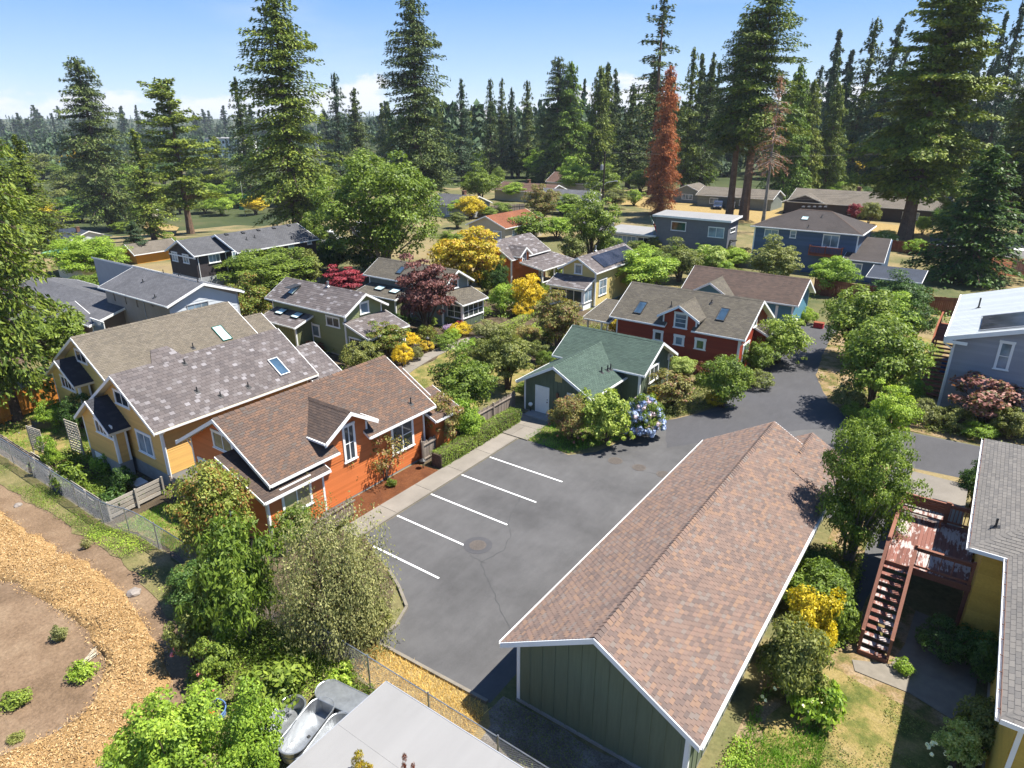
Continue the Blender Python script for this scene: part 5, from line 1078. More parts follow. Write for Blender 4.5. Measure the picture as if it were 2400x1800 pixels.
far_gable('grey_green_house', 'grey green house with a white window and a grey gable under the tall firs', 'y', (1610, 433), 8, 4.0, 2.6, 1.7, 'wall_dkgreen', 'fs_tan', win=(('a0', 2.4, 5.2, .8, 2.0, 3),))
far_gable('grey_long_house', 'long low house with a grey roof behind the parked blue car', 'x', (1650, 436), 18, 5.0, 2.6, 1.6, 'wall_dkgreen', 'fs_tan', win=(('N', 3, 5, .8, 2, 2), ('N', 10, 12, .8, 2, 2)))
far_gable('dark_ranch_house', 'long dark ranch house with a broad grey roof and brick chimney behind the navy house', 'x', (1868, 440), 30, 7.0, 2.7, 2.3, 'wall_plum', 'fs_tan', chimney=(.42, .1), win=(('N', 12, 14, .8, 2, 2), ('N', 22, 25, .7, 2, 2)))
far_gable('ranch_house_wing', 'grey gabled carport wing in front of the dark ranch house', 'y', (1888, 456), 10, 4.6, 2.6, 1.7, 'wall_plum', 'fs_tan')
# brown house at the left edge
lh = Gable('brown_lap_house', 'brown lap sided house with a blue grey roof at the left edge behind the firs', 'house', 'x', -84, -63.4, 28.6, 3.9, 2.5, 3.6, 'wall_brown', 'fs_slate', orake=.4, oeave=.5, z0=-.5, sides=('N', 'a1'), exp=.22)
def left_house_more():
    r = lh.root; A = lh.W['a1']; N = lh.W['N']; wpx(r, N, (220, 776), (244, 757), 1, 1, casing=.1, pane='panesky')
    Gable('x', None, None, 'y', 17.5, 26, -68.5, 3.4, 2.6, 3.7, 'wall_brown', 'fs_slate', root=r, rname='wing_roof', orake=.4, oeave=.4, z0=-.5, zb=-1, sides=('a0', 'N'), exp=.22)
    for q in ((112, 703), (140, 715), (163, 720)):
        u, v = lh.near.uv(*q); roofvent(r, lh.near, u, v, .22)
left_house_more()
w_ = Gable('storage_shed', 'small shed with a brown shingle roof tucked between the straw cottage and the grey house', 'shed', 'y', 29.0, 33.0, -58.0, 2.4, 2.9, 4.0, 'wall_brown', 'fs_tan', orake=.3, oeave=.3)
# ------------------------------------------------------------------ houses on the right
def right_yellow():
    r = thing('mustard_house', 'mustard yellow house with a grey hipped shingle roof and a raised brown deck', 'house', (6, 28, 0)); z = 4.7; th = .15
    xa, xb, y0, y1, y2 = 1.66, 2.82, 18.35, 26.9, 38.1; xe = 18; sl = .42
    MB().box(2.16, xe, 27.4, 37.6, -.3, z - .05).build('wall', X['mustard'], r); MB().box(3.32, xe, 18.85, 27.4, -.3, z - .05).build('wall', X['mustard'], r)
    d = Vector; hx = xa + (y2 - y1) / 2; rz = z + (y2 - y1) / 2 * sl; cy = (y1 + y2) / 2
    # back block: hip over x>=xa; front block: hip over x>=xb running to y0
    m = MB(); m.poly([(xa, y1, z), (xa, y2, z), (hx, cy, rz)]); m.poly([(xa, y1, z), (hx, cy, rz), (xe, cy, rz), (xe, y1, z)]); m.poly([(xa, y2, z), (xe, y2, z), (xe, cy, rz), (hx, cy, rz)])
    w2 = 5.4; rz2 = z + w2 * sl; cx = xb + w2; m.poly([(xb, y0, z), (xb, cy, z), (cx, cy, rz2), (cx, y0 + w2, rz2)]); m.poly([(xb, y0, z), (cx, y0 + w2, rz2), (cx + w2, y0, z)]); m.poly([(cx + w2, y0, z), (cx, y0 + w2, rz2), (cx, cy, rz2), (cx + w2, cy, z)])
    rf = m.build('roof', X['sh_grey'], r)
    n_ = math.hypot(1, sl); P1 = Plane((xa, y1, z), (0, 1, 0), (1, 0, sl), [(0, 0), (y2 - y1, 0), ((y2 - y1) / 2, (y2 - y1) / 2 * n_)])
    P2 = Plane((xa, y1, z), (1, 0, 0), (0, 1, sl), [(0, 0), (xe - xa, 0), (xe - xa, (y2 - y1) / 2 * n_), ((y2 - y1) / 2, (y2 - y1) / 2 * n_)])
    P3 = Plane((xb, y0, z), (0, 1, 0), (1, 0, sl), [(0, 0), (cy - y0, 0), (cy - y0, w2 * n_), (w2, w2 * n_)]); P4 = Plane((xb, y0, z), (1, 0, 0), (0, 1, sl), [(0, 0), (2 * w2, 0), (w2, w2 * n_)])
    lay(r, rf, [P1, P2, P3, P4], X['sh_grey'], .15, .30, .016, 300)
    cap_row(r, rf, d((xa, y1, z)), d((hx, cy, rz)), d((1, -.1, -.1)).normalized(), d((-.1, 1, -.1)).normalized(), X['sh_grey'], step=.22, parts=True, name='hip_shingle')
    cap_row(r, rf, d((xb, y0, z)), d((cx, y0 + w2, rz2)), d((1, -.1, -.1)).normalized(), d((-.1, 1, -.1)).normalized(), X['sh_grey'], step=.22, parts=True, name='hip_shingle')
    MB().prism([(xa, y1, z - th), (xa, y2, z - th), (xe, y2, z - th), (xe, y1, z - th)], (0, 0, th - .02)).build('soffit', X['white'], r); MB().prism([(xb, y0, z - th), (xb, y1, z - th), (xe, y1, z - th), (xe, y0, z - th)], (0, 0, th - .02)).build('soffit', X['white'], r)
    for a, b in (((xa, y1), (xa, y2)), ((xb, y0), (xb, y1))):
        m = MB(); m.box(a[0] - .11, a[0] - .005, a[1], b[1], z - .13, z - .115); m.box(a[0] - .11, a[0] - .095, a[1], b[1], z - .115, z - .01); m.build('gutter', X['white'], r)
        m = MB(); m.box(a[0] - .005, a[0] + .02, a[1], b[1], z - .14, z + .02)
        for k in range(int((b[1] - a[1]) / .8)): m.box(a[0] - .1, a[0], a[1] + .4 + k * .8, a[1] + .42 + k * .8, z - .05, z - .03)
        m.build('gutter_lining', X['rust'], r)
    for a, b in (((xa, y1), (xb, y1)), ((xb, y0), (xe, y0))): m = MB(); m.box(a[0], b[0], a[1] - .04, a[1] - .005, z - .15, z + .01); m.build('fascia', X['white'], r)
    S1 = Wall((2.16, 27.4), (1, 0), (0, -1), 1.2); siding(r, S1, [(0, .4), (1.2, .4), (1.2, 4.5), (0, 4.5)], 'lap', X['mustard'], True, .28)
    S2 = Wall((3.32, 27.4), (0, -1), (-1, 0), 8.5); siding(r, S2, [(0, .4), (8.5, .4), (8.5, 4.5), (0, 4.5)], 'lap', X['mustard'], True, .28)
    S3 = Wall((3.32, 18.85), (1, 0), (0, -1), 9); siding(r, S3, [(0, .4), (9, .4), (9, 4.5), (0, 4.5)], 'lap', X['mustard'], True, .28)
    S4 = Wall((2.16, 37.6), (0, -1), (-1, 0), 10.2); siding(r, S4, [(0, .4), (10.2, .4), (10.2, 4.5), (0, 4.5)], 'lap', X['mustard'], True, .28)
    m = MB(); wbox(m, S1, .42, .98, .9, 1.6, .026, .05); m.build('access_hatch', X['mustard'], r); m = MB(); wbox(m, S2, -.02, 8.5, -.2, .4, 0, .04); m.build('foundation', X['concrete'], r)
    for q in ((0, .12),): m = MB(); wbox(m, S3, 0, .12, .4, 4.5, .03, .05); m.build('corner_board', X['white'], r)
    u, v = P1.uv(2333, 1236); pipe(r, P1, u, v, .4)
    return r
right_yellow()
def deck():
    D = 2.35; x0, x1, y0, y1 = -.95, 2.15, 28.15, 32.7; r = thing('timber_deck', 'raised red brown timber deck with peeling boards, bench and stairs against the mustard house', 'deck', ((x0 + x1) / 2, (y0 + y1) / 2, 0))
    n = int((x1 - x0) / .143)
    for k in range(n): MB().box(x0 + k * .143, x0 + k * .143 + .136, y0, y1, D - .035, D).build('deck_board', X['deck'], r)
    fm = MB(); fm.box(x0 - .04, x1, y0 - .045, y0 - .003, D - .28, D - .002); fm.box(x0 - .045, x0 - .003, y0, y1, D - .28, D - .002)
    for k in range(7): fm.box(x0, x1, y0 + .1 + k * .7, y0 + .15 + k * .7, D - .24, D - .04)
    fm.build('frame', X['deckrail'], r)
    for q in ((x0 + .1, y0 + .1), (x1 - .1, y0 + .1), (x0 + .1, y1 - .1), (x1 - .1, y1 - .1)): MB().box(q[0] - .07, q[0] + .07, q[1] - .07, q[1] + .07, -.1, D - .25).build('deck_post', X['deckrail'], r)
    def rail(a, b, gap=.14, bal=True):
        a = Vector(a); b = Vector(b); L = (b - a).length; d = (b - a).normalized(); Zv = Vector((0, 0, 1)); m = MB(); m.bar(a + Zv * .98, b + Zv * .98, .14, .045); m.bar(a + Zv * .86, b + Zv * .86, .045, .09); m.bar(a + Zv * .12, b + Zv * .12, .045, .09); m.build('rail', X['deckrail'], r)
        if bal:
            for k in range(int(L / gap)): p = a + d * (.1 + k * gap); MB().bar(p + Zv * .1, p + Zv * .9, .035).build('baluster', X['deckrail'], r)
        for p in (a, b): MB().bar(p, p + Zv * 1.08, .1).build('newel_post', X['deckrail'], r)
    rail((x0 + .02, y0 + .05, D), (x0 + .02, y1, D)); rail((x0 + 1.0, y0 + .03, D), (x1 - .1, y0 + .03, D), .42); rail((x0 + .02, y1, D), (x0 + 1.75, y1, D)); rail((x0 + 1.85, y1, D), (x1, y1, D))
    b = MB()
    for k in range(4): b.box(x0 + .1, x0 + 1.7, y1 - .62 + k * .12, y1 - .62 + k * .12 + .11, D + .42, D + .46)
    b.build('bench_seat', X['deck'], r, label='pale plank bench seat along the far rail'); m = MB()
    for k in range(5): m.box(x0 + .1, x0 + 1.7, y1 - .1, y1 - .06, D + .5 + k * .11, D + .59 + k * .11)
    m.build('bench_back', X['deckrail'], r)
    for x in (x0 + .15, x0 + 1.65): MB().box(x - .04, x + .04, y1 - .6, y1 - .15, D, D + .42).build('bench_leg', X['deckrail'], r)
    # stairs
    nst = 12; ys = 24.75; run = (y0 - ys) / nst; xs0, xs1 = x0, x0 + 1.0
    for k in range(nst):
        z = (k + .6) * D / (nst + .6); y = ys + k * run
        MB().box(xs0 + .05, xs1 - .05, y + .01, y + run * .98, z - .04, z).build('tread', X['deck'], r)
    for x in (xs0, xs1): MB().prism([(x - .03, ys - .1, -.02), (x - .03, ys - .1, .3), (x - .03, y0, D + .02), (x - .03, y0, D - .32)], (.06, 0, 0)).build('stringer', X['deckrail'], r)
    for x in (xs0, xs1):
        a = Vector((x, ys, .12)); e = Vector((x, y0 + .05, D)); Zv = Vector((0, 0, 1)); m = MB(); m.bar(a + Zv * .95, e + Zv * .95, .13, .045); m.bar(a + Zv * .84, e + Zv * .84, .045, .08); m.bar(a + Zv * .2, e + Zv * .2, .045, .08); m.build('stair_rail', X['deckrail'], r)
        for k in range(26): p = a.lerp(e, (k + .5) / 26); MB().bar(p + Zv * .2, p + Zv * .9, .03).build('baluster', X['deckrail'], r)
        MB().bar(a - Zv * .1, a + Zv * 1.0, .1).build('newel_post', X['deckrail'], r)
    MB().box(xs0, xs1, ys - .14, ys - .08, -.05, .22).build('bottom_riser', X['deckrail'], r)
    # landing behind the deck
    t = thing('concrete_landing', 'pale concrete pad between the driveway and the timber deck', 'concrete pad', (.1, 38, 0)); MB().box(-1.0, 1.6, 33.2, 39.6, -.1, 1.25).build('pad_wall', X['concrete'], t); MB().box(-1.02, 1.62, 33.18, 39.62, 1.25, 1.33).build('pad_top', X['walk'], t)
deck()
def right_grey():
    z = 5.5; x0 = -1.34; y0 = 53.5; y1 = 68; r = thing('grey_metal_roof_house', 'pale grey lap sided house with a white metal roof and black solar panels', 'house', (5, 60, 0)); sl = .30; xr = 9.0; zr = z + (xr - x0) * sl
    MB().prism([(x0 + .5, y0 + .45, -.3), (xr * 2 - x0 - .5, y0 + .45, -.3), (xr * 2 - x0 - .5, y0 + .45, z - .05), (xr, y0 + .45, zr - .2), (x0 + .5, y0 + .45, z - .05)], (0, y1 - y0 - .9, 0)).build('wall', X['lilac'], r)
    W = Wall((x0 + .5, y0 + .45), (1, 0), (0, -1), 2 * (xr - x0 - .5)); siding(r, W, [(0, .3), (W.L, .3), (W.L, z - .1), (W.L / 2, zr - .25), (0, z - .1)], 'lap', X['lilac'], True, .2)
    W2 = Wall((x0 + .5, y1 - .45), (0, -1), (-1, 0), y1 - y0 - .9); siding(r, W2, [(0, .3), (W2.L, .3), (W2.L, z - .1), (0, z - .1)], 'lap', X['lilac'], True, .2)
    m = MB()
    for s_ in (-1, 1): m.prism([(xr + s_ * (xr - x0), y0, z - .12), (xr + s_ * (xr - x0), y0, z), (xr, y0, zr), (xr, y0, zr - .12)], (0, y1 - y0, 0))
    rf = m.build('roof', X['metalroof'], r); P = Plane((x0, y0, z), (0, 1, 0), (1, 0, sl), [(0, 0), (y1 - y0, 0), (y1 - y0, 8), (0, 8)])
    k = 0
    while k * .4 < y1 - y0 - .2:
        mm = MB(); v = 0
        u = k * .4; mm.prism([P.pt(u + .02, 0, .002), P.pt(u + .38, 0, .002), P.pt(u + .38, 10.5, .002), P.pt(u + .02, 10.5, .002)], P.N * .012); mm.build('roof_panel', X['metalroof'], rf); k += 1
    for i in range(3):
        for j in range(2):
            u = .55 + j * 2.0 + .02; v = 1.9 + i * 3.4; mm = MB(); mm.prism([P.pt(u, v, .1), P.pt(u + 1.96, v, .1), P.pt(u + 1.96, v + 3.3, .1), P.pt(u, v + 3.3, .1)], P.N * .04); mm.build('solar_panel', X['solar'], r)
    for j in range(2): mm = MB(); mm.bar(P.pt(.4 + j * 4.3, 1.8, .12), P.pt(.4 + j * 4.3, 11, .12), .06); mm.build('panel_rail', X['alu'], r)
    mm = MB(); mm.prism([(x0, y0 - .04, z - .3), (x0, y0 - .04, z + .01), (xr, y0 - .04, zr + .01), (xr, y0 - .04, zr - .3)], (0, .035, 0)); mm.build('bargeboard', X['white'], r); mm = MB(); mm.box(x0 - .12, x0 - .005, y0, y1, z - .13, z - .01); mm.build('gutter', X['white'], r); mm = MB(); mm.box(x0 - .1, x0 + 1.3, y0 - .08, y0 - .045, z - .42, z - .2); mm.build('eave_return', X['white'], r)
    mm = MB(); mm.tube([(x0 - .06, y0 + .05, z - .12), (x0 - .02, y0 + .1, z - .5), (x0 + .5, y0 + .36, z - .9), (x0 + .5, y0 + .36, .2)], .07, 6); mm.build('downspout', X['white'], r); mm = MB(); wbox(mm, W, 0, .12, .3, z - .2, .002, .05); mm.build('corner_board', X['white'], r)
    wpx(r, W, (2327, 862), (2380, 807), 1, 2, casing=.16, pane='panesky'); wpx(r, W, (2392, 940), (2418, 900), 1, 1, casing=.16)
    u, v = P.uv(2293, 722); pipe(r, P, u, v, .8, r=.06)
    # side stairs and landing in red timber
    t = thing('red_side_stairs', 'red stained timber stairs and landing along the grey house wall', 'stairs', (x0 - .5, 60, 0)); D = 3.0; ya, yb = 56.2, 62.0; xa, xb = x0 - 1.0, x0 + .45
    for k in range(14): MB().box(xa + .05, xb - .02, ya + k * (yb - ya) / 14, ya + (k + .92) * (yb - ya) / 14, (k + 1) * D / 14 - .05, (k + 1) * D / 14).build('tread', X['redwood'], t)
    for x in (xa, xb): MB().prism([(x - .03, ya - .1, 0), (x - .03, ya - .1, .3), (x - .03, yb, D), (x - .03, yb, D - .35)], (.06, 0, 0)).build('stringer', X['redwood'], t)
    n = int((67.5 - yb) / .16)
    for k in range(n): MB().box(xa, xb, yb + k * .16, yb + k * .16 + .15, D - .04, D).build('deck_board', X['redwood'], t)
    m = MB(); m.bar((xa, ya, .95), (xa, yb, D + .95), .12, .06); m.bar((xa, yb, D + .95), (xa, 67.4, D + .95), .12, .06); m.build('handrail', X['redwood'], t)
    for k in range(12): y = ya + k * 1.0; z_ = min(D, max(0, (y - ya) / (yb - ya) * D)); MB().bar((xa, y, z_ - .1), (xa, y, z_ + .95), .09).build('rail_post', X['redwood'], t)
    for k in range(34): y = yb + .1 + k * .155; MB().bar((xa, y, D + .08), (xa, y, D + .92), .04).build('baluster', X['redwood'], t)
    for y in (yb + .2, 67.2): MB().bar((xa, y, -.1), (xa, y, D), .12).build('landing_post', X['redwood'], t)
right_grey()
def grey_shed():
    z = 2.5; r = thing('flat_grey_roof', 'flat grey membrane shed roof at the bottom edge beside the chain link fence', 'shed', (-9, 9, 0)); x0, x1, y0, y1 = -13.03, -5.2, 5.2, 11.24
    m = MB(); m.box(x0, x1, y0, y1, z - .12, z); m.build('roof', X['membrane'], r)
    for k in range(3): m = MB(); m.box(x0 + .01, x1, y1 - 2.0 * (k + 1) - .02, y1 - 2.0 * (k + 1) + .02, z, z + .006); m.build('roof_seam', X['membrane'], r)
    MB().box(x0 + .4, x1, y0, y1 - .4, -.1, z - .12).build('wall', X['wall_taupe'], r)
    m = MB(); m.box(x0 - .02, x1, y1, y1 + .03, z - .16, z + .012); m.box(x0 - .03, x0, y0, y1 + .03, z - .16, z + .012); m.build('drip_edge', X['alu'], r)
grey_shed()
# ------------------------------------------------------------------ plants
def lf(dark, mid, light, extra=None, **k):
    lf.n += 1; return leafy('foliage_%d' % lf.n, dark, mid, light, extra, **k)
lf.n = 0
LM = dict(
 mid=lf((.028, .050, .009), (.078, .117, .018), (.150, .198, .034)),
 deep=lf((.012, .030, .010), (.032, .066, .016), (.075, .125, .030)),
 lime=lf((.050, .090, .012), (.125, .195, .024), (.23, .30, .045)),
 olive=lf((.035, .048, .014), (.090, .108, .030), (.165, .175, .055)),
 bronze=lf((.034, .055, .012), (.095, .125, .024), (.175, .195, .045), (.05, (.24, .13, .035))),
 grey=lf((.05, .06, .026), (.125, .135, .058), (.215, .215, .10)),
 gold=lf((.13, .11, .008), (.33, .255, .015), (.52, .40, .04)),
 amber=lf((.09, .10, .012), (.235, .20, .02), (.37, .285, .035), (.04, (.38, .21, .02))),
 purple=lf((.035, .014, .016), (.090, .034, .036), (.16, .070, .062), None, trans=.15),
 wine=lf((.06, .008, .016), (.16, .020, .036), (.26, .045, .06), None, trans=.2),
 redbrown=lf((.05, .016, .010), (.11, .035, .02), (.18, .065, .035)),
 smoke=lf((.07, .030, .032), (.16, .075, .072), (.26, .14, .125), (.1, (.10, .10, .03))),
 rusty=lf((.045, .05, .014), (.11, .11, .034), (.18, .165, .06), (.06, (.24, .12, .06))),
 hydrangea=lf((.05, .085, .014), (.14, .19, .035), (.27, .31, .085)),
 cream=lf((.07, .11, .025), (.17, .22, .06), (.32, .35, .15)),
 fir=lf((.014, .028, .010), (.042, .064, .017), (.102, .130, .030), None, trans=.1, clump=.35, rough=.6),
 firlt=lf((.022, .042, .008), (.074, .104, .015), (.155, .182, .027), None, trans=.14, clump=.35, rough=.6),
 firbl=lf((.012, .026, .014), (.028, .052, .026), (.060, .095, .045), None, trans=.1, clump=.35, rough=.6),
 cedar=lf((.022, .048, .009), (.065, .115, .014), (.13, .19, .026), None, trans=.14, clump=.4, rough=.6),
 pine=lf((.030, .050, .008), (.085, .112, .013), (.17, .19, .024), None, trans=.14, clump=.5, rough=.6),
 dead=lf((.10, .034, .014), (.22, .078, .032), (.33, .14, .065), None, trans=.1, clump=.4, rough=.8),
 deadthin=lf((.09, .05, .035), (.17, .09, .06), (.26, .15, .11), None, trans=.1, clump=.4, rough=.8),
 flblue=lf((.12, .16, .34), (.20, .25, .48), (.32, .37, .58), None, trans=.2, clump=3), fllilac=lf((.30, .22, .36), (.46, .36, .50), (.60, .50, .60), None, trans=.2, clump=3),
 flwhite=lf((.5, .5, .42), (.66, .66, .56), (.78, .78, .72), None, trans=.2), flpink=lf((.45, .10, .14), (.62, .22, .26), (.74, .42, .42), None, trans=.2), flred=lf((.40, .02, .02), (.55, .05, .04), (.62, .12, .06), None, trans=.2), flyellow=lf((.40, .30, .02), (.58, .46, .05), (.70, .58, .12), None, trans=.2), flviolet=lf((.14, .10, .22), (.22, .17, .34), (.32, .26, .45), None, trans=.2))
def unit(a): return a / np.maximum(np.linalg.norm(a, axis=-1, keepdims=True), 1e-9)
def quads(C, nrm, L, W, jit=.8, along=None):
    """leaf-sized lozenges at C, roughly facing nrm"""
    n = len(C); nn = unit(nrm + RNG.normal(0, jit, (n, 3)) * .6)
    a = RNG.normal(0, 1, (n, 3)) if along is None else along + RNG.normal(0, .35, (n, 3))
    a = unit(a - nn * (a * nn).sum(1, keepdims=True)); b = np.cross(nn, a)
    l = (L * RNG.uniform(.7, 1.3, n))[:, None] * .5; w = (W * RNG.uniform(.7, 1.3, n))[:, None] * .5
    V = np.stack([C - a * l, C + b * w - a * l * .15, C + a * l, C - b * w - a * l * .15], 1).reshape(-1, 3); return V
def leafmesh(name, parts):
    V = np.concatenate(parts); return np_mesh(name, V, np.arange(len(V)).reshape(-1, 4), None)
def fib(n):
    i = np.arange(n) + .5; ph = np.arccos(1 - 2 * i / n); th = math.pi * (1 + 5 ** .5) * i
    return np.c_[np.cos(th) * np.sin(ph), np.sin(th) * np.sin(ph), np.cos(ph)]
def broadleaf(seed, A=1.6, c0=.0, K=42, rc=.30, n=6000, L=.12, W=.06, flat=.7, lump=.25, dense=.35, droop=0, stems=5, tw=.05):
    """crown of uneven clumps, radius 1 and height A; returns (leaf mesh, wood mesh, A)"""
    global RNG
    RNG = np.random.default_rng(seed); random.seed(seed)
    zc = A * (c0 + 1) / 2; hz = A * (1 - c0) / 2
    D = fib(K) + RNG.normal(0, .16, (K, 3)); D = unit(D); rad = 1 - lump * RNG.uniform(0, 1, K) ** 1.2 - rc * .75
    if c0 == 0: D[:, 2] = np.where(D[:, 2] < -.55, -.2, D[:, 2]); D = unit(D)
    ctr = np.c_[D[:, 0] * rad, D[:, 1] * rad, zc + D[:, 2] * rad * hz]
    inner = RNG.normal(0, .33, (K // 4, 3)); ctr = np.r_[ctr, np.c_[inner[:, 0], inner[:, 1], zc + inner[:, 2] * hz]]
    rcs = rc * RNG.uniform(.5, 1.3, len(ctr)); m = int(n / len(ctr)); P = []; Nn = []
    for c, r in zip(ctr, rcs):
        k = int(m * (r / rc) ** 1.6); d = unit(RNG.normal(0, 1, (k, 3))); d[:, 2] = np.where(RNG.uniform(0, 1, k) < .7, np.abs(d[:, 2]), d[:, 2])
        rr = r * RNG.uniform(dense, 1.08, k) ** .6; p = c + d * rr[:, None] * np.array([1, 1, flat])
        if droop: p[:, 2] -= droop * r * (np.hypot(d[:, 0], d[:, 1])) ** 2 * RNG.uniform(.3, 1.6, k)
        P.append(p); out = unit(c - np.array([0, 0, zc * .8]) + 1e-6); Nn.append(d * .6 + out * .35 + np.array([0, 0, .45]))
    P = np.concatenate(P); Nn = np.concatenate(Nn); ok = P[:, 2] > .01; P = P[ok]; Nn = Nn[ok]
    s = 1.0 / max(np.percentile(np.hypot(P[:, 0], P[:, 1]), 98.5), .1); P[:, :2] *= s; P[:, 2] *= A / np.percentile(P[:, 2], 99.5)
    me = leafmesh('crown', [quads(P, Nn, L, W)])
    w = MB(); h0 = A * max(c0, .12)
    for i in range(stems):
        c = ctr[(i * 7) % len(ctr)]; b = Vector((random.uniform(-1, 1) * tw * (1.5 if c0 == 0 else .4), random.uniform(-1, 1) * tw * (1.5 if c0 == 0 else .4), -.08 * A)); mid = Vector((c[0] * .25, c[1] * .25, h0 * .9 + .1 * A)); e = Vector(c) * .97
        w.tube([b, b.lerp(mid, .5) + Vector((random.uniform(-.03, .03), random.uniform(-.03, .03), 0)), mid, mid.lerp(e, .55) + Vector((0, 0, .04)), e], [tw, tw * .8, tw * .6, tw * .4, tw * .15], 5)
    for i in range(stems * 3):
        c = Vector(ctr[(i * 5 + 3) % len(ctr)]); s0 = Vector((c.x * .3, c.y * .3, h0 + .3 * (c.z - h0))); w.tube([s0, s0.lerp(c, .6) + Vector((0, 0, .03)), c], [tw * .35, tw * .22, tw * .08], 4)
    return me, w, A
def conifer(seed, Hh=30, R=4.5, c0=.15, step=.62, nb=5, droop=.35, sp=.8, sw=.30, dens=1.0, prof=1.0, ragged=.35, gap=0.1, lean=.15, hang=.5, tr=.42, dead=False, up=.35):
    """spire of whorled branches hung with sprays, height Hh and radius R; returns (leaf mesh, wood)"""
    global RNG
    RNG = np.random.default_rng(seed); random.seed(seed); V = []; w = MB()
    bend = lambda z: np.array([math.sin(z * .11 + seed) * lean * z / Hh, math.cos(z * .09 + seed) * lean * z / Hh, 0])
    w.tube([Vector(bend(z)) + Vector((0, 0, z - (.5 if z == 0 else 0))) for z in np.linspace(0, Hh * .985, 9)], [tr * (1 - .93 * k / 8) * (1.25 if k == 0 else 1) for k in range(9)], 8)
    z = Hh * c0; C = []; Nn = []; Al = []
    while z < Hh * .99:
        f = (z / Hh - c0) / (1 - c0); env = R * ((1 - f) ** prof) * (1 if f > .12 else .55 + f * 3.7) + .25
        g = 1 + ragged * mnoise.noise(Vector((z * .35, seed, 0))) * 1.6
        for b in range(nb if f < .85 else max(3, nb - 1)):
            if random.random() < gap: continue
            az = random.uniform(0, 6.283); ln = max(.3, env * g * random.choice((random.uniform(.35, .7), random.uniform(.7, 1.15), random.uniform(.75, 1.1)))); d = np.array([math.cos(az), math.sin(az), 0]); z0 = z + random.uniform(-.5, .5)
            rise = up * (f - .15); k = max(2, int(ln / .42 * dens)); t = np.linspace(.18 if f > .2 else .35, 1, k)
            pts = bend(z0) + d * (ln * t)[:, None] + np.c_[np.zeros(k), np.zeros(k), z0 + ln * (rise * t - droop * t ** 2 * (1.1 - f))]
            if ln > 1.2: w.tube([Vector(bend(z0)) + Vector((0, 0, z0)), Vector(pts[k // 2]), Vector(pts[-1])], [.05 + .012 * ln, .03 + .006 * ln, .012], 3, False)
            q = 15 if not dead else 6
            pp = np.repeat(pts, q, 0); n = len(pp); s = np.cross(d, [0, 0, 1]); side = RNG.uniform(-1, 1, n)
            wdt = np.repeat(np.sin(np.clip(t * 1.05, 0, 1) * 2.6) * .55 + .25, q) * min(ln * .42, 1.5)
            c = pp + s * (side * wdt)[:, None] + d * (np.abs(side) * wdt * .35)[:, None]; c[:, 2] += RNG.normal(-.14 * hang, .2, n) - np.abs(side) * wdt * .3 * hang
            C.append(c); Nn.append(np.tile([0, 0, 1.0], (n, 1)) * .55 + d * .45); Al.append(d * .8 + s * side[:, None] * .9 + np.array([0, 0, -hang]))
        z += step * random.uniform(.75, 1.25) * (1 if f < .8 else .7)
    C = np.concatenate(C); Nn = np.concatenate(Nn); Al = np.concatenate(Al)
    rr = np.hypot(C[:, 0], C[:, 1]); k = R / np.percentile(rr, 98); C[:, :2] *= k; w.v = [(x * min(k, 1.3) if z > 1 else x, y * min(k, 1.3) if z > 1 else y, z) for x, y, z in w.v]
    V = [quads(C, Nn, sp, sw, .9, Al)]
    tp = np.c_[RNG.normal(0, .12, (20, 2)), RNG.uniform(Hh * .95, Hh, 20)]; V.append(quads(tp, np.tile([.3, .3, .2], (20, 1)), sp * .8, sw * .6, .9, np.tile([0, 0, 1.0], (20, 1))))
    return leafmesh('crown', V), w, Hh, R
KIND = {}
def reg(k, seed, wood, **a): KIND.setdefault(k, []).append((*broadleaf(seed, **a), wood))
for s in (1, 2, 3): reg('shrub', s, 'bark', A=1.5, K=54, rc=.25, n=9500, L=.092, W=.046, lump=.45)
for s in (4, 5): reg('mound', s, 'bark', A=1.15, K=60, rc=.2, n=6500, L=.085, W=.045, lump=.14)
for s in (6, 7): reg('loose', s, 'bark', A=1.9, K=34, rc=.25, n=4600, L=.12, W=.065, lump=.5, stems=7)
for s in (8, 9, 10): reg('tree', s, 'bark', A=2.1, c0=.14, K=70, rc=.24, n=15000, L=.078, W=.04, lump=.55, stems=6, tw=.055)
for s in (11, 12): reg('maple', s, 'bark', A=1.7, c0=.12, K=64, rc=.25, n=12000, L=.085, W=.045, flat=.36, lump=.55, stems=6, tw=.05)
for s in (13, 14): reg('big', s, 'barkpale', A=2.0, c0=.08, K=150, rc=.18, n=36000, L=.05, W=.026, lump=.45, stems=8, tw=.05)
for s in (15,): reg('sparse', s, 'barkpale', A=1.8, c0=.1, K=40, rc=.22, n=1500, L=.11, W=.05, lump=.5, stems=10, tw=.02)
for s in (16,): reg('weep', s, 'bark', A=1.15, K=90, rc=.22, n=30000, L=.036, W=.018, lump=.4, droop=1.7, stems=7)
for s in (17,): reg('herb', s, 'bark', A=1.0, K=26, rc=.3, n=1500, L=.2, W=.085, lump=.4, stems=3, tw=.02)
for s in (18,): reg('scrag', s, 'barkpale', A=1.35, K=70, rc=.2, n=8500, L=.11, W=.036, lump=.45, stems=16, tw=.018)
for s in (19,): reg('cone', s, 'bark', A=3.2, K=50, rc=.3, n=3000, L=.2, W=.10, lump=.15, stems=2)
CON = {}
def regc(k, *a, wood='bark', **kw): CON.setdefault(k, []).append((*conifer(*a, **kw), wood))
for s in (21, 22): regc('fir', s, 34, 5.2, .10, .52, 6, .42, .46, .17, 1.1, .55, .45, .14, wood='bark', hang=.8, tr=.5)
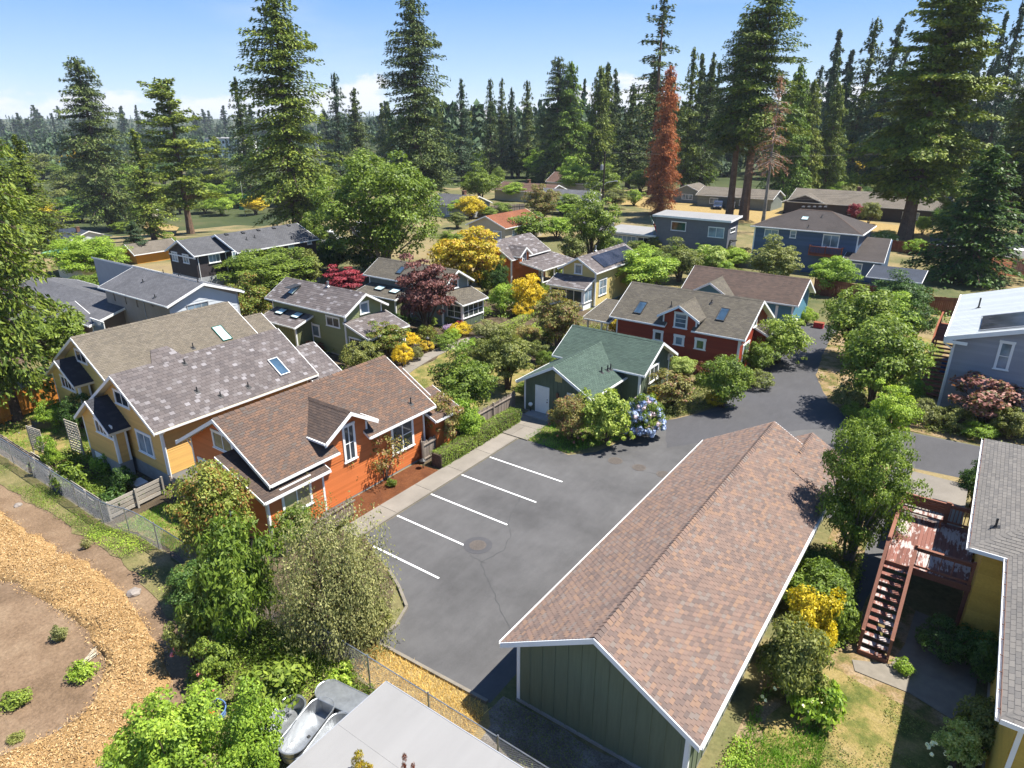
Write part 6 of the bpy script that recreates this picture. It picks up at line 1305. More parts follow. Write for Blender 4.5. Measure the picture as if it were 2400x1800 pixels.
for s in (34,): regc('high', s, 38, 5.6, .36, .6, 6, .35, .48, .18, 1.1, .5, .45, .1, hang=.7, tr=.6, wood='barkred')
for s in (23, 24, 25): regc('spire', s, 28, 3.6, .1, .55, 5, .40, .45, .17, 1.0, .85, .4, .08, hang=.75, tr=.38)
for s in (26,): regc('thin', s, 34, 4.0, .28, .75, 4, .3, .48, .18, .9, .7, .55, .25, hang=.5, tr=.42, wood='barkred')
for s in (27,): regc('cedar', s, 24, 3.9, .03, .42, 6, .62, .5, .17, 1.1, .7, .18, .04, hang=1.3, tr=.4, wood='barkred')
for s in (28,): regc('pine', s, 26, 5.2, .2, .85, 5, .05, .55, .22, 1.3, .45, .5, .2, hang=.0, tr=.42, up=.5, wood='barkred')
for s in (29,): regc('dead', s, 26, 2.6, .04, .36, 7, .65, .5, .08, 1.2, .55, .22, .05, hang=1.2, tr=.35, wood='barkred')
for s in (30,): regc('snag', s, 26, 2.6, .42, .5, 4, .5, .5, .06, 1.0, .7, .35, .2, hang=1.0, tr=.26, dead=True, wood='barkpale')
for s in (31,): regc('old', s, 40, 7.0, .2, .55, 7, .3, .55, .22, 1.2, .4, .4, .08, hang=.6, tr=.75, wood='barkred')
for s in (32,): regc('far', s, 26, 3.8, .06, 1.1, 5, .4, .9, .38, .55, .8, .4, .1, hang=.6, tr=.35)
for s in (33,): regc('far', s, 26, 3.4, .06, 1.1, 5, .4, .9, .38, .55, .9, .4, .1, hang=.6, tr=.35)
random.seed(5); RNG = np.random.default_rng(5)
WOOD = {}
def grow(name, mesh, wood, wmat, mat, p, sx, sz, label, cat, group=None, crown='crown', stem='trunk', rz=None, sunk=0):
    t = thing(name, label, cat, p, group, random.uniform(0, 6.28) if rz is None else rz); t.scale = (sx, sx, sz)
    c = bpy.data.objects.new(crown, mesh)
    COL.objects.link(c); c.parent = t
    if not mesh.materials: mesh.materials.append(mat)
    c.material_slots[0].link = 'OBJECT'; c.material_slots[0].material = mat
    key = (id(wood), wmat)
    if key not in WOOD: WOOD[key] = wood.mesh('trunk', X[wmat])
    w = bpy.data.objects.new(stem, WOOD[key]); COL.objects.link(w); w.parent = t
    return t
def tree(kind, mat, u, vb, vt, hw, label, name=None, cat=None, group=None, i=None, rz=None):
    """broadleaf plant standing where sighted: base (u, vb), top at vt, half width hw"""
    p = at(u, vb); h = top(p, vt) - p.z; V_ = KIND[kind]; k = (random.randrange(len(V_)) if i is None else i % len(V_)); me, w, A, wm = V_[k]; r = hw / pxm(p + Vector((0, 0, h / 2)))
    sm = kind in ('shrub', 'mound', 'loose', 'herb', 'scrag', 'weep')
    return grow(name or ('shrub' if sm else 'tree'), me, w, wm, LM[mat], p, r, h / A, label, cat or ('shrub' if sm else 'tree'), group, 'foliage' if sm else 'crown', 'stem' if sm else 'trunk', rz)
def con(kind, mat, u, vb, vt, hw, label, name='fir_tree', cat='tree', group=None, i=None, ut=None):
    p = at(u, vb); h = top(p, vt) - p.z; V_ = CON[kind]; k = (random.randrange(len(V_)) if i is None else i % len(V_)); me, w, Hh, R, wm = V_[k]; r = hw / pxm(p + Vector((0, 0, h * .4)))
    return grow(name, me, w, wm, LM[mat], p, r / R, h / Hh, label, cat, group)
# tall conifers
con('fir', 'fir', 262, 540, 132, 82, 'ragged dark fir with a bare lower trunk left of the bright pine', i=0)
con('pine', 'pine', 447, 545, 188, 100, 'bushy bright green pine with several leaning tops left of the tallest fir', 'pine_tree')
con('fir', 'firlt', 700, 545, -35, 122, 'tallest broad fir behind the plum black house', i=1)
con('spire', 'fir', 590, 480, 185, 48, 'narrow dark fir close against the left of the tallest broad fir', i=0)
con('fir', 'fir', 985, 470, -12, 92, 'tall fir behind the big round maple, its tip near the top edge', i=1)
con('spire', 'firbl', 803, 420, 172, 42, 'blue green fir between the two tall firs, the taller of a pair', i=1)
con('spire', 'fir', 845, 425, 205, 50, 'shorter spreading fir beside the blue green fir', i=2)
con('spire', 'firbl', 1085, 425, 188, 42, 'symmetrical dark spruce standing apart against the sky', 'spruce_tree', i=0)
con('far', 'fir', 1045, 400, 250, 26, 'small dark pine in front of the pale hall on the skyline', i=0); con('far', 'fir', 1030, 398, 262, 20, 'smallest dark pine beside the tall fir under the pale hall', i=1)
con('spire', 'fir', 1150, 418, 186, 30, 'slim fir, leftmost of the row of four behind the street', i=1)
con('spire', 'fir', 1177, 414, 182, 30, 'slim fir, tallest of the row of four behind the street', i=2)
con('spire', 'firbl', 1200, 416, 208, 30, 'slim bluish fir, third in the row of four behind the street', i=0)
con('spire', 'fir', 1236, 418, 190, 36, 'slim fir, rightmost of the row of four behind the street', i=1)
con('fir', 'fir', 1302, 430, 132, 52, 'tall fir with a ragged narrow tip right of the row of four', i=0)
con('cedar', 'cedar', 1332, 432, 148, 56, 'bright green cedar leaning against the ragged tipped fir', 'cedar_tree')
con('far', 'firbl', 1362, 405, 186, 24, 'thin pointed fir seen in a gap of the skyline', i=1)
con('cedar', 'firlt', 1400, 428, 158, 50, 'green cedar left of the very tall dark fir', 'cedar_tree'); con('spire', 'fir', 1432, 420, 160, 36, 'dark fir squeezed between the cedar and the very tall fir', i=2)
con('thin', 'fir', 1525, 455, -18, 78, 'very tall thin crowned dark fir left of the dead red cedar')
con('spire', 'fir', 1470, 440, 200, 52, 'bushy dark fir at the foot of the very tall thin fir', i=0)
con('dead', 'dead', 1545, 502, 158, 42, 'dead cedar with a solid rust red column of needles', 'dead_cedar')
con('spire', 'firlt', 1598, 450, 110, 46, 'green fir close behind the right of the dead red cedar', i=2); con('spire', 'fir', 1640, 450, 128, 44, 'dark fir between the dead cedar and the twin trunked fir', i=0)
con('high', 'firlt', 1742, 515, -40, 106, 'great fir with bare twin trunks behind the flat roofed house')
con('high', 'fir', 1708, 514, 20, 84, 'bare trunked fir standing close left of the great fir')
con('snag', 'deadthin', 1785, 545, 172, 54, 'bare grey trunk with a thin rusty dead crown beside the great fir', 'dead_fir')
con('cedar', 'cedar', 1832, 470, 155, 56, 'bright green cedar curtain right of the rusty dead fir', 'cedar_tree'); con('cedar', 'pine', 1868, 465, 190, 50, 'yellow green cedar, second right of the rusty dead fir', 'cedar_tree'); con('cedar', 'firlt', 1928, 460, 198, 46, 'weeping cedar with hanging shoots left of the old giant', 'cedar_tree')
con('spire', 'fir', 1982, 450, 45, 62, 'fir with a sparse pointed top left of the old giant', i=1); con('spire', 'firbl', 2034, 455, 42, 66, 'dark dense fir just left of the old giant', i=2)
con('old', 'pine', 2120, 560, -75, 145, 'old giant fir with a thick bare trunk and bright upper crown')
con('spire', 'firbl', 2290, 450, 5, 58, 'bluish fir in the gap right of the old giant', i=0); con('far', 'firbl', 2262, 440, 30, 34, 'slim fir tip right beside the old giant', i=1)
con('fir', 'fir', 2395, 560, -60, 130, 'dark towering fir cut by the right edge', i=1); con('cedar', 'firlt', 2330, 520, 190, 62, 'shaded cedar in front of the towering fir at the right edge', 'cedar_tree')
con('cedar', 'deep', 2262, 655, 345, 118, 'broad dark cedar over the red fence behind the carport', 'cedar_tree')
con('fir', 'firlt', 40, 985, -560, 165, 'fir at the left edge with its bare trunk by the orange fence', i=0)
con('spire', 'pine', 108, 600, 320, 74, 'bright green fir at the left edge behind the big firs boughs', i=0); con('fir', 'firlt', 10, 640, 250, 110, 'light green fir cut by the left edge', i=1); con('spire', 'firlt', 60, 720, 470, 84, 'low full fir filling the left edge below the bright fir', i=1)
con('cedar', 'firbl', 325, 612, 520, 34, 'dark weeping conifer beside the ochre outbuilding', 'weeping_conifer'); con('spire', 'firlt', 362, 560, 300, 60, 'dense green fir between the ragged fir and the bright pine', i=2)
con('spire', 'firlt', 520, 455, 320, 46, 'bushy fir below the tallest broad fir on its left', i=1); con('spire', 'fir', 240, 470, 330, 40, 'small fir behind the ragged dark fir', i=0)
# woods: firs of one kind standing behind the named ones
def wood(n, box, tips, hw, mats, label, group, kind=('far', 'spire')):
    for _ in range(n):
        u = random.uniform(box[0], box[2]); v = random.uniform(box[1], box[3]); con(random.choice(kind), random.choice(mats), u, v, random.uniform(*tips), random.uniform(*hw), label, 'fir_tree', 'tree', group)
wood(16, (1400, 395, 1720, 425), (120, 215), (24, 40), ('fir', 'firbl'), 'dark fir in the wood behind the dead red cedar', 'firs behind the dead cedar')
wood(26, (1760, 390, 2400, 440), (70, 190), (30, 52), ('fir', 'firbl', 'firlt'), 'dark fir in the wood behind the dark ranch house', 'firs behind the ranch house')
wood(14, (1020, 385, 1320, 405), (228, 300), (16, 26), ('fir', 'firlt'), 'low fir among the street trees below the skyline', 'firs along the far street')
wood(16, (700, 350, 1010, 385), (235, 280), (15, 26), ('firbl', 'fir'), 'distant bluish fir on the skyline behind the tall firs', 'distant skyline firs')
wood(52, (-60, 318, 640, 352), (246, 292), (14, 26), ('firbl',), 'hazy blue green fir on the far ridge at left', 'firs on the far left ridge', ('far',))
wood(26, (0, 355, 560, 415), (300, 350), (15, 28), ('fir', 'firlt', 'firbl'), 'fir in the valley at left below the ridge', 'firs in the left valley', ('far', 'spire'))
# broadleaf trees and shrubs beyond the court
tree('big', 'mid', 900, 650, 362, 148, 'huge round green maple towering behind the cottages', i=0)
tree('tree', 'mid', 1125, 475, 383, 48, 'upright green tree left of the timber street fence'); tree('tree', 'lime', 1208, 470, 428, 34, 'yellow green tree above the timber fence'); tree('shrub', 'gold', 1103, 512, 460, 36, 'golden yellow bush beside the small grey house'); tree('tree', 'rusty', 1266, 530, 432, 44, 'bronze tinged tree in front of the white porch house', i=1)
tree('tree', 'mid', 1385, 610, 452, 64, 'round green tree behind the solar roofed cottage', i=2); tree('shrub', 'mid', 1230, 560, 498, 62, 'green thicket behind the rust cottage'); tree('shrub', 'lime', 1305, 560, 510, 46, 'lighter thicket right of the green thicket'); tree('shrub', 'olive', 1340, 620, 550, 42, 'olive shrub left of the solar roofed cottage'); tree('shrub', 'mid', 1425, 610, 555, 40, 'green shrub beneath the round tree by the glazed annex')
tree('tree', 'lime', 1270, 425, 352, 46, 'pale green street tree right of the pyramid roofed house'); tree('tree', 'mid', 1215, 415, 350, 40, 'green street tree before the row of four firs'); con('cedar', 'cedar', 1258, 425, 345, 26, 'small cone shaped cedar by the pyramid roofed house', 'cedar_tree')
tree('tree', 'lime', 1350, 455, 370, 46, 'pale street tree left of the dark utility pole'); tree('tree', 'mid', 1410, 470, 385, 46, 'green tree behind the dark utility pole'); tree('shrub', 'lime', 1485, 482, 445, 24, 'bright bush at the edge of the dry front yard')
tree('big', 'mid', 640, 700, 588, 118, 'glossy laurel thicket behind the sage cottage', i=1); tree('tree', 'bronze', 580, 770, 640, 64, 'orange tipped green tree left of the sage cottage', i=0); tree('loose', 'olive', 720, 690, 585, 48, 'airy grey green sapling behind the sage cottage')
tree('cone', 'lime', 617, 625, 588, 10, 'small clipped cone shrub, left one by the plum house', 'shrub', 'shrub'); tree('cone', 'lime', 657, 620, 583, 10, 'small clipped cone shrub, right one by the plum house', 'shrub', 'shrub')
tree('maple', 'wine', 812, 695, 622, 48, 'wine red maple left of the slate green cottage'); tree('shrub', 'deep', 860, 650, 560, 40, 'dark evergreen below the huge maple'); tree('shrub', 'deep', 785, 640, 560, 46, 'dark shrub behind the wine red maple')
tree('maple', 'amber', 1092, 690, 535, 82, 'amber yellow maple above the slate green cottage roof', i=0)
tree('maple', 'purple', 1000, 782, 596, 72, 'purple leaved plum tree in front of the slate green cottage', i=1, rz=.4)
tree('shrub', 'mid', 1140, 690, 630, 36, 'green shrub at the foot of the rust cottage'); tree('loose', 'purple', 1218, 660, 612, 22, 'small purple bush by the rust cottage porch'); tree('shrub', 'cream', 1310, 665, 620, 26, 'pale shrub between the rust and butter cottages')
tree('shrub', 'gold', 1235, 735, 643, 42, 'bright gold shrub in the middle of the garden court'); tree('shrub', 'lime', 1180, 735, 668, 36, 'lime yellow shrub left of the bright gold shrub'); tree('mound', 'gold', 1225, 745, 706, 26, 'low golden mound below the bright gold shrub'); tree('mound', 'mid', 1275, 700, 664, 16, 'round clipped bush by the rust cottage steps'); tree('loose', 'gold', 1296, 700, 660, 14, 'thin golden shrub left of the butter cottage porch')
tree('maple', 'rusty', 1308, 820, 688, 62, 'bronze topped maple in the middle of the court', i=0); tree('loose', 'gold', 1448, 785, 742, 34, 'golden branching shrub by the red cottage wall'); tree('tree', 'deep', 1170, 700, 600, 24, 'dark green small tree beside the purple plum')
tree('tree', 'lime', 1500, 695, 585, 76, 'broad yellow green tree left of the teal cottage', i=1); tree('tree', 'olive', 1590, 660, 562, 60, 'olive green tree behind the teal cottage roof'); tree('tree', 'mid', 1540, 670, 590, 44, 'green tree between the yellow green and olive trees'); tree('loose', 'cream', 1668, 640, 575, 42, 'pale twiggy shrub by the navy house corner'); tree('tree', 'olive', 1812, 672, 552, 66, 'leafy tree in front of the navy hip roofed house', i=0); tree('tree', 'lime', 1945, 690, 602, 54, 'bright shrub tree right below the red balcony', i=2)
tree('shrub', 'wine', 2000, 515, 478, 22, 'crimson bush by the dark ranch house'); tree('shrub', 'olive', 2035, 525, 475, 26, 'green bush right of the crimson bush'); tree('shrub', 'cream', 2072, 570, 540, 28, 'white flowering shrub behind the navy house roof'); tree('mound', 'lime', 2142, 595, 560, 28, 'round lime bush against the red fence'); tree('shrub', 'lime', 2160, 550, 508, 20, 'bright shrub under the old giant fir'); tree('shrub', 'mid', 2210, 560, 470, 34, 'green undergrowth right of the old giant fir trunk')
for k, (u, vb, vt, hw, m_) in enumerate(((90, 515, 470, 44, 'gold'), (190, 520, 480, 40, 'lime'), (240, 520, 478, 34, 'lime'), (215, 640, 565, 70, 'lime'), (295, 545, 520, 36, 'mid'), (400, 600, 548, 40, 'mid'), (520, 505, 455, 34, 'lime'), (560, 480, 440, 40, 'olive'), (480, 500, 465, 36, 'mid'), (165, 470, 400, 40, 'olive'), (60, 480, 430, 40, 'mid'), (330, 420, 370, 30, 'mid'), (470, 430, 380, 34, 'mid'), (130, 420, 380, 34, 'mid'))):
    tree(('shrub', 'tree')[k % 2], m_, u, vb, vt, hw, ('rounded %s tree or bush among the left hand houses' % {'gold': 'golden', 'lime': 'lime green', 'mid': 'mid green', 'olive': 'olive'}[m_]), group='garden bushes among the left hand houses')
tree('big', 'lime', 215, 655, 558, 88, 'long bright laurel hedge row below the blue roofed house', i=1); tree('shrub', 'mid', 215, 690, 645, 56, 'green shrubs beside the gravel drive'); tree('loose', 'olive', 150, 700, 660, 40, 'yellowish shrub left of the gravel drive')
tree('tree', 'mid', 150, 880, 712, 84, 'leaning green tree in front of the brown lap sided house', i=1)
for k, (u, vb, vt, hw, m_, lb) in enumerate(((650, 455, 405, 40, 'mid', 'round tree at the right foot of the tallest broad fir'), (735, 480, 395, 46, 'lime', 'pale tree between the tallest fir and the huge maple'), (600, 505, 460, 34, 'gold', 'yellow shrub beside the left street'), (545, 470, 415, 36, 'lime', 'lime tree in front of the left street'), (500, 455, 400, 40, 'olive', 'olive tree left of the thin street pole'), (420, 480, 425, 34, 'mid', 'green tree at the foot of the bright pine'), (385, 440, 375, 40, 'deep', 'dark tree between the ragged fir and the pine'), (300, 440, 385, 36, 'lime', 'lime tree behind the rust roofed house'), (210, 430, 370, 40, 'mid', 'green tree left of the ragged fir'), (180, 400, 350, 34, 'gold', 'yellowing tree below the footbridge'), (100, 420, 360, 40, 'olive', 'olive tree below the leaning ridge pole'), (45, 430, 375, 40, 'mid', 'green tree at the left edge of the valley'), (250, 395, 345, 30, 'mid', 'small green tree in the valley by the ragged fir'), (350, 390, 345, 30, 'olive', 'small olive tree in the valley'), (440, 390, 340, 34, 'mid', 'green tree in front of the white warehouse'), (610, 420, 370, 36, 'mid', 'green tree right of the white warehouse'), (570, 400, 360, 26, 'lime', 'lime tree just below the white warehouse'), (960, 470, 400, 40, 'mid', 'green tree at the right shoulder of the huge maple'), (1010, 455, 415, 24, 'lime', 'lime bush left of the small grey house'), (740, 590, 500, 40, 'mid', 'green tree left of the huge maple trunk'), (1055, 590, 540, 34, 'mid', 'shrub below the beige house'), (1160, 545, 515, 24, 'olive', 'olive shrub right of the beige house'), (1330, 500, 455, 40, 'mid', 'green tree left of the pole foot'), (1440, 490, 440, 36, 'olive', 'olive tree right of the pole foot'), (1500, 450, 400, 36, 'mid', 'understorey tree left of the dead red cedar'), (1650, 440, 385, 36, 'lime', 'lime understorey tree behind the grey long house'), (1900, 425, 375, 40, 'lime', 'sunlit understorey tree behind the dark ranch house'), (2000, 430, 380, 40, 'gold', 'golden understorey tree behind the ranch chimney'), (2080, 425, 370, 36, 'mid', 'understorey tree left of the old giant trunk'), (2200, 470, 400, 36, 'olive', 'understorey tree right of the old giant trunk'))):
    tree(('tree', 'shrub', 'tree')[k % 3], m_, u, vb, vt, hw, lb, 'tree', 'tree')
def fill(n, box, h, hw, mats, label, group):
    for _ in range(n):
        u, vb = random.uniform(box[0], box[2]), random.uniform(box[1], box[3]); tree(random.choice(('shrub', 'tree', 'loose')), random.choice(mats), u, vb, vb - random.uniform(*h), random.uniform(*hw), label, 'shrub', 'shrub', group)
fill(26, (40, 470, 440, 535), (26, 60), (18, 40), ('mid', 'lime', 'olive', 'deep'), 'garden shrub among the far left houses', 'shrubs among the far left houses')
fill(16, (440, 440, 760, 500), (24, 50), (16, 34), ('mid', 'lime', 'olive'), 'roadside shrub beyond the plum black house', 'shrubs beyond the plum house')
fill(14, (1040, 500, 1330, 560), (22, 46), (16, 34), ('mid', 'lime', 'olive'), 'back garden shrub below the street fence', 'shrubs below the street fence')
fill(18, (1420, 590, 1770, 660), (30, 56), (20, 36), ('mid', 'olive', 'lime'), 'leafy shrub in the strip behind the teal cottage', 'shrubs behind the teal cottage')
fill(16, (940, 400, 1420, 445), (26, 54), (16, 32), ('mid', 'lime', 'deep', 'olive'), 'street shrub below the row of firs', 'street shrubs below the firs')
fill(18, (1900, 440, 2400, 520), (26, 70), (18, 36), ('mid', 'deep', 'olive', 'lime'), 'undergrowth bush at the edge of the right hand wood', 'bushes at the edge of the right wood')
fill(14, (480, 590, 800, 660), (26, 50), (18, 32), ('mid', 'deep', 'lime'), 'shrub in the strip between the plum house and the court', 'shrubs behind the sage cottage')
# round the court and the lot
tree('shrub', 'lime', 133, 1000, 938, 36, 'glossy light green shrub by the orange cedar fence'); tree('mound', 'deep', 195, 1005, 925, 44, 'dark round shrub between the two yellow cottages')
tree('mound', 'redbrown', 735, 830, 800, 28, 'dark red clipped dome by the sage cottage corner', i=0); tree('mound', 'redbrown', 1098, 748, 735, 9, 'small red dome by the glazed sunroom', i=1)
tree('maple', 'bronze', 908, 842, 752, 52, 'bronze tipped small maple in front of the sage cottage porch', i=1); tree('mound', 'olive', 850, 862, 800, 52, 'olive spreading shrub beside the orange cottage roof'); tree('mound', 'gold', 945, 855, 808, 27, 'bright yellow mound left of the garden path'); tree('mound', 'grey', 978, 845, 812, 16, 'grey lavender clump by the garden path')
tree('tree', 'mid', 1093, 985, 812, 84, 'dense green tree over the centre lawn edge', i=0); tree('maple', 'olive', 1190, 912, 778, 66, 'yellow green spreading maple by the garden bench', i=0); tree('maple', 'olive', 1135, 880, 790, 44, 'second spreading maple left of the yellow green one', i=1)
tree('loose', 'rusty', 1040, 1050, 925, 48, 'mixed red and green climbers above the picket fence'); tree('shrub', 'lime', 1095, 1035, 940, 46, 'bright green vine heap above the picket fence'); tree('shrub', 'mid', 1230, 935, 890, 28, 'yellow green shrub by the cottage corner gate'); tree('mound', 'mid', 1278, 862, 822, 24, 'clipped round bush near the green roof'); tree('loose', 'olive', 1258, 850, 800, 26, 'green reedy shrub left of the clipped round bush')
tree('sparse', 'rusty', 905, 1125, 1008, 62, 'sparse bronze maple against the orange wall'); tree('sparse', 'rusty', 815, 1150, 1060, 44, 'thin leafless shrub against the orange wall'); tree('herb', 'mid', 918, 1140, 1122, 14, 'small green plant in the red mulch')
tree('shrub', 'rusty', 1335, 1032, 932, 52, 'russet and green panicle bush by the cottage door'); tree('shrub', 'hydrangea', 1418, 1040, 920, 70, 'large pale lime hydrangea on the island bed', i=1); tree('mound', 'gold', 1533, 945, 906, 24, 'yellow green tuft behind the blue hydrangea')
hyd = tree('mound', 'mid', 1503, 1022, 922, 50, 'blue and lilac flowering hydrangea beside the driveway', 'hydrangea', i=0)
tree('loose', 'rusty', 1573, 960, 872, 58, 'brown tinged bush right of the blue hydrangea'); tree('shrub', 'mid', 1693, 955, 840, 64, 'rounded green bush at the red cottage corner', i=2); tree('mound', 'gold', 1676, 950, 918, 27, 'yellow barberry mound at the driveway edge'); tree('loose', 'redbrown', 1640, 900, 850, 22, 'dark red spiky shrub behind the yellow mound'); tree('shrub', 'cream', 1600, 880, 835, 36, 'pale leaved shrub below the green gable'); tree('mound', 'olive', 1570, 968, 945, 22, 'low yellow green cushion by the driveway')
tree('shrub', 'hydrangea', 1822, 850, 738, 64, 'large pale green hydrangea beside the red cottage gable', i=0); tree('shrub', 'mid', 1770, 875, 806, 46, 'dark climber heap below the red cottage window'); tree('mound', 'olive', 1770, 905, 870, 44, 'low spreading cover at the driveway bend'); tree('loose', 'wine', 1700, 845, 806, 28, 'reddish shrub against the red cottage wall')
tree('mound', 'lime', 1890, 758, 722, 24, 'clipped green dome by the teal cottage'); tree('mound', 'mid', 1862, 770, 742, 16, 'small clipped dome by the teal cottage downspout')
tree('tree', 'mid', 1992, 845, 672, 92, 'large glossy tree at the far end of the driveway row', i=1); tree('tree', 'mid', 2040, 965, 745, 106, 'largest glossy tree in the middle of the driveway row', i=2); tree('tree', 'lime', 2080, 790, 690, 70, 'glossy tree behind the middle of the driveway row', i=0); tree('tree', 'deep', 2105, 745, 640, 70, 'dark evergreen behind the driveway row', i=0); tree('shrub', 'deep', 2135, 800, 710, 46, 'dark spreading yew right of the driveway row')
tree('tree', 'lime', 2072, 1055, 905, 62, 'bright upright shrub tree at the driveway fork', i=1); tree('big', 'mid', 1988, 1320, 1000, 108, 'rhododendron tree leaning over the garage roof', i=1, rz=1.0); tree('shrub', 'mid', 2040, 1070, 985, 56, 'leafy shrub between the fork tree and the garage'); tree('mound', 'grey', 1985, 960, 895, 36, 'blue grey ground cover under the driveway row'); tree('mound', 'mid', 2000, 985, 945, 30, 'green cushion at the driveway fork')
tree('loose', 'smoke', 2305, 1000, 886, 88, 'purple smoke bush in front of the grey metal roofed house', i=0); tree('shrub', 'lime', 2130, 940, 888, 36, 'light green shrub left of the side stairs'); tree('mound', 'grey', 2155, 990, 938, 40, 'grey green rosemary mound by the branch drive'); tree('mound', 'olive', 2230, 1005, 955, 46, 'olive ground shrub along the branch drive'); tree('shrub', 'olive', 2360, 1030, 960, 52, 'yellow green bush at the right end of the branch drive'); tree('mound', 'lime', 2290, 1025, 990, 40, 'low bright cover by the branch drive')
tree('shrub', 'deep', 2275, 1190, 1085, 46, 'dark shrub at the far corner of the mustard house'); tree('shrub', 'gold', 1884, 1555, 1392, 80, 'golden yellow azalea beside the garage', i=1); tree('shrub', 'olive', 1845, 1640, 1470, 84, 'rhododendron with pale flowers beside the garage', i=2); tree('shrub', 'mid', 1905, 1440, 1335, 84, 'mid green rhododendron below the leaning tree', i=0); tree('herb', 'lime', 1905, 1680, 1600, 70, 'lush bright weeds below the rhododendron'); tree('shrub', 'deep', 1900, 1360, 1290, 60, 'shaded undergrowth along the garage wall'); tree('loose', 'mid', 2010, 1180, 1120, 30, 'thin shoots by the asphalt footpath')
tree('mound', 'deep', 2215, 1540, 1460, 70, 'dark low shrubs below the deck'); tree('shrub', 'deep', 2300, 1600, 1500, 70, 'dark shrub against the mustard house wall'); tree('shrub', 'olive', 2300, 1760, 1640, 76, 'shaded bronze shrub by the mustard house corner'); tree('loose', 'cream', 2230, 1800, 1700, 56, 'pale flowered shrub at the bottom right corner')
tree('herb', 'lime', 2115, 1575, 1548, 26, 'bright weed clump at the foot of the stairs'); tree('herb', 'mid', 1975, 1490, 1430, 40, 'green weeds in the shade of the stairs')
# bottom left thicket and garden
tree('tree', 'bronze', 520, 1320, 1088, 92, 'leafy orange tipped tree in front of the orange cottage gable', i=2); tree('scrag', 'mid', 580, 1510, 1225, 122, 'scraggy bush with bare pale branches left of the weeping cotoneaster', rz=.7); tree('weep', 'grey', 800, 1500, 1180, 150, 'grey green weeping cotoneaster at the lot corner'); tree('shrub', 'mid', 690, 1270, 1190, 56, 'green shrub against the bay window of the orange cottage'); tree('shrub', 'deep', 470, 1420, 1330, 70, 'shaded ferny shrub behind the chain link fence')
tree('tree', 'lime', 600, 1880, 1615, 92, 'young fruit tree with a forked trunk by the stock tanks', i=0); tree('tree', 'lime', 430, 1880, 1640, 128, 'broad light green fruit tree at the bottom edge', i=1); tree('shrub', 'lime', 300, 1840, 1750, 60, 'low light green bush at the bottom edge')
tree('herb', 'mid', 645, 1640, 1560, 90, 'leafy bean plants along the chain link fence'); tree('loose', 'mid', 520, 1600, 1500, 56, 'rose bush with pink blooms below the scraggy bush', 'rose_bush'); tree('loose', 'olive', 460, 1560, 1440, 50, 'straggling rose bush at the edge of the soil bank', 'rose_bush'); tree('loose', 'grey', 480, 1680, 1610, 34, 'grey leaved rose with a red bloom', 'rose_bush'); tree('herb', 'lime', 800, 1600, 1560, 40, 'green weeds behind the grey shed roof')
tree('shrub', 'olive', 455, 1400, 1330, 50, 'straw tinged bush by the fence corner'); tree('mound', 'olive', 880, 1490, 1410, 42, 'low box edging round the cotoneaster'); tree('herb', 'lime', 245, 1105, 1065, 30, 'leafy squash plant beside the amber cottage'); tree('loose', 'lime', 130, 1110, 1020, 24, 'climbing vine between the two trellises'); tree('herb', 'mid', 170, 1150, 1090, 40, 'vegetable plants below the trellises'); tree('herb', 'deep', 270, 1195, 1150, 40, 'dark leafed plants by the concrete foundation'); tree('loose', 'deep', 300, 1160, 1095, 28, 'dark rose against the amber cottage wall', 'rose_bush')
tree('herb', 'grey', 205, 1285, 1262, 14, 'silver grey thistle with a red bloom on the soil', 'thistle', 'plant'); tree('herb', 'grey', 143, 1500, 1468, 20, 'silver green weed alone on the bare soil', 'weed', 'plant'); tree('herb', 'lime', 195, 1590, 1558, 34, 'green weed patch on the bare soil', 'weed', 'plant'); tree('herb', 'mid', 40, 1650, 1625, 36, 'flat weed patch at the left edge of the soil', 'weed', 'plant'); tree('herb', 'olive', 40, 1735, 1722, 20, 'tiny weed near the bottom left corner', 'weed', 'plant')
tree('maple', 'amber', 868, 1960, 1772, 32, 'orange leaved sapling tip above the grey shed roof, left one', i=0); tree('maple', 'redbrown', 972, 1960, 1778, 24, 'red leaved sapling tip above the grey shed roof, right one', i=1)
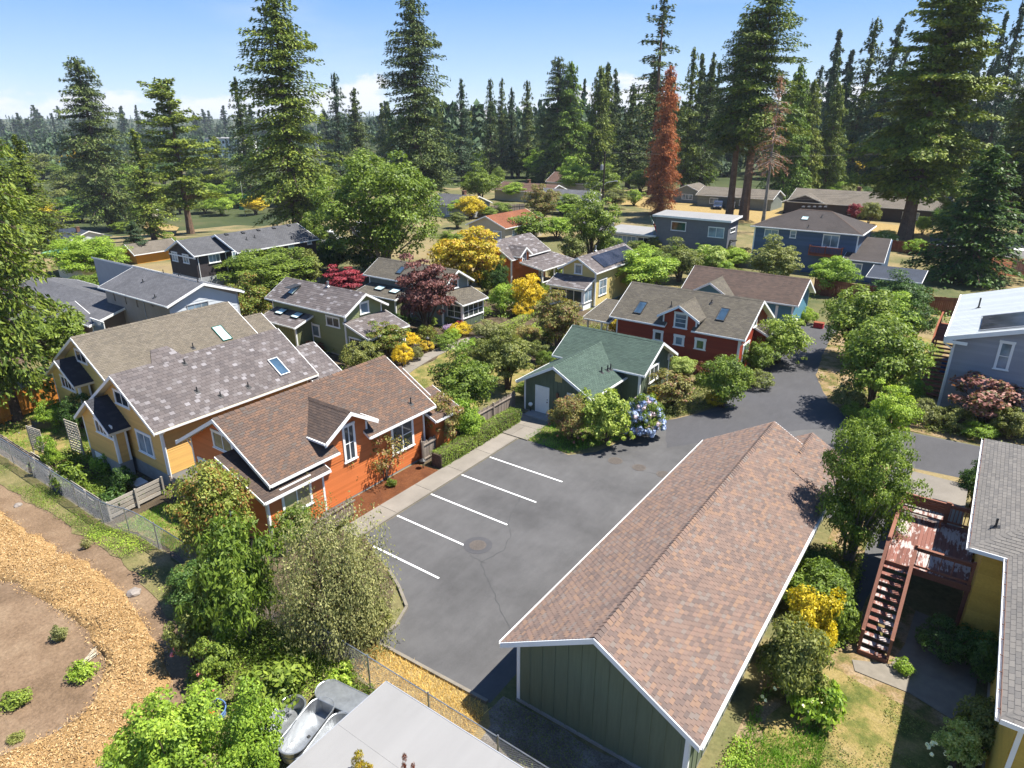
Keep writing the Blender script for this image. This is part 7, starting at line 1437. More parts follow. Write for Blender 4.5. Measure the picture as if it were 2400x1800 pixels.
# court beds
for u, vb, vt, hw, m_, lb in ((1145, 790, 752, 40, 'grey', 'grey lavender bed below the clipped hedge'), (1060, 760, 735, 22, 'grey', 'lavender clump by the sunroom'), (1055, 775, 760, 18, 'flviolet', 'violet flowers by the sunroom'), (1078, 772, 752, 14, 'wine', 'crimson flowers by the sunroom'), (1185, 720, 690, 28, 'flwhite', 'white roses in the middle of the court'), (1235, 800, 765, 34, 'rusty', 'rusty spirea right of the clipped hedge'), (1000, 800, 762, 24, 'bronze', 'bronze flowering clump at the foot of the purple plum'), (1040, 815, 785, 30, 'mid', 'green perennials by the garden path'), (1080, 785, 757, 30, 'gold', 'yellow domed shrub by the sunroom corner'), (960, 812, 780, 26, 'gold', 'yellow flowers below the sage cottage porch'), (1000, 822, 800, 20, 'amber', 'orange flowers beside the garden lantern'), (1100, 830, 795, 30, 'lime', 'lime green perennials in the court'), (1180, 850, 820, 30, 'gold', 'yellow perennials behind the garden bench'), (1250, 905, 880, 24, 'mid', 'green clump near the gate'), (1290, 800, 770, 26, 'mid', 'green clump beside the bronze maple'), (930, 770, 735, 26, 'deep', 'dark shrub between the cottages'), (1010, 770, 742, 20, 'mid', 'hosta clump below the purple plum'), (1130, 745, 715, 30, 'mid', 'green shrub at the end of the sunroom'), (1190, 810, 780, 26, 'grey', 'grey santolina in the court'), (1060, 800, 770, 22, 'lime', 'lime spurge by the path'), (1310, 870, 845, 26, 'olive', 'olive clump at the green roof corner'), (890, 790, 770, 20, 'mid', 'climber by the sage cottage porch')):
    tree('mound' if m_ != 'mid' else 'loose', m_, u, vb, vt, hw, lb, 'flower_clump' if m_.startswith('fl') else 'perennial', 'flowers' if m_.startswith('fl') else 'plant')
def blooms(parent_label, u, v, rad, n, mat, name, r=.09, per=26):
    """flower heads spread over a bush, joined to it as one part"""
    t = next(o for o in COL.objects if o.get('label') == parent_label); P = []
    for k in range(n):
        d = unit(RNG.normal(0, 1, (1, 3)))[0]; d[2] = abs(d[2]) * .9
        c = np.array([d[0] * rad[0], d[1] * rad[0], rad[1] * (.25 + .8 * d[2])]) * RNG.uniform(.9, 1.05); q = unit(RNG.normal(0, 1, (per, 3))); P.append((c + q * r * RNG.uniform(.6, 1, (per, 1)), q))
    C = np.concatenate([p for p, _ in P]); N_ = np.concatenate([q for _, q in P]); s = t.scale
    V = quads(C, N_, r * .9, r * .8, .3) / np.array([s[0], s[1], s[2]])
    me = np_mesh(name, V, np.arange(len(V)).reshape(-1, 4), LM[mat]); put(name, me, t)
def bl(label, n, mat, r, f=1.0, per=22):
    t = next(o for o in COL.objects if o.get('label') == label); s = t.scale; blooms(label, 0, 0, (s[0] * .98 * f, s[2] * 1.15 * .9), n, mat, 'flower_heads', r, per)
bl('blue and lilac flowering hydrangea beside the driveway', 120, 'flblue', .2, 1.0, 34); bl('blue and lilac flowering hydrangea beside the driveway', 45, 'fllilac', .18, 1.0, 34)
bl('large pale lime hydrangea on the island bed', 60, 'hydrangea', .16); bl('large pale green hydrangea beside the red cottage gable', 50, 'cream', .16); bl('rhododendron with pale flowers beside the garage', 26, 'flwhite', .07); bl('rose bush with pink blooms below the scraggy bush', 9, 'flpink', .10); bl('straggling rose bush at the edge of the soil bank', 7, 'flpink', .09); bl('grey leaved rose with a red bloom', 2, 'flred', .10); bl('pale flowered shrub at the bottom right corner', 24, 'flwhite', .08); bl('russet and green panicle bush by the cottage door', 26, 'smoke', .12); bl('white flowering shrub behind the navy house roof', 30, 'flwhite', .2)
def hedge(name, label, pts, w, h, mat, n, L=.09, W=.05):
    """clipped hedge along a line: leaves over a rounded box, with a twiggy core"""
    P = []; N_ = []; m = MB(); tot = sum((Vector(q) - Vector(p)).length for p, q in zip(pts[:-1], pts[1:]))
    for p, q in zip(pts[:-1], pts[1:]):
        p = Vector((*p, 0)); q = Vector((*q, 0)); d = (q - p); L_ = d.length; d.normalize(); s = Vector((-d.y, d.x, 0)); k = int(n * L_ / tot)
        t = RNG.uniform(0, L_, k); f = RNG.uniform(0, 1, k); pr = 2 * h + w; x = f * pr; sx = np.where(x < h, -w / 2, np.where(x < h + w, x - h - w / 2, w / 2)); z = np.where(x < h, x, np.where(x < h + w, h, pr - x))
        bump = np.array([.07 * mnoise.noise(Vector((a * 1.6, b * 2.5, c * 2.5))) for a, b, c in zip(t, sx, z)]) + RNG.normal(0, .03, k)
        nx = np.where(x < h, -1.0, np.where(x < h + w, 0, 1.0)); nz = np.where((x >= h) & (x < h + w), 1.0, 0.15)
        sx = sx * (1 - .12 * (z / h) ** 3) + nx * bump; z = np.maximum(z + nz * bump - .06 * (np.abs(sx) / (w / 2)) ** 4 * (nz > .5), .03)
        C = np.array([p[:]]) + np.outer(t, d) + np.outer(sx, s) + np.c_[np.zeros(k), np.zeros(k), z]; P.append(C); N_.append(np.outer(nx, s) + np.c_[np.zeros(k), np.zeros(k), nz + .25])
        m.prism([p - s * w * .38, p + s * w * .38, p + s * w * .38 + Vector((0, 0, h * .88)), p - s * w * .38 + Vector((0, 0, h * .88))], d * L_)
    t = thing(name, label, 'hedge', (*pts[0], 0)); C = np.concatenate(P) - np.array([*pts[0], 0]); V = quads(C, np.concatenate(N_), L, W, .7)
    put('foliage', np_mesh('foliage', V, np.arange(len(V)).reshape(-1, 4), LM[mat]), t); m.build('twig_core', X['bark'], t); return t
hedge('clipped_hedge', 'clipped green hedge between the sidewalk and the picket fence', [(-24.42, 26.45), (-24.42, 34.7)], .95, .95, 'mid', 9500)
hedge('clipped_hedge', 'bright curved box hedge through the garden court', [at(1125, 785)[:2], at(1175, 778)[:2], at(1215, 760)[:2], at(1250, 738)[:2], at(1268, 715)[:2]], .9, .7, 'lime', 6000); hedge('clipped_hedge', 'short bright box hedge in front of the lavender bed', [at(1222, 808)[:2], at(1250, 790)[:2], at(1262, 772)[:2]], 1.0, .7, 'lime', 3200)
def scatter(name, poly, n, mat, h, w, kind='blade', z=0.0, clump=0, label=None):
    """uncountable small growth over an area"""
    poly = [tuple(p[:2]) for p in poly]; xs = [p[0] for p in poly]; ys = [p[1] for p in poly]; out = []
    k = 0; x = np.array(xs); y = np.array(ys)
    Q = np.c_[RNG.uniform(min(xs), max(xs), n * 3), RNG.uniform(min(ys), max(ys), n * 3)]
    ins = np.zeros(len(Q), bool); j = len(poly) - 1
    for i in range(len(poly)):
        with np.errstate(divide='ignore', invalid='ignore'):
            c = ((y[i] > Q[:, 1]) != (y[j] > Q[:, 1])) & (Q[:, 0] < (x[j] - x[i]) * (Q[:, 1] - y[i]) / (y[j] - y[i]) + x[i])
        ins ^= c; j = i
    Q = Q[ins]
    if clump: g = np.array([mnoise.noise(Vector((a * clump, b * clump, 5.5))) for a, b in Q]); Q = Q[g > RNG.uniform(-.25, .3, len(Q))]
    Q = Q[:n]; k = len(Q); zz = np.array([terr(a, b) for a, b in Q]) + z
    th = RNG.uniform(0, 6.28, k); hh = h * RNG.uniform(.4, 1.3, k); ww = w * RNG.uniform(.6, 1.3, k); le = RNG.normal(0, .45, (k, 2)) * hh[:, None]
    B = np.c_[Q, zz]; a = np.c_[np.cos(th) * ww, np.sin(th) * ww, np.zeros(k)]; T = B + np.c_[le, hh]
    if kind == 'blade': V = np.stack([B - a, B + a, T], 1).reshape(-1, 3); F_ = np.arange(3 * k).reshape(-1, 3)
    else: M_ = (B + T) / 2; V = quads(T, np.tile([0, 0, 1.0], (k, 1)), w * 2, w * 1.3, 1.0); F_ = np.arange(4 * k).reshape(-1, 4)
    put(name, np_mesh(name, V, F_, mat), None, None, 'stuff')
scatter('dry_grass', [(-16.7, 12.45), (-16.7, 14.0), (-12.3, 14.2), (-11.2, 14.1), (-10.6, 12.5)], 5200, X['drygrass'], .16, .012); scatter('weeds', [(-64, 10.8), (-64, 12.2), (-34, 12.2), (-34, 11.3), (-44, 10.9)], 9000, LM['mid'], .16, .03, 'leaf', .03, .5); scatter('weeds', [(-36, 11.0), (-36, 12.25), (-16, 12.25), (-17.4, 8.6), (-19.6, 7.2), (-21.5, 9.0), (-25, 10.4), (-30, 10.9)], 16000, LM['lime'], .22, .035, 'leaf', .03, .55)
scatter('weeds', [(-24, 9.8), (-24, 12.2), (-14, 12.2), (-13.4, 11.9), (-18.6, 11.4), (-19.0, 8)], 9000, LM['mid'], .3, .05, 'leaf', .03, .5); scatter('grass', [(-34.9, 12.6), (-34.9, 15.2), (-31, 16.2), (-26.5, 14.6), (-24, 12.6)], 8000, X['grasslf'], .14, .016, z=.03); scatter('grass', [(-58, 12.6), (-46, 12.8), (-44, 15.5), (-48, 17.5), (-57, 17.2)], 8000, X['grasslf'], .14, .02, z=.03, clump=.5)
scatter('weeds', [(-46, 12.6), (-46, 16), (-37, 15.6), (-36, 12.6)], 6000, LM['mid'], .3, .06, 'leaf', .03, .6); scatter('grass', [(-22.4, 32.6), (-18.85, 32.55), (-17.3, 35.6), (-16.6, 39), (-15.8, 41), (-18, 41), (-20, 36.5), (-22.2, 36.2)], 11000, X['grasslf'], .16, .018); scatter('ground_cover', [(-15.9, 41), (-14.7, 43.3), (-13.9, 45.7), (-13.8, 49), (-14.1, 53), (-16.4, 53), (-17.6, 46), (-18, 42)], 9000, LM['olive'], .14, .05, 'leaf')
scatter('grass', [(-3.4, 13), (-3.4, 22.8), (-2.2, 24), (-1.2, 21.5), (-.9, 17.5), (-1.8, 14)], 9000, X['grasslf'], .2, .018, clump=.7); scatter('grass', [(-1.6, 13), (-1, 23.2), (1.1, 22.8), (3.2, 22.2), (3.2, 13)], 9000, LM['olive'], .08, .03, 'leaf', 0, .8); scatter('weeds', [(-3.5, 22), (-3.5, 33), (-2.1, 33), (-1.3, 25.0), (-2.0, 23.5)], 9000, LM['mid'], .25, .05, 'leaf', 0, .5); scatter('weeds', [(-3.6, 11), (-3.6, 18), (-2.5, 18), (-2.2, 12)], 2500, LM['lime'], .2, .04, 'leaf', 0, .8)
scatter('weeds', [(-11, 12.5), (-11, 14.8), (-3.4, 14.8), (-3.4, 11), (-7.5, 11)], 5200, LM['olive'], .14, .025, 'leaf', 0, .8); scatter('grass', [(-37.0, 35.2), (-37.3, 40.5), (-31.5, 44.8), (-26.2, 45.2), (-26, 41.5), (-28.5, 37.5), (-27.5, 33.2)], 9000, LM['olive'], .07, .025, 'leaf', 0, .5); scatter('ground_cover', [(-60, 31), (-41, 29), (-39.5, 41), (-39.5, 60), (-60, 60)], 9000, LM['mid'], .4, .10, 'leaf', 0, .4); scatter('ground_cover', [(-37.5, 46), (-26.3, 45.8), (-26.5, 57), (-37, 60)], 9000, LM['olive'], .35, .08, 'leaf', 0, .5)
scatter('ground_cover', [(-9.4, 56), (-7.3, 51), (-5.2, 49.4), (-2.6, 49), (12, 49.6), (20, 50.5), (20, 53), (-1.5, 53), (-6.5, 54)], 14000, LM['olive'], .3, .07, 'leaf', 0, .5); scatter('grass', [(-6.5, 54), (-1.6, 54), (-1.7, 70), (-7.2, 72)], 6000, X['grasslf'], .15, .03, clump=.4); scatter('ground_cover', [(-30, 66), (-13.6, 73.5), (-10, 73.5), (2, 75), (2, 86), (-30, 84)], 9000, LM['mid'], .5, .12, 'leaf', 0, .3)
def far_woods():
    """the wooded country beyond, read as one mass"""
    V = []
    for k in range(5200):
        az = random.uniform(-.75, .75); d = 260 * math.exp(random.uniform(0, 2.1)) if az > -.17 else 480 * math.exp(random.uniform(0, 1.5)); c, s = math.cos(YAW), math.sin(YAW); f, r = d * math.cos(az), d * math.sin(az); x = r * c - f * s; y = r * s + f * c
        h = random.uniform(10, 21) if az < -.12 else random.uniform(14, 27); R = h * random.uniform(.14, .22); z = terr(x, y); n = 26; t = RNG.uniform(0, 1, n) ** .8; a = RNG.uniform(0, 6.28, n); rr = R * (1 - t) * RNG.uniform(.6, 1.1, n)
        C = np.c_[x + np.cos(a) * rr, y + np.sin(a) * rr, z + h * (.08 + .92 * t)]; V.append(quads(C, np.c_[np.cos(a), np.sin(a), np.full(n, .6)], h * .17, h * .10, .7, np.c_[np.cos(a), np.sin(a), np.full(n, -.7)]))
    V = np.concatenate(V); put('far_woods', np_mesh('far_woods', V, np.arange(len(V)).reshape(-1, 4), LM['firbl']), None, None, 'stuff')
far_woods()
# ------------------------------------------------------------------ fences, poles, vehicles and small things
for k_, c_ in (('signgreen', (.0, .22, .12)), ('flaggreen', (.01, .16, .05)), ('flagred', (.45, .02, .025)), ('carblue', (.015, .03, .07)), ('bluetub', (.10, .18, .36)), ('tarp', (.12, .36, .34)), ('binblue', (.02, .06, .2)), ('stone', (.22, .19, .165))): X[k_] = paint(k_ + '_paint', c_, .1, 4, .45)
def fence_boards(name, label, a, b, h, mat, bw=.14, gap=.012, post=2.4, uneven=.04, horiz=None, pmat=None, cat='fence', point=False):
    """timber fence from a to b: single boards (or level rails when horiz) on posts"""
    a = Vector((a[0], a[1], terr(a[0], a[1]))); b = Vector((b[0], b[1], terr(b[0], b[1]))); d = b - a; L = d.length; d.normalize(); n = Vector((-d.y, d.x, 0)).normalized(); Zv = Vector((0, 0, 1))
    t = thing(name, label, cat, a)
    for k in range(int(L / post) + 1):
        p = a + d * min(L, k * post + .02); MB().bar(p - Zv * .2, p + Zv * (h + .05), .1).build('post', X[pmat or mat], t)
    if horiz:
        for k in range(horiz):
            z = .12 + k * (h - .1) / horiz; p = a + n * .07 + Zv * z; MB().prism([p, p + d * L, p + d * L + Zv * ((h - .1) / horiz - .06), p + Zv * ((h - .1) / horiz - .06)], n * .03).build('plank', X[mat], t)
    else:
        for z in (.25, h * .8): m = MB(); p = a + Zv * z - n * .04; m.prism([p, p + d * L, p + d * L + Zv * .08, p + Zv * .08], n * .05); m.build('stringer', X[mat], t)
        N_ = int(L / (bw + gap))
        for k in range(N_):
            p = a + d * (k * (bw + gap)) + n * .02; hh = h + random.uniform(-uneven, uneven); q = [p, p + d * bw, p + d * bw + Zv * hh, p + Zv * hh]
            if point: q = [p, p + d * bw, p + d * bw + Zv * (hh - .05), p + d * bw * .5 + Zv * hh, p + Zv * (hh - .05)]
            MB().prism(q, n * .02).build('picket' if bw < .12 else 'plank', X[mat], t)
    return t
def chain_link(label, a, b, h=1.5, sp=.085):
    a = Vector((*a, 0)); b = Vector((*b, 0)); d = b - a; L = d.length; d.normalize(); t = thing('chain_link_fence', label, 'fence', (a.x, a.y, terr(a.x, a.y))); Zv = Vector((0, 0, 1)); n = Vector((-d.y, d.x, 0))
    g = lambda s: terr((a + d * s).x, (a + d * s).y)
    k = int(L / 2.9)
    for i in range(k + 1):
        s = L * i / k; p = a + d * s + Zv * g(s); m = MB(); m.tube([p - Zv * .1, p + Zv * (h + .04)], .032, 6); m.lathe(p + Zv * (h + .04), [(.04, 0), (.02, .05)], 6); m.build('post', X['steel'], t)
    MB().tube([a + d * (L * i / 60) + Zv * (g(L * i / 60) + h) for i in range(61)], .022, 5).build('top_rail', X['steel'], t)
    m = MB(); w = .0026
    for sg in (1, -1):
        s = -h
        while s < L:
            s0, s1 = max(s, 0), min(s + h, L)
            if s1 - s0 > .05:
                z0 = (s0 - s) if sg > 0 else h - (s0 - s); z1 = (s1 - s) if sg > 0 else h - (s1 - s)
                m.bar(a + d * s0 + Zv * (g(s0) + .03 + z0 * .97) + n * .006 * sg, a + d * s1 + Zv * (g(s1) + .03 + z1 * .97) + n * .006 * sg, w * 2)
            s += sp
    m.build('wire_mesh', X['wire'], t, kind='stuff')
chain_link('long chain link fence between the bare soil and the gardens and lot', (-62, 12.35), (-3.5, 12.35))
fence_boards('picket_fence', 'weathered grey picket fence behind the clipped hedge', (-25.35, 26.3), (-25.5, 36.2), 1.45, 'picket', .095, .015, uneven=.06, point=True)
fence_boards('picket_fence', 'short weathered picket return at the orange cottage corner', (-25.35, 26.25), (-25.95, 26.9), 1.45, 'picket', .095, .015, post=.7, uneven=.06, point=True)
fence_boards('picket_fence', 'low split picket fence in front of the bay window', (-24.35, 15.6), (-24.35, 20.0), 1.15, 'picket', .08, .03, uneven=.1, point=True)
fence_boards('picket_fence', 'small picket gate between the amber and orange cottages', (-35.0, 15.9), (-33.6, 15.9), 1.35, 'picket', .09, .02, post=1.3, uneven=.08, point=True)
fence_boards('board_fence', 'low brown board fence behind the chain link at left', (-62, 13.0), (-45.5, 13.0), .8, 'picket', .14, .015)
fence_boards('cedar_fence', 'new orange cedar fence between the brown house and the straw cottage', (-54.6, 11.9), (-54.2, 18.5), 1.9, 'cedar', .15, .006, uneven=.01)
fence_boards('rail_fence', 'silvered horizontal board fence beside the amber cottage', (-35.7, 12.7), (-35.9, 15.9), 1.15, 'rail', horiz=4, post=1.55)
fence_boards('rail_fence', 'silvered board fence behind the chain link near the amber cottage', (-45, 12.75), (-36.2, 12.75), 1.0, 'rail', horiz=4, post=2.2)
fence_boards('garden_edging', 'short picket edging beside the garden path', at(972, 822)[:2], at(1010, 822)[:2], .6, 'picket', .09, .03, post=1.0, point=True)
fence_boards('red_fence', 'red brown fence between the teal cottage and the navy house', at(1905, 690)[:2], at(2060, 712)[:2], 1.9, 'redwood', .18, .01)
fence_boards('red_fence', 'red brown fence at the dry lawn behind the navy house', at(2085, 588)[:2], at(2215, 604)[:2], 1.7, 'redwood', .2, .01)
fence_boards('red_fence', 'red gate fence beside the side stairs', at(2175, 735)[:2], at(2262, 742)[:2], 1.9, 'redwood', .18, .01)
fence_boards('cedar_fence', 'short tan fence right of the carport', at(2110, 705)[:2], at(2182, 715)[:2], 1.8, 'mustard', .18, .01, pmat='redwood')
fence_boards('dark_fence', 'dark slatted fence by the street at the right edge', at(2370, 632)[:2], at(2470, 660)[:2], 1.5, 'picket', .12, .06)
fence_boards('street_fence', 'tall grey timber fence along the street corner', at(1128, 508)[:2], at(1232, 500)[:2], 2.1, 'picket', .3, .01)
fence_boards('street_fence', 'grey timber fence behind the small grey house', at(1080, 506)[:2], at(1128, 508)[:2], 1.9, 'picket', .3, .01)
def trellis(label, u, v, w, h, rz):
    p = at(u, v); t = thing('trellis', label, 'trellis', p); d = Vector((math.cos(rz), math.sin(rz), 0)); n = Vector((-d.y, d.x, 0)); Zv = Vector((0, 0, 1))
    for k in range(12): z = .35 + (h - .4) * k / 11; a = p - d * w * .5 + Zv * z; MB().bar(a, a + d * w, .035, .085).build('lath', X['lattice'], t)
    for k in range(7):
        s = (k / 6 - .5) * w * .92; lo = .3 + (.25 if k % 2 else 0); a = p + d * s + n * .03
        for j in range(3): z0 = lo + (h - .5) * j / 3; MB().bar(a + Zv * z0, a + Zv * (z0 + (h - .5) / 3 * .62), .075, .03, n).build('lath', X['lattice'], t)
    for s in (-.45, .45): MB().bar(p + d * s * w - Zv * .1, p + d * s * w + Zv * h, .07).build('post', X['lattice'], t)
trellis('left weathered lattice trellis in the kitchen garden', 95, 1068, 1.5, 2.0, .15); trellis('right taller lattice trellis in the kitchen garden', 186, 1070, 1.5, 2.5, .1); trellis('low lattice panel at the chain link fence', 96, 1098, 1.9, .9, .0)
def tank(label, c, rz, L=2.35, W=.92, h=.6, up=False, mat='steel', name='stock_tank', round_=False):
    p = Vector((c[0], c[1], terr(c[0], c[1]) + .03)); t = thing(name, label, 'trough', p); n = 28; out = []
    for k in range(n):
        a = 2 * math.pi * k / n; r = W / 2; s = 0 if round_ else (L - W) / 2; x = r * math.cos(a) + (s if math.cos(a) >= 0 else -s); y = r * math.sin(a); out.append((x, y))
    ca, sa = math.cos(rz), math.sin(rz); q = lambda x, y, z, f=1: (p.x + (x * ca - y * sa) * f, p.y + (x * sa + y * ca) * f, p.z + z)
    m = MB()
    prof = [(.93, 0), (.95, .12 * h), (.965, .14 * h), (.965, .5 * h), (.985, .52 * h), (.985, .55 * h), (.97, .57 * h), (.985, .95 * h), (1.02, .97 * h), (1.02, h), (.97, h)] + ([(.965, .94 * h), (.93, .06 * h)] if not up else [(.9, h + .005)])
    for f, z in prof: m.v += [q(x * f if not round_ else x * f, y * f, z) for x, y in out]
    for i in range(len(prof) - 1):
        for k in range(n): j = (k + 1) % n; m.f.append((i * n + k, i * n + j, (i + 1) * n + j, (i + 1) * n + k)); m.m.append(0)
    e = (len(prof) - 1) * n; m.f.append(tuple(e + k for k in range(n))); m.m.append(0)
    m.build('body', X[mat], t)
    rim = MB(); rim.tube([q(x * 1.02, y * 1.02, h) for x, y in out + out[:1]], .022, 5); rim.build('rim', X[mat], t)
    if not up: MB().box(p.x - .05, p.x + .05, p.y - .05, p.y + .05, p.z + .06 * h + .002, p.z + .06 * h + .03).build('drain', X['gunmetal'], t)
for lb, f_, n_ in (('oval galvanised stock tank lying empty nearest the fruit tree', (684, 1662), (628, 1742)), ('middle oval galvanised stock tank lying empty', (753, 1664), (686, 1748)), ('oval galvanised stock tank half under the grey shed roof', (800, 1700), (735, 1790))):
    a = at(*f_, .5); b = at(*n_, .5); c = (a + b) / 2; d = b - a; tank(lb, c, math.atan2(d.y, d.x))
c = at(808, 1642, .5); tank('upturned galvanised stock tank behind the others', c, .12, up=True); c = at(495, 1668, .3); tank('round blue tub half hidden by the fruit trees', c, 0, .9, .95, .35, mat='bluetub', name='round_tub', round_=True)
def cover(label, u, v, r, mat='castiron', name='manhole_cover', ring=True):
    p = at(u, v); t = thing(name, label, 'manhole', p); 
    if ring: MB().lathe((p.x, p.y, .004), [(r * 1.7, 0), (r * 1.7, .006), (r * 1.1, .008)], 24).build('collar', X['asphaltdk'], t)
    m = MB(); m.lathe((p.x, p.y, .006), [(r, 0), (r, .010), (r * .9, .012), (r * .88, .008)], 24)
    for k in range(7):
        y = (k - 3) * r * .24; x = math.sqrt(max(0, (r * .85) ** 2 - y * y))
        for j in range(-2, 3): m.box(p.x + j * x * .38 - x * .14, p.x + j * x * .38 + x * .14, p.y + y - r * .06, p.y + y + r * .06, .0145, .022)
    m.build('grate', X[mat], t)
cover('cast iron drain grate at the end of the fourth bay line', 1120, 1278, .42); cover('left one of three iron covers near the island bed', 1442, 1080, .45, ring=False); cover('middle one of three iron covers near the island bed', 1498, 1096, .42, ring=False); cover('right one of three iron covers, partly behind the garage eave', 1555, 1112, .42, ring=False)
def pole(label, u, vb, vt, r=.15, mat='pole', arm=0, lamp=None, box=None, name='utility_pole', cross=True):
    p = at(u, vb); h = top(p, vt) - p.z; t = thing(name, label, 'pole', p); MB().tube([p, p + Vector((0, 0, h))], [r, r * .7], 8).build('shaft', X[mat], t)
    d = Vector((math.cos(YAW), math.sin(YAW), 0))
    if cross and arm:
        for z in (.3, 1.3): MB().bar(p + Vector((0, 0, h - z)) - d * arm, p + Vector((0, 0, h - z)) + d * arm, .12).build('cross_arm', X[mat], t)
        m = MB()
        for k in (-1, -.5, .5, 1): m.lathe(p + Vector((0, 0, h - .24)) + d * arm * .9 * k, [(.05, 0), (.06, .1), (.03, .18)], 6)
        m.build('insulators', X['white'], t)
    if box: m = MB(); m.lathe(p + Vector((0, 0, top(p, box) - p.z)) - d * .45, [(.28, -.5), (.3, -.45), (.3, .4), (.22, .48)], 10); m.build('transformer', X['wall_grey'], t)
    if lamp:
        z = top(p, lamp) - p.z; m = MB(); m.tube([p + Vector((0, 0, z - .9)), p + d * .6 + Vector((0, 0, z - .3)), p + d * 2.4 + Vector((0, 0, z))], .05, 5); m.build('lamp_arm', X['alu'], t); MB().box(p.x + d.x * 2.4 - .15, p.x + d.x * 2.4 + .35, p.y + d.y * 2.4 - .15, p.y + d.y * 2.4 + .15, p.z + z - .1, p.z + z + .08).build('lamp_head', X['alu'], t)
    return p, h
P1, H1 = pole('tall dark utility pole with a transformer and street lamp arm', 1410, 522, 355, .19, arm=0, lamp=424, box=392, cross=False)
P2, H2 = pole('dark pole with bracket arms at the right edge of the street', 2287, 500, 345, .17, arm=1.2)
P3, H3 = pole('grey steel pole beside the rust roofed house', 456, 487, 425, .13, 'alu', cross=False); P4, H4 = pole('thin street pole with green signs at the left street', 575, 505, 425, .12, 'alu', cross=False); P5, H5 = pole('leaning pale pole on the far left ridge', 25, 345, 300, .2, 'barkpale', arm=1.0); P6, H6 = pole('far pole with a cross arm below the left ridge', 116, 352, 322, .16, arm=1.0)
pole('slim pole left of the dark utility pole by its foot', 1404, 524, 440, .1, 'alu', cross=False)
for k, (v0, v1) in enumerate(((457, 470), (474, 492))):
    z1, z0 = top(P4, v0), top(P4, v1); d = Vector((math.cos(YAW), math.sin(YAW), 0)); t = thing('street_sign', ('upper' if k == 0 else 'lower') + ' green street banner on the thin street pole', 'sign', (P4.x, P4.y, z0)); q = P4.copy(); q.z = z0; q = q + d * (.15 if k == 0 else -1.7); MB().prism([q, q + d * 1.5, q + d * 1.5 + Vector((0, 0, z1 - z0)), q + Vector((0, 0, z1 - z0))], (d.y * .05, -d.x * .05, 0)).build('panel', X['signgreen'], t)
def wire(label, a, b, sag, r=.018):
    a = Vector(a); b = Vector(b); t = MB().tube([a.lerp(b, i / 24) - Vector((0, 0, sag * 4 * (i / 24) * (1 - i / 24))) for i in range(25)], r, 4).build('power_line', X['gunmetal'], None); tag(t, label, 'cable', 'overhead power lines')
tip = lambda P, h, dz: P + Vector((0, 0, h - dz))
wire('overhead line from the dark pole to the right hand pole, topmost', tip(P1, H1, .1), tip(P2, H2, .1), 1.2); 
for k in range(3): wire('one of the low triple lines right of the dark pole', tip(P1, H1, 7.2 + k * .45), tip(P2, H2, 7.6 + k * .45), 1.6)
wire('service line dropping left from the dark pole', tip(P1, H1, 5.2), (*at(1290, 545)[:2], 5.0), .8); wire('service line dropping to the flat roofed house', tip(P1, H1, 7.0), (*at(1740, 560)[:2], 6.2), 1.5)
E_ = at(690, 470); wire('line from the dark pole across the street to the left', tip(P1, H1, 6.5), (E_.x, E_.y, 9), 2.2); wire('second line from the dark pole across to the left', tip(P1, H1, 7.0), (E_.x, E_.y, 8.3), 2.4)
for k in range(3): wire('far line between the two ridge poles at left', tip(P5, H5, .3 + k * .8), tip(P6, H6, .3 + k * .5), .8, .05)
for k in range(3): wire('far line running right from the ridge pole at left', tip(P6, H6, .3 + k * .5), (*at(620, 352)[:2], top(at(620, 352), 330 + k * 6)), 2.5, .05)
for k in range(4): wire('line over the blue roofed house at left', tip(P3, H3, .4 + k * .5), (*at(60, 560)[:2], 7.5 + k * .4), 1.0, .02)
def mast():
    p = at(757, 470); h = top(p, 255) - p.z; t = thing('lattice_mast', 'pale steel lattice mast with a leaning top beside the tallest fir', 'mast', p); w = .9; m = MB(); n = 12
    for i in range(3):
        a = 2.1 * i; m = MB(); m.tube([p + Vector((w * math.cos(a), w * math.sin(a), 0)), p + Vector((w * .3 * math.cos(a), w * .3 * math.sin(a), h))], .06, 5); m.build('leg', X['alu'], t)
    m = MB()
    for k in range(n):
        for i in range(3):
            f0, f1 = k / n, (k + 1) / n; a0, a1 = 2.1 * i, 2.1 * (i + 1); r0, r1 = w * (1 - .7 * f0), w * (1 - .7 * f1); m.bar(p + Vector((r0 * math.cos(a0), r0 * math.sin(a0), h * f0)), p + Vector((r1 * math.cos(a1), r1 * math.sin(a1), h * f1)), .05)
    m.build('bracing', X['alu'], t, kind='stuff')
mast()
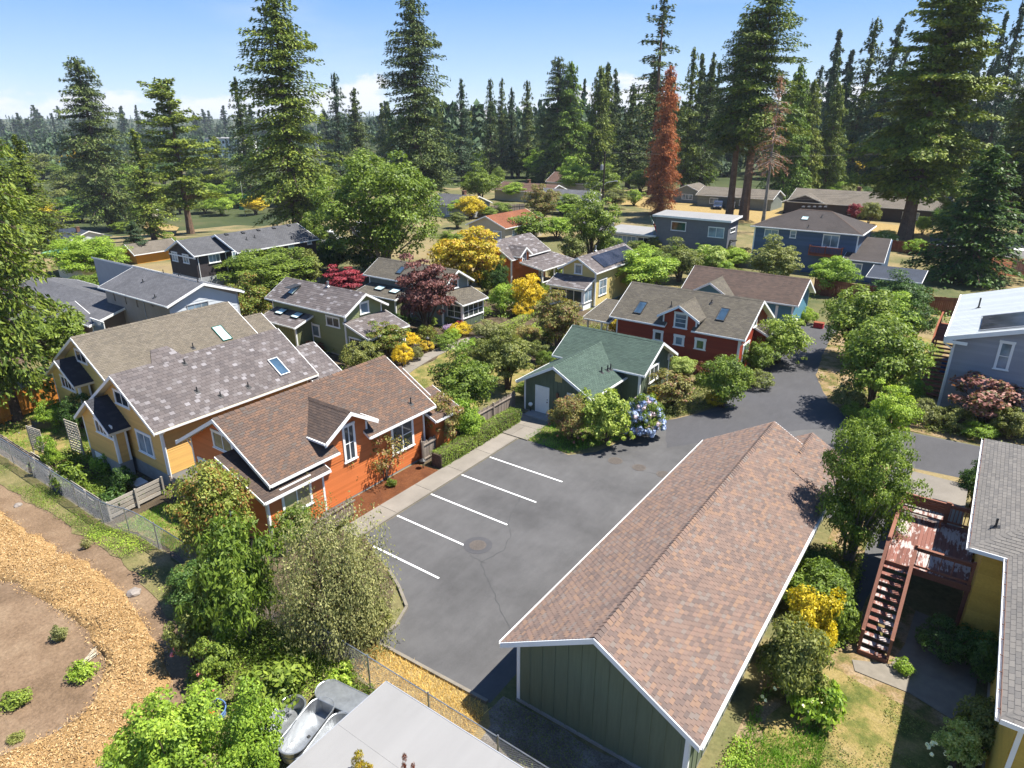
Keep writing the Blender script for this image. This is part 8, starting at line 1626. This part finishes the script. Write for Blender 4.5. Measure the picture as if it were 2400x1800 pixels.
def car(name, label, u, v, rz, mat, L=4.6, W=1.85, Hh=1.65):
    p = at(u, v); t = thing(name, label, 'car', p); R_ = Matrix.Rotation(rz, 3, 'Z'); w = lambda x, y, z: tuple(p + R_ @ Vector((x, y, z))); hl = L / 2; hw = W / 2
    m = MB(); side = [(-hl, .45), (-hl + .05, .85), (-hl + .3, 1.0), (-hl + .35, Hh - .25), (-hl + .75, Hh), (.35, Hh), (1.05, 1.02), (hl - .2, .9), (hl, .7), (hl, .4), (hl - .1, .28), (-hl + .1, .28)]
    m.prism([w(x, -hw, z) for x, z in side], R_ @ Vector((0, W, 0))); b = m.build('body', X[mat], t)
    for s in (-1, 1):
        y = s * (hw + .004); MB().poly([w(-hl + .55, y, 1.05), w(.85, y, 1.05), w(.3, y, Hh - .12), w(-hl + .62, y, Hh - .12)]).build('side_window', X['pane'], t)
        for x in (-hl + .85, hl - .85):
            m = MB(); m.tube([w(x, s * (hw - .2), .33), w(x, s * (hw + .02), .33)], .33, 14); wh = m.build('wheel', X['gunmetal'], t); m = MB(); m.tube([w(x, s * (hw + .02), .33), w(x, s * (hw + .035), .33)], .2, 10); m.build('rim', X['alu'], wh)
        MB().prism([w(hl - .06, s * (hw - .45), .62), w(hl - .06, s * (hw - .1), .62), w(hl - .06, s * (hw - .1), .78), w(hl - .06, s * (hw - .45), .78)], R_ @ Vector((.075, 0, 0))).build('headlight', X['white'], t)
    MB().poly([w(1.03, -hw + .1, 1.06), w(1.03, hw - .1, 1.06), w(.4, hw - .15, Hh - .05), w(.4, -hw + .15, Hh - .05)]).build('windscreen', X['pane'], t)
car('parked_car', 'dark blue car parked under the twin trunked fir', 1682, 489, YAW - 1.9, 'carblue'); car('parked_car', 'dark car parked beside the blue car, half hidden by trunks', 1712, 490, YAW - 1.9, 'gunmetal'); car('parked_van', 'white van glimpsed beneath the huge maple', 868, 552, YAW, 'white', 6, 2.1, 2.4); car('parked_van', 'second white van end showing by the plum house', 778, 572, YAW + .2, 'white', 5.5, 2.0, 2.2)
def flag():
    p = hit(1532, 540, (0, 0, 5.4), Vector((0, 0, 1))); d = Vector((math.cos(YAW), math.sin(YAW), 0)); t = thing('flag', 'green white and red striped flag at the corner of the flat roofed house', 'flag', p); tp = p + Vector((0, 0, 1.9)) - d * .55; MB().tube([p, tp], .02, 5).build('staff', X['white'], t)
    up = (tp - p).normalized(); fl = (Vector((0, 0, -1)) * .8 + d * .45).normalized()
    for k, mt in enumerate(('flaggreen', 'white', 'flagred')):
        m = MB(); n = 4
        for i in range(n):
            a = tp + fl * (k * .5 + i * .5 / n); b = tp + fl * (k * .5 + (i + 1) * .5 / n); wv = lambda f: Vector((d.y, -d.x, 0)) * .06 * math.sin(f * 9); a = a + wv(k + i / n); b = b + wv(k + (i + 1) / n); m.prism([a, b, b - up * .9, a - up * .9], Vector((d.y, -d.x, 0)) * .008)
        m.build('stripe', X[mt], t)
    c = tp + fl * .75 - up * .45; MB().tube([c + Vector((d.y, -d.x, 0)) * .1, c + Vector((d.y, -d.x, 0)) * .12], .13, 10).build('emblem', X['rust'], t)
flag()
def bench():
    p = at(1262, 905); t = thing('garden_bench', 'dark slatted garden bench facing the centre lawn', 'bench', p); a = YAW + .1; R_ = Matrix.Rotation(a, 3, 'Z'); w = lambda x, y, z: p + R_ @ Vector((x, y, z))
    for k in range(4): MB().bar(w(-.75, -.2 + k * .13, .44), w(.75, -.2 + k * .13, .44), .1, .03).build('seat_slat', X['deckrail'], t)
    for k in range(9): MB().bar(w(-.68 + k * .17, .26, .5), w(-.68 + k * .17, .34, .92), .05).build('back_slat', X['deckrail'], t)
    MB().bar(w(-.75, .34, .95), w(.75, .34, .95), .06).build('top_rail', X['deckrail'], t)
    for x in (-.72, .72):
        for y in (-.22, .28): MB().bar(w(x, y, 0), w(x, y, .66 if y < 0 else .9), .06).build('leg', X['deckrail'], t)
bench()
def lantern(label, u, v, h, globe):
    p = at(u, v); t = thing('garden_lamp', label, 'lamp', p); MB().tube([p, p + Vector((0, 0, h))], .03, 6).build('post', X['gunmetal'], t)
    m = MB(); m.lathe(p + Vector((0, 0, h)), [(.03, -.02), (.12, .04), (.16, .14), (.12, .24), (.03, .28)] if globe else [(.08, 0), (.12, .18), (.2, .2), (.03, .34)], 10); m.build('lamp_shade', X['white' if globe else 'gunmetal'], t)
lantern('white globe lamp by the green cottage gate', 1243, 968, .55, True); lantern('dark lantern post in the flower bed by the path', 1003, 822, 1.0, False); lantern('small path light in the red mulch by the picket corner', 992, 1098, .35, False)
def canes():
    p = at(205, 1572); t = thing('cane_bundle', 'bundle of dry pale canes lying on the bare soil', 'canes', p)
    for k in range(14):
        a = at(178 + random.uniform(-6, 6), 1576 + random.uniform(-5, 5)); b = at(228 + random.uniform(-10, 6), 1528 + random.uniform(-5, 8)); MB().tube([a + Vector((0, 0, .06 + random.uniform(0, .08))), b + Vector((0, 0, .05 + random.uniform(0, .15)))], .012, 4).build('cane', X['lattice'], t)
canes()
def rock(label, u, v, r):
    p = at(u, v); bm = bmesh.new(); bmesh.ops.create_icosphere(bm, subdivisions=2, radius=r)
    for w in bm.verts: w.co *= 1 + .35 * mnoise.noise(w.co * (2.2 / r) + Vector((u, v, 0))); w.co.z *= .6
    me = bpy.data.meshes.new('rock'); bm.to_mesh(me); bm.free(); me.materials.append(X['stone']); o = put('rock', me); o.location = p + Vector((0, 0, r * .2)); tag(o, label, 'rock')
rock('round tan stone on the soil by the chain link fence', 43, 1186, .22); rock('pale stone at the edge of the weeds', 315, 1392, .3); rock('small pale stone on the bare soil', 143, 1712, .12)
sp_ = put('stepping_stones', MB().box(-51, -50.9, 14, 14.1, -.3, -.25).mesh('stepping_stones', X['stone']), None, None, 'structure')
for k in range(5): q = at(75 + k * 12, 1003 - k * 11); MB().box(q.x - .35, q.x + .35, q.y - .22, q.y + .22, q.z, q.z + .09).build('slab', X['kerb'], sp_)
def box_thing(name, label, cat, c, s, mat, lid=None, rz=0):
    t = thing(name, label, cat, c); x, y, z = c; MB().box(x - s[0] / 2, x + s[0] / 2, y - s[1] / 2, y + s[1] / 2, z, z + s[2]).build('body', X[mat], t)
    MB().box(x - s[0] / 2 - .03, x + s[0] / 2 + .03, y - s[1] / 2 - .03, y + s[1] / 2 + .03, z + s[2], z + s[2] + .06).build('lid', X[lid or mat], t); return t
q = at(330, 1152); box_thing('utility_box', 'grey utility box beside the amber cottage foundation', 'box', q, (.8, .6, .6), 'concrete', 'wall_pale'); q = at(1918, 768); box_thing('garden_cart', 'small red cart at the end of the driveway', 'cart', q, (.9, .6, .5), 'flagred', 'redwood'); q = at(2212, 872); box_thing('recycling_bin', 'blue bin under the red side stairs', 'bin', q, (.6, .7, 1.0), 'binblue')
def canopy():
    p = at(160, 640); t = thing('patio_canopy', 'teal patio canopy beside the laurel hedge at left', 'canopy', p); z = 2.6; MB().prism([p + Vector((-3, -1.6, z)), p + Vector((3, -1.6, z)), p + Vector((3, 1.6, z + .35)), p + Vector((-3, 1.6, z + .35))], (0, 0, .06)).build('roof', X['tarp'], t)
    for x in (-2.8, 2.8):
        for y in (-1.5, 1.5): MB().bar(p + Vector((x, y, -.1)), p + Vector((x, y, z + .1)), .1).build('leg', X['wall_ochre'], t)
    p = at(212, 652); t = thing('upper_terrace', 'pale timber terrace with a dark railing beside the grey house', 'terrace', p); MB().box(p.x - 4, p.x + 3, p.y - 2, p.y + 2, p.z, p.z + 2.2).build('base', X['cream'], t); m = MB()
    for k in range(7): m.bar((p.x - 3.9 + k * 1.15, p.y - 1.95, p.z + 2.2), (p.x - 3.9 + k * 1.15, p.y - 1.95, p.z + 3.2), .1)
    for z_ in (2.6, 3.2): m.bar((p.x - 3.9, p.y - 1.95, p.z + z_), (p.x + 3, p.y - 1.95, p.z + z_), .09)
    m.build('railing', X['deckrail'], t)
canopy()
def skyline():
    # pale hall, warehouse and footbridge on the far side of the valley
    p = at(1075, 330); s = 1 / pxm(p); t = thing('pale_hall', 'large pale hall roof on the skyline behind the dark spruce', 'building', p); w = 75 * s; zt = top(p, 290); zr = top(p, 258); d = Vector((math.cos(YAW), math.sin(YAW), 0)); n = Vector((-d.y, d.x, 0)); Zv = Vector((0, 0, 1)); a = p - d * w; b = p + d * w * .9
    g = lambda q, z: Vector((q.x, q.y, z))
    MB().prism([g(a, p.z - 2), g(b, p.z - 2), g(b, zt), g(a, zt)], n * 30).build('wall', X['wall_beige'], t); MB().prism([g(a, zt) - n, g(b, zt) - n, g(b, zr) + n * 16, g(a, zr) + n * 16], Zv * .5).build('roof', X['fs_tan2'], t)
    for k in range(9): q = a + d * (w * .2 * (k + .6)); MB().prism([g(q, zt - 4) - n * .06, g(q + d * 4, zt - 4) - n * .06, g(q + d * 4, zt - 1.5) - n * .06, g(q, zt - 1.5) - n * .06], n * .05).build('window', X['pane'], t)
    p = at(525, 372); s = 1 / pxm(p); t = thing('white_warehouse', 'long white flat roofed warehouse in the left valley', 'building', p); w = 42 * s; zt = top(p, 326); a = p - d * w; b = p + d * w; MB().prism([g(a, p.z - 2), g(b, p.z - 2), g(b, zt), g(a, zt)], n * 40).build('wall', X['wall_white'], t); MB().prism([g(a, zt) - n * .5 - d, g(b, zt) - n * .5 + d, g(b, zt) + n * 40.5 + d, g(a, zt) + n * 40.5 - d], Zv * .6).build('roof', X['membrane'], t)
    for k in range(10): q = a + d * (w * .2 * k + w * .03); MB().prism([g(q, zt - 3.4) - n * .06, g(q + d * w * .13, zt - 3.4) - n * .06, g(q + d * w * .13, zt - 1.2) - n * .06, g(q, zt - 1.2) - n * .06], n * .05).build('window', X['pane'], t)
    p = at(150, 380); s = 1 / pxm(p); t = thing('footbridge', 'white arched truss footbridge below the far left ridge', 'bridge', p); z = top(p, 362); a = p - d * 30 * s; b = p + d * 22 * s; MB().bar(g(a, z), g(b, z), 2.5, .5).build('deck', X['wall_white'], t); m = MB(); pr = None
    for k in range(13):
        f = k / 12; q = g(a, z).lerp(g(b, z), f); tp = q + Zv * (7 * s * (1 - (2 * f - 1) ** 2) + .8); m.bar(q, tp, .35)
        if pr: m.bar(pr, tp, .4)
        pr = tp
    m.build('truss', X['white'], t)
    for f in (.05, .95): q = a.lerp(b, f); MB().bar(g(q, z - 9), g(q, z), 1.2).build('pier', X['concrete'], t)
    p = at(70, 372); t = thing('storage_tank', 'small pale blue house roof peeping below the ridge at far left', 'building', p); s = 1 / pxm(p); MB().box(p.x - 8 * s, p.x + 8 * s, p.y - 8 * s, p.y + 8 * s, p.z - 1, top(p, 346)).build('wall', X['wall_pale'], t); m = MB(); zt = top(p, 346); m.prism([(p.x - 9 * s, p.y - 9 * s, zt), (p.x + 9 * s, p.y - 9 * s, zt), (p.x, p.y - 9 * s, zt + 4 * s)], (0, 18 * s, 0)); m.build('roof', X['wall_pale'], t)
X['fs_tan2'] = X['membrane']
skyline()

def haze():
    m = bpy.data.materials.new('haze_air'); m.use_nodes = True; nt = m.node_tree; nt.nodes.clear(); o = nt.nodes.new('ShaderNodeOutputMaterial'); v = nt.nodes.new('ShaderNodeVolumePrincipled')
    v.inputs['Color'].default_value = (.80, .88, 1, 1); v.inputs['Density'].default_value = .0001; v.inputs['Anisotropy'].default_value = .1; nt.links.new(v.outputs[0], o.inputs['Volume'])
    put('haze', MB().box(-4300, 4300, -300, 4300, -13, 66).mesh('haze', m), None, None, 'stuff')
haze()
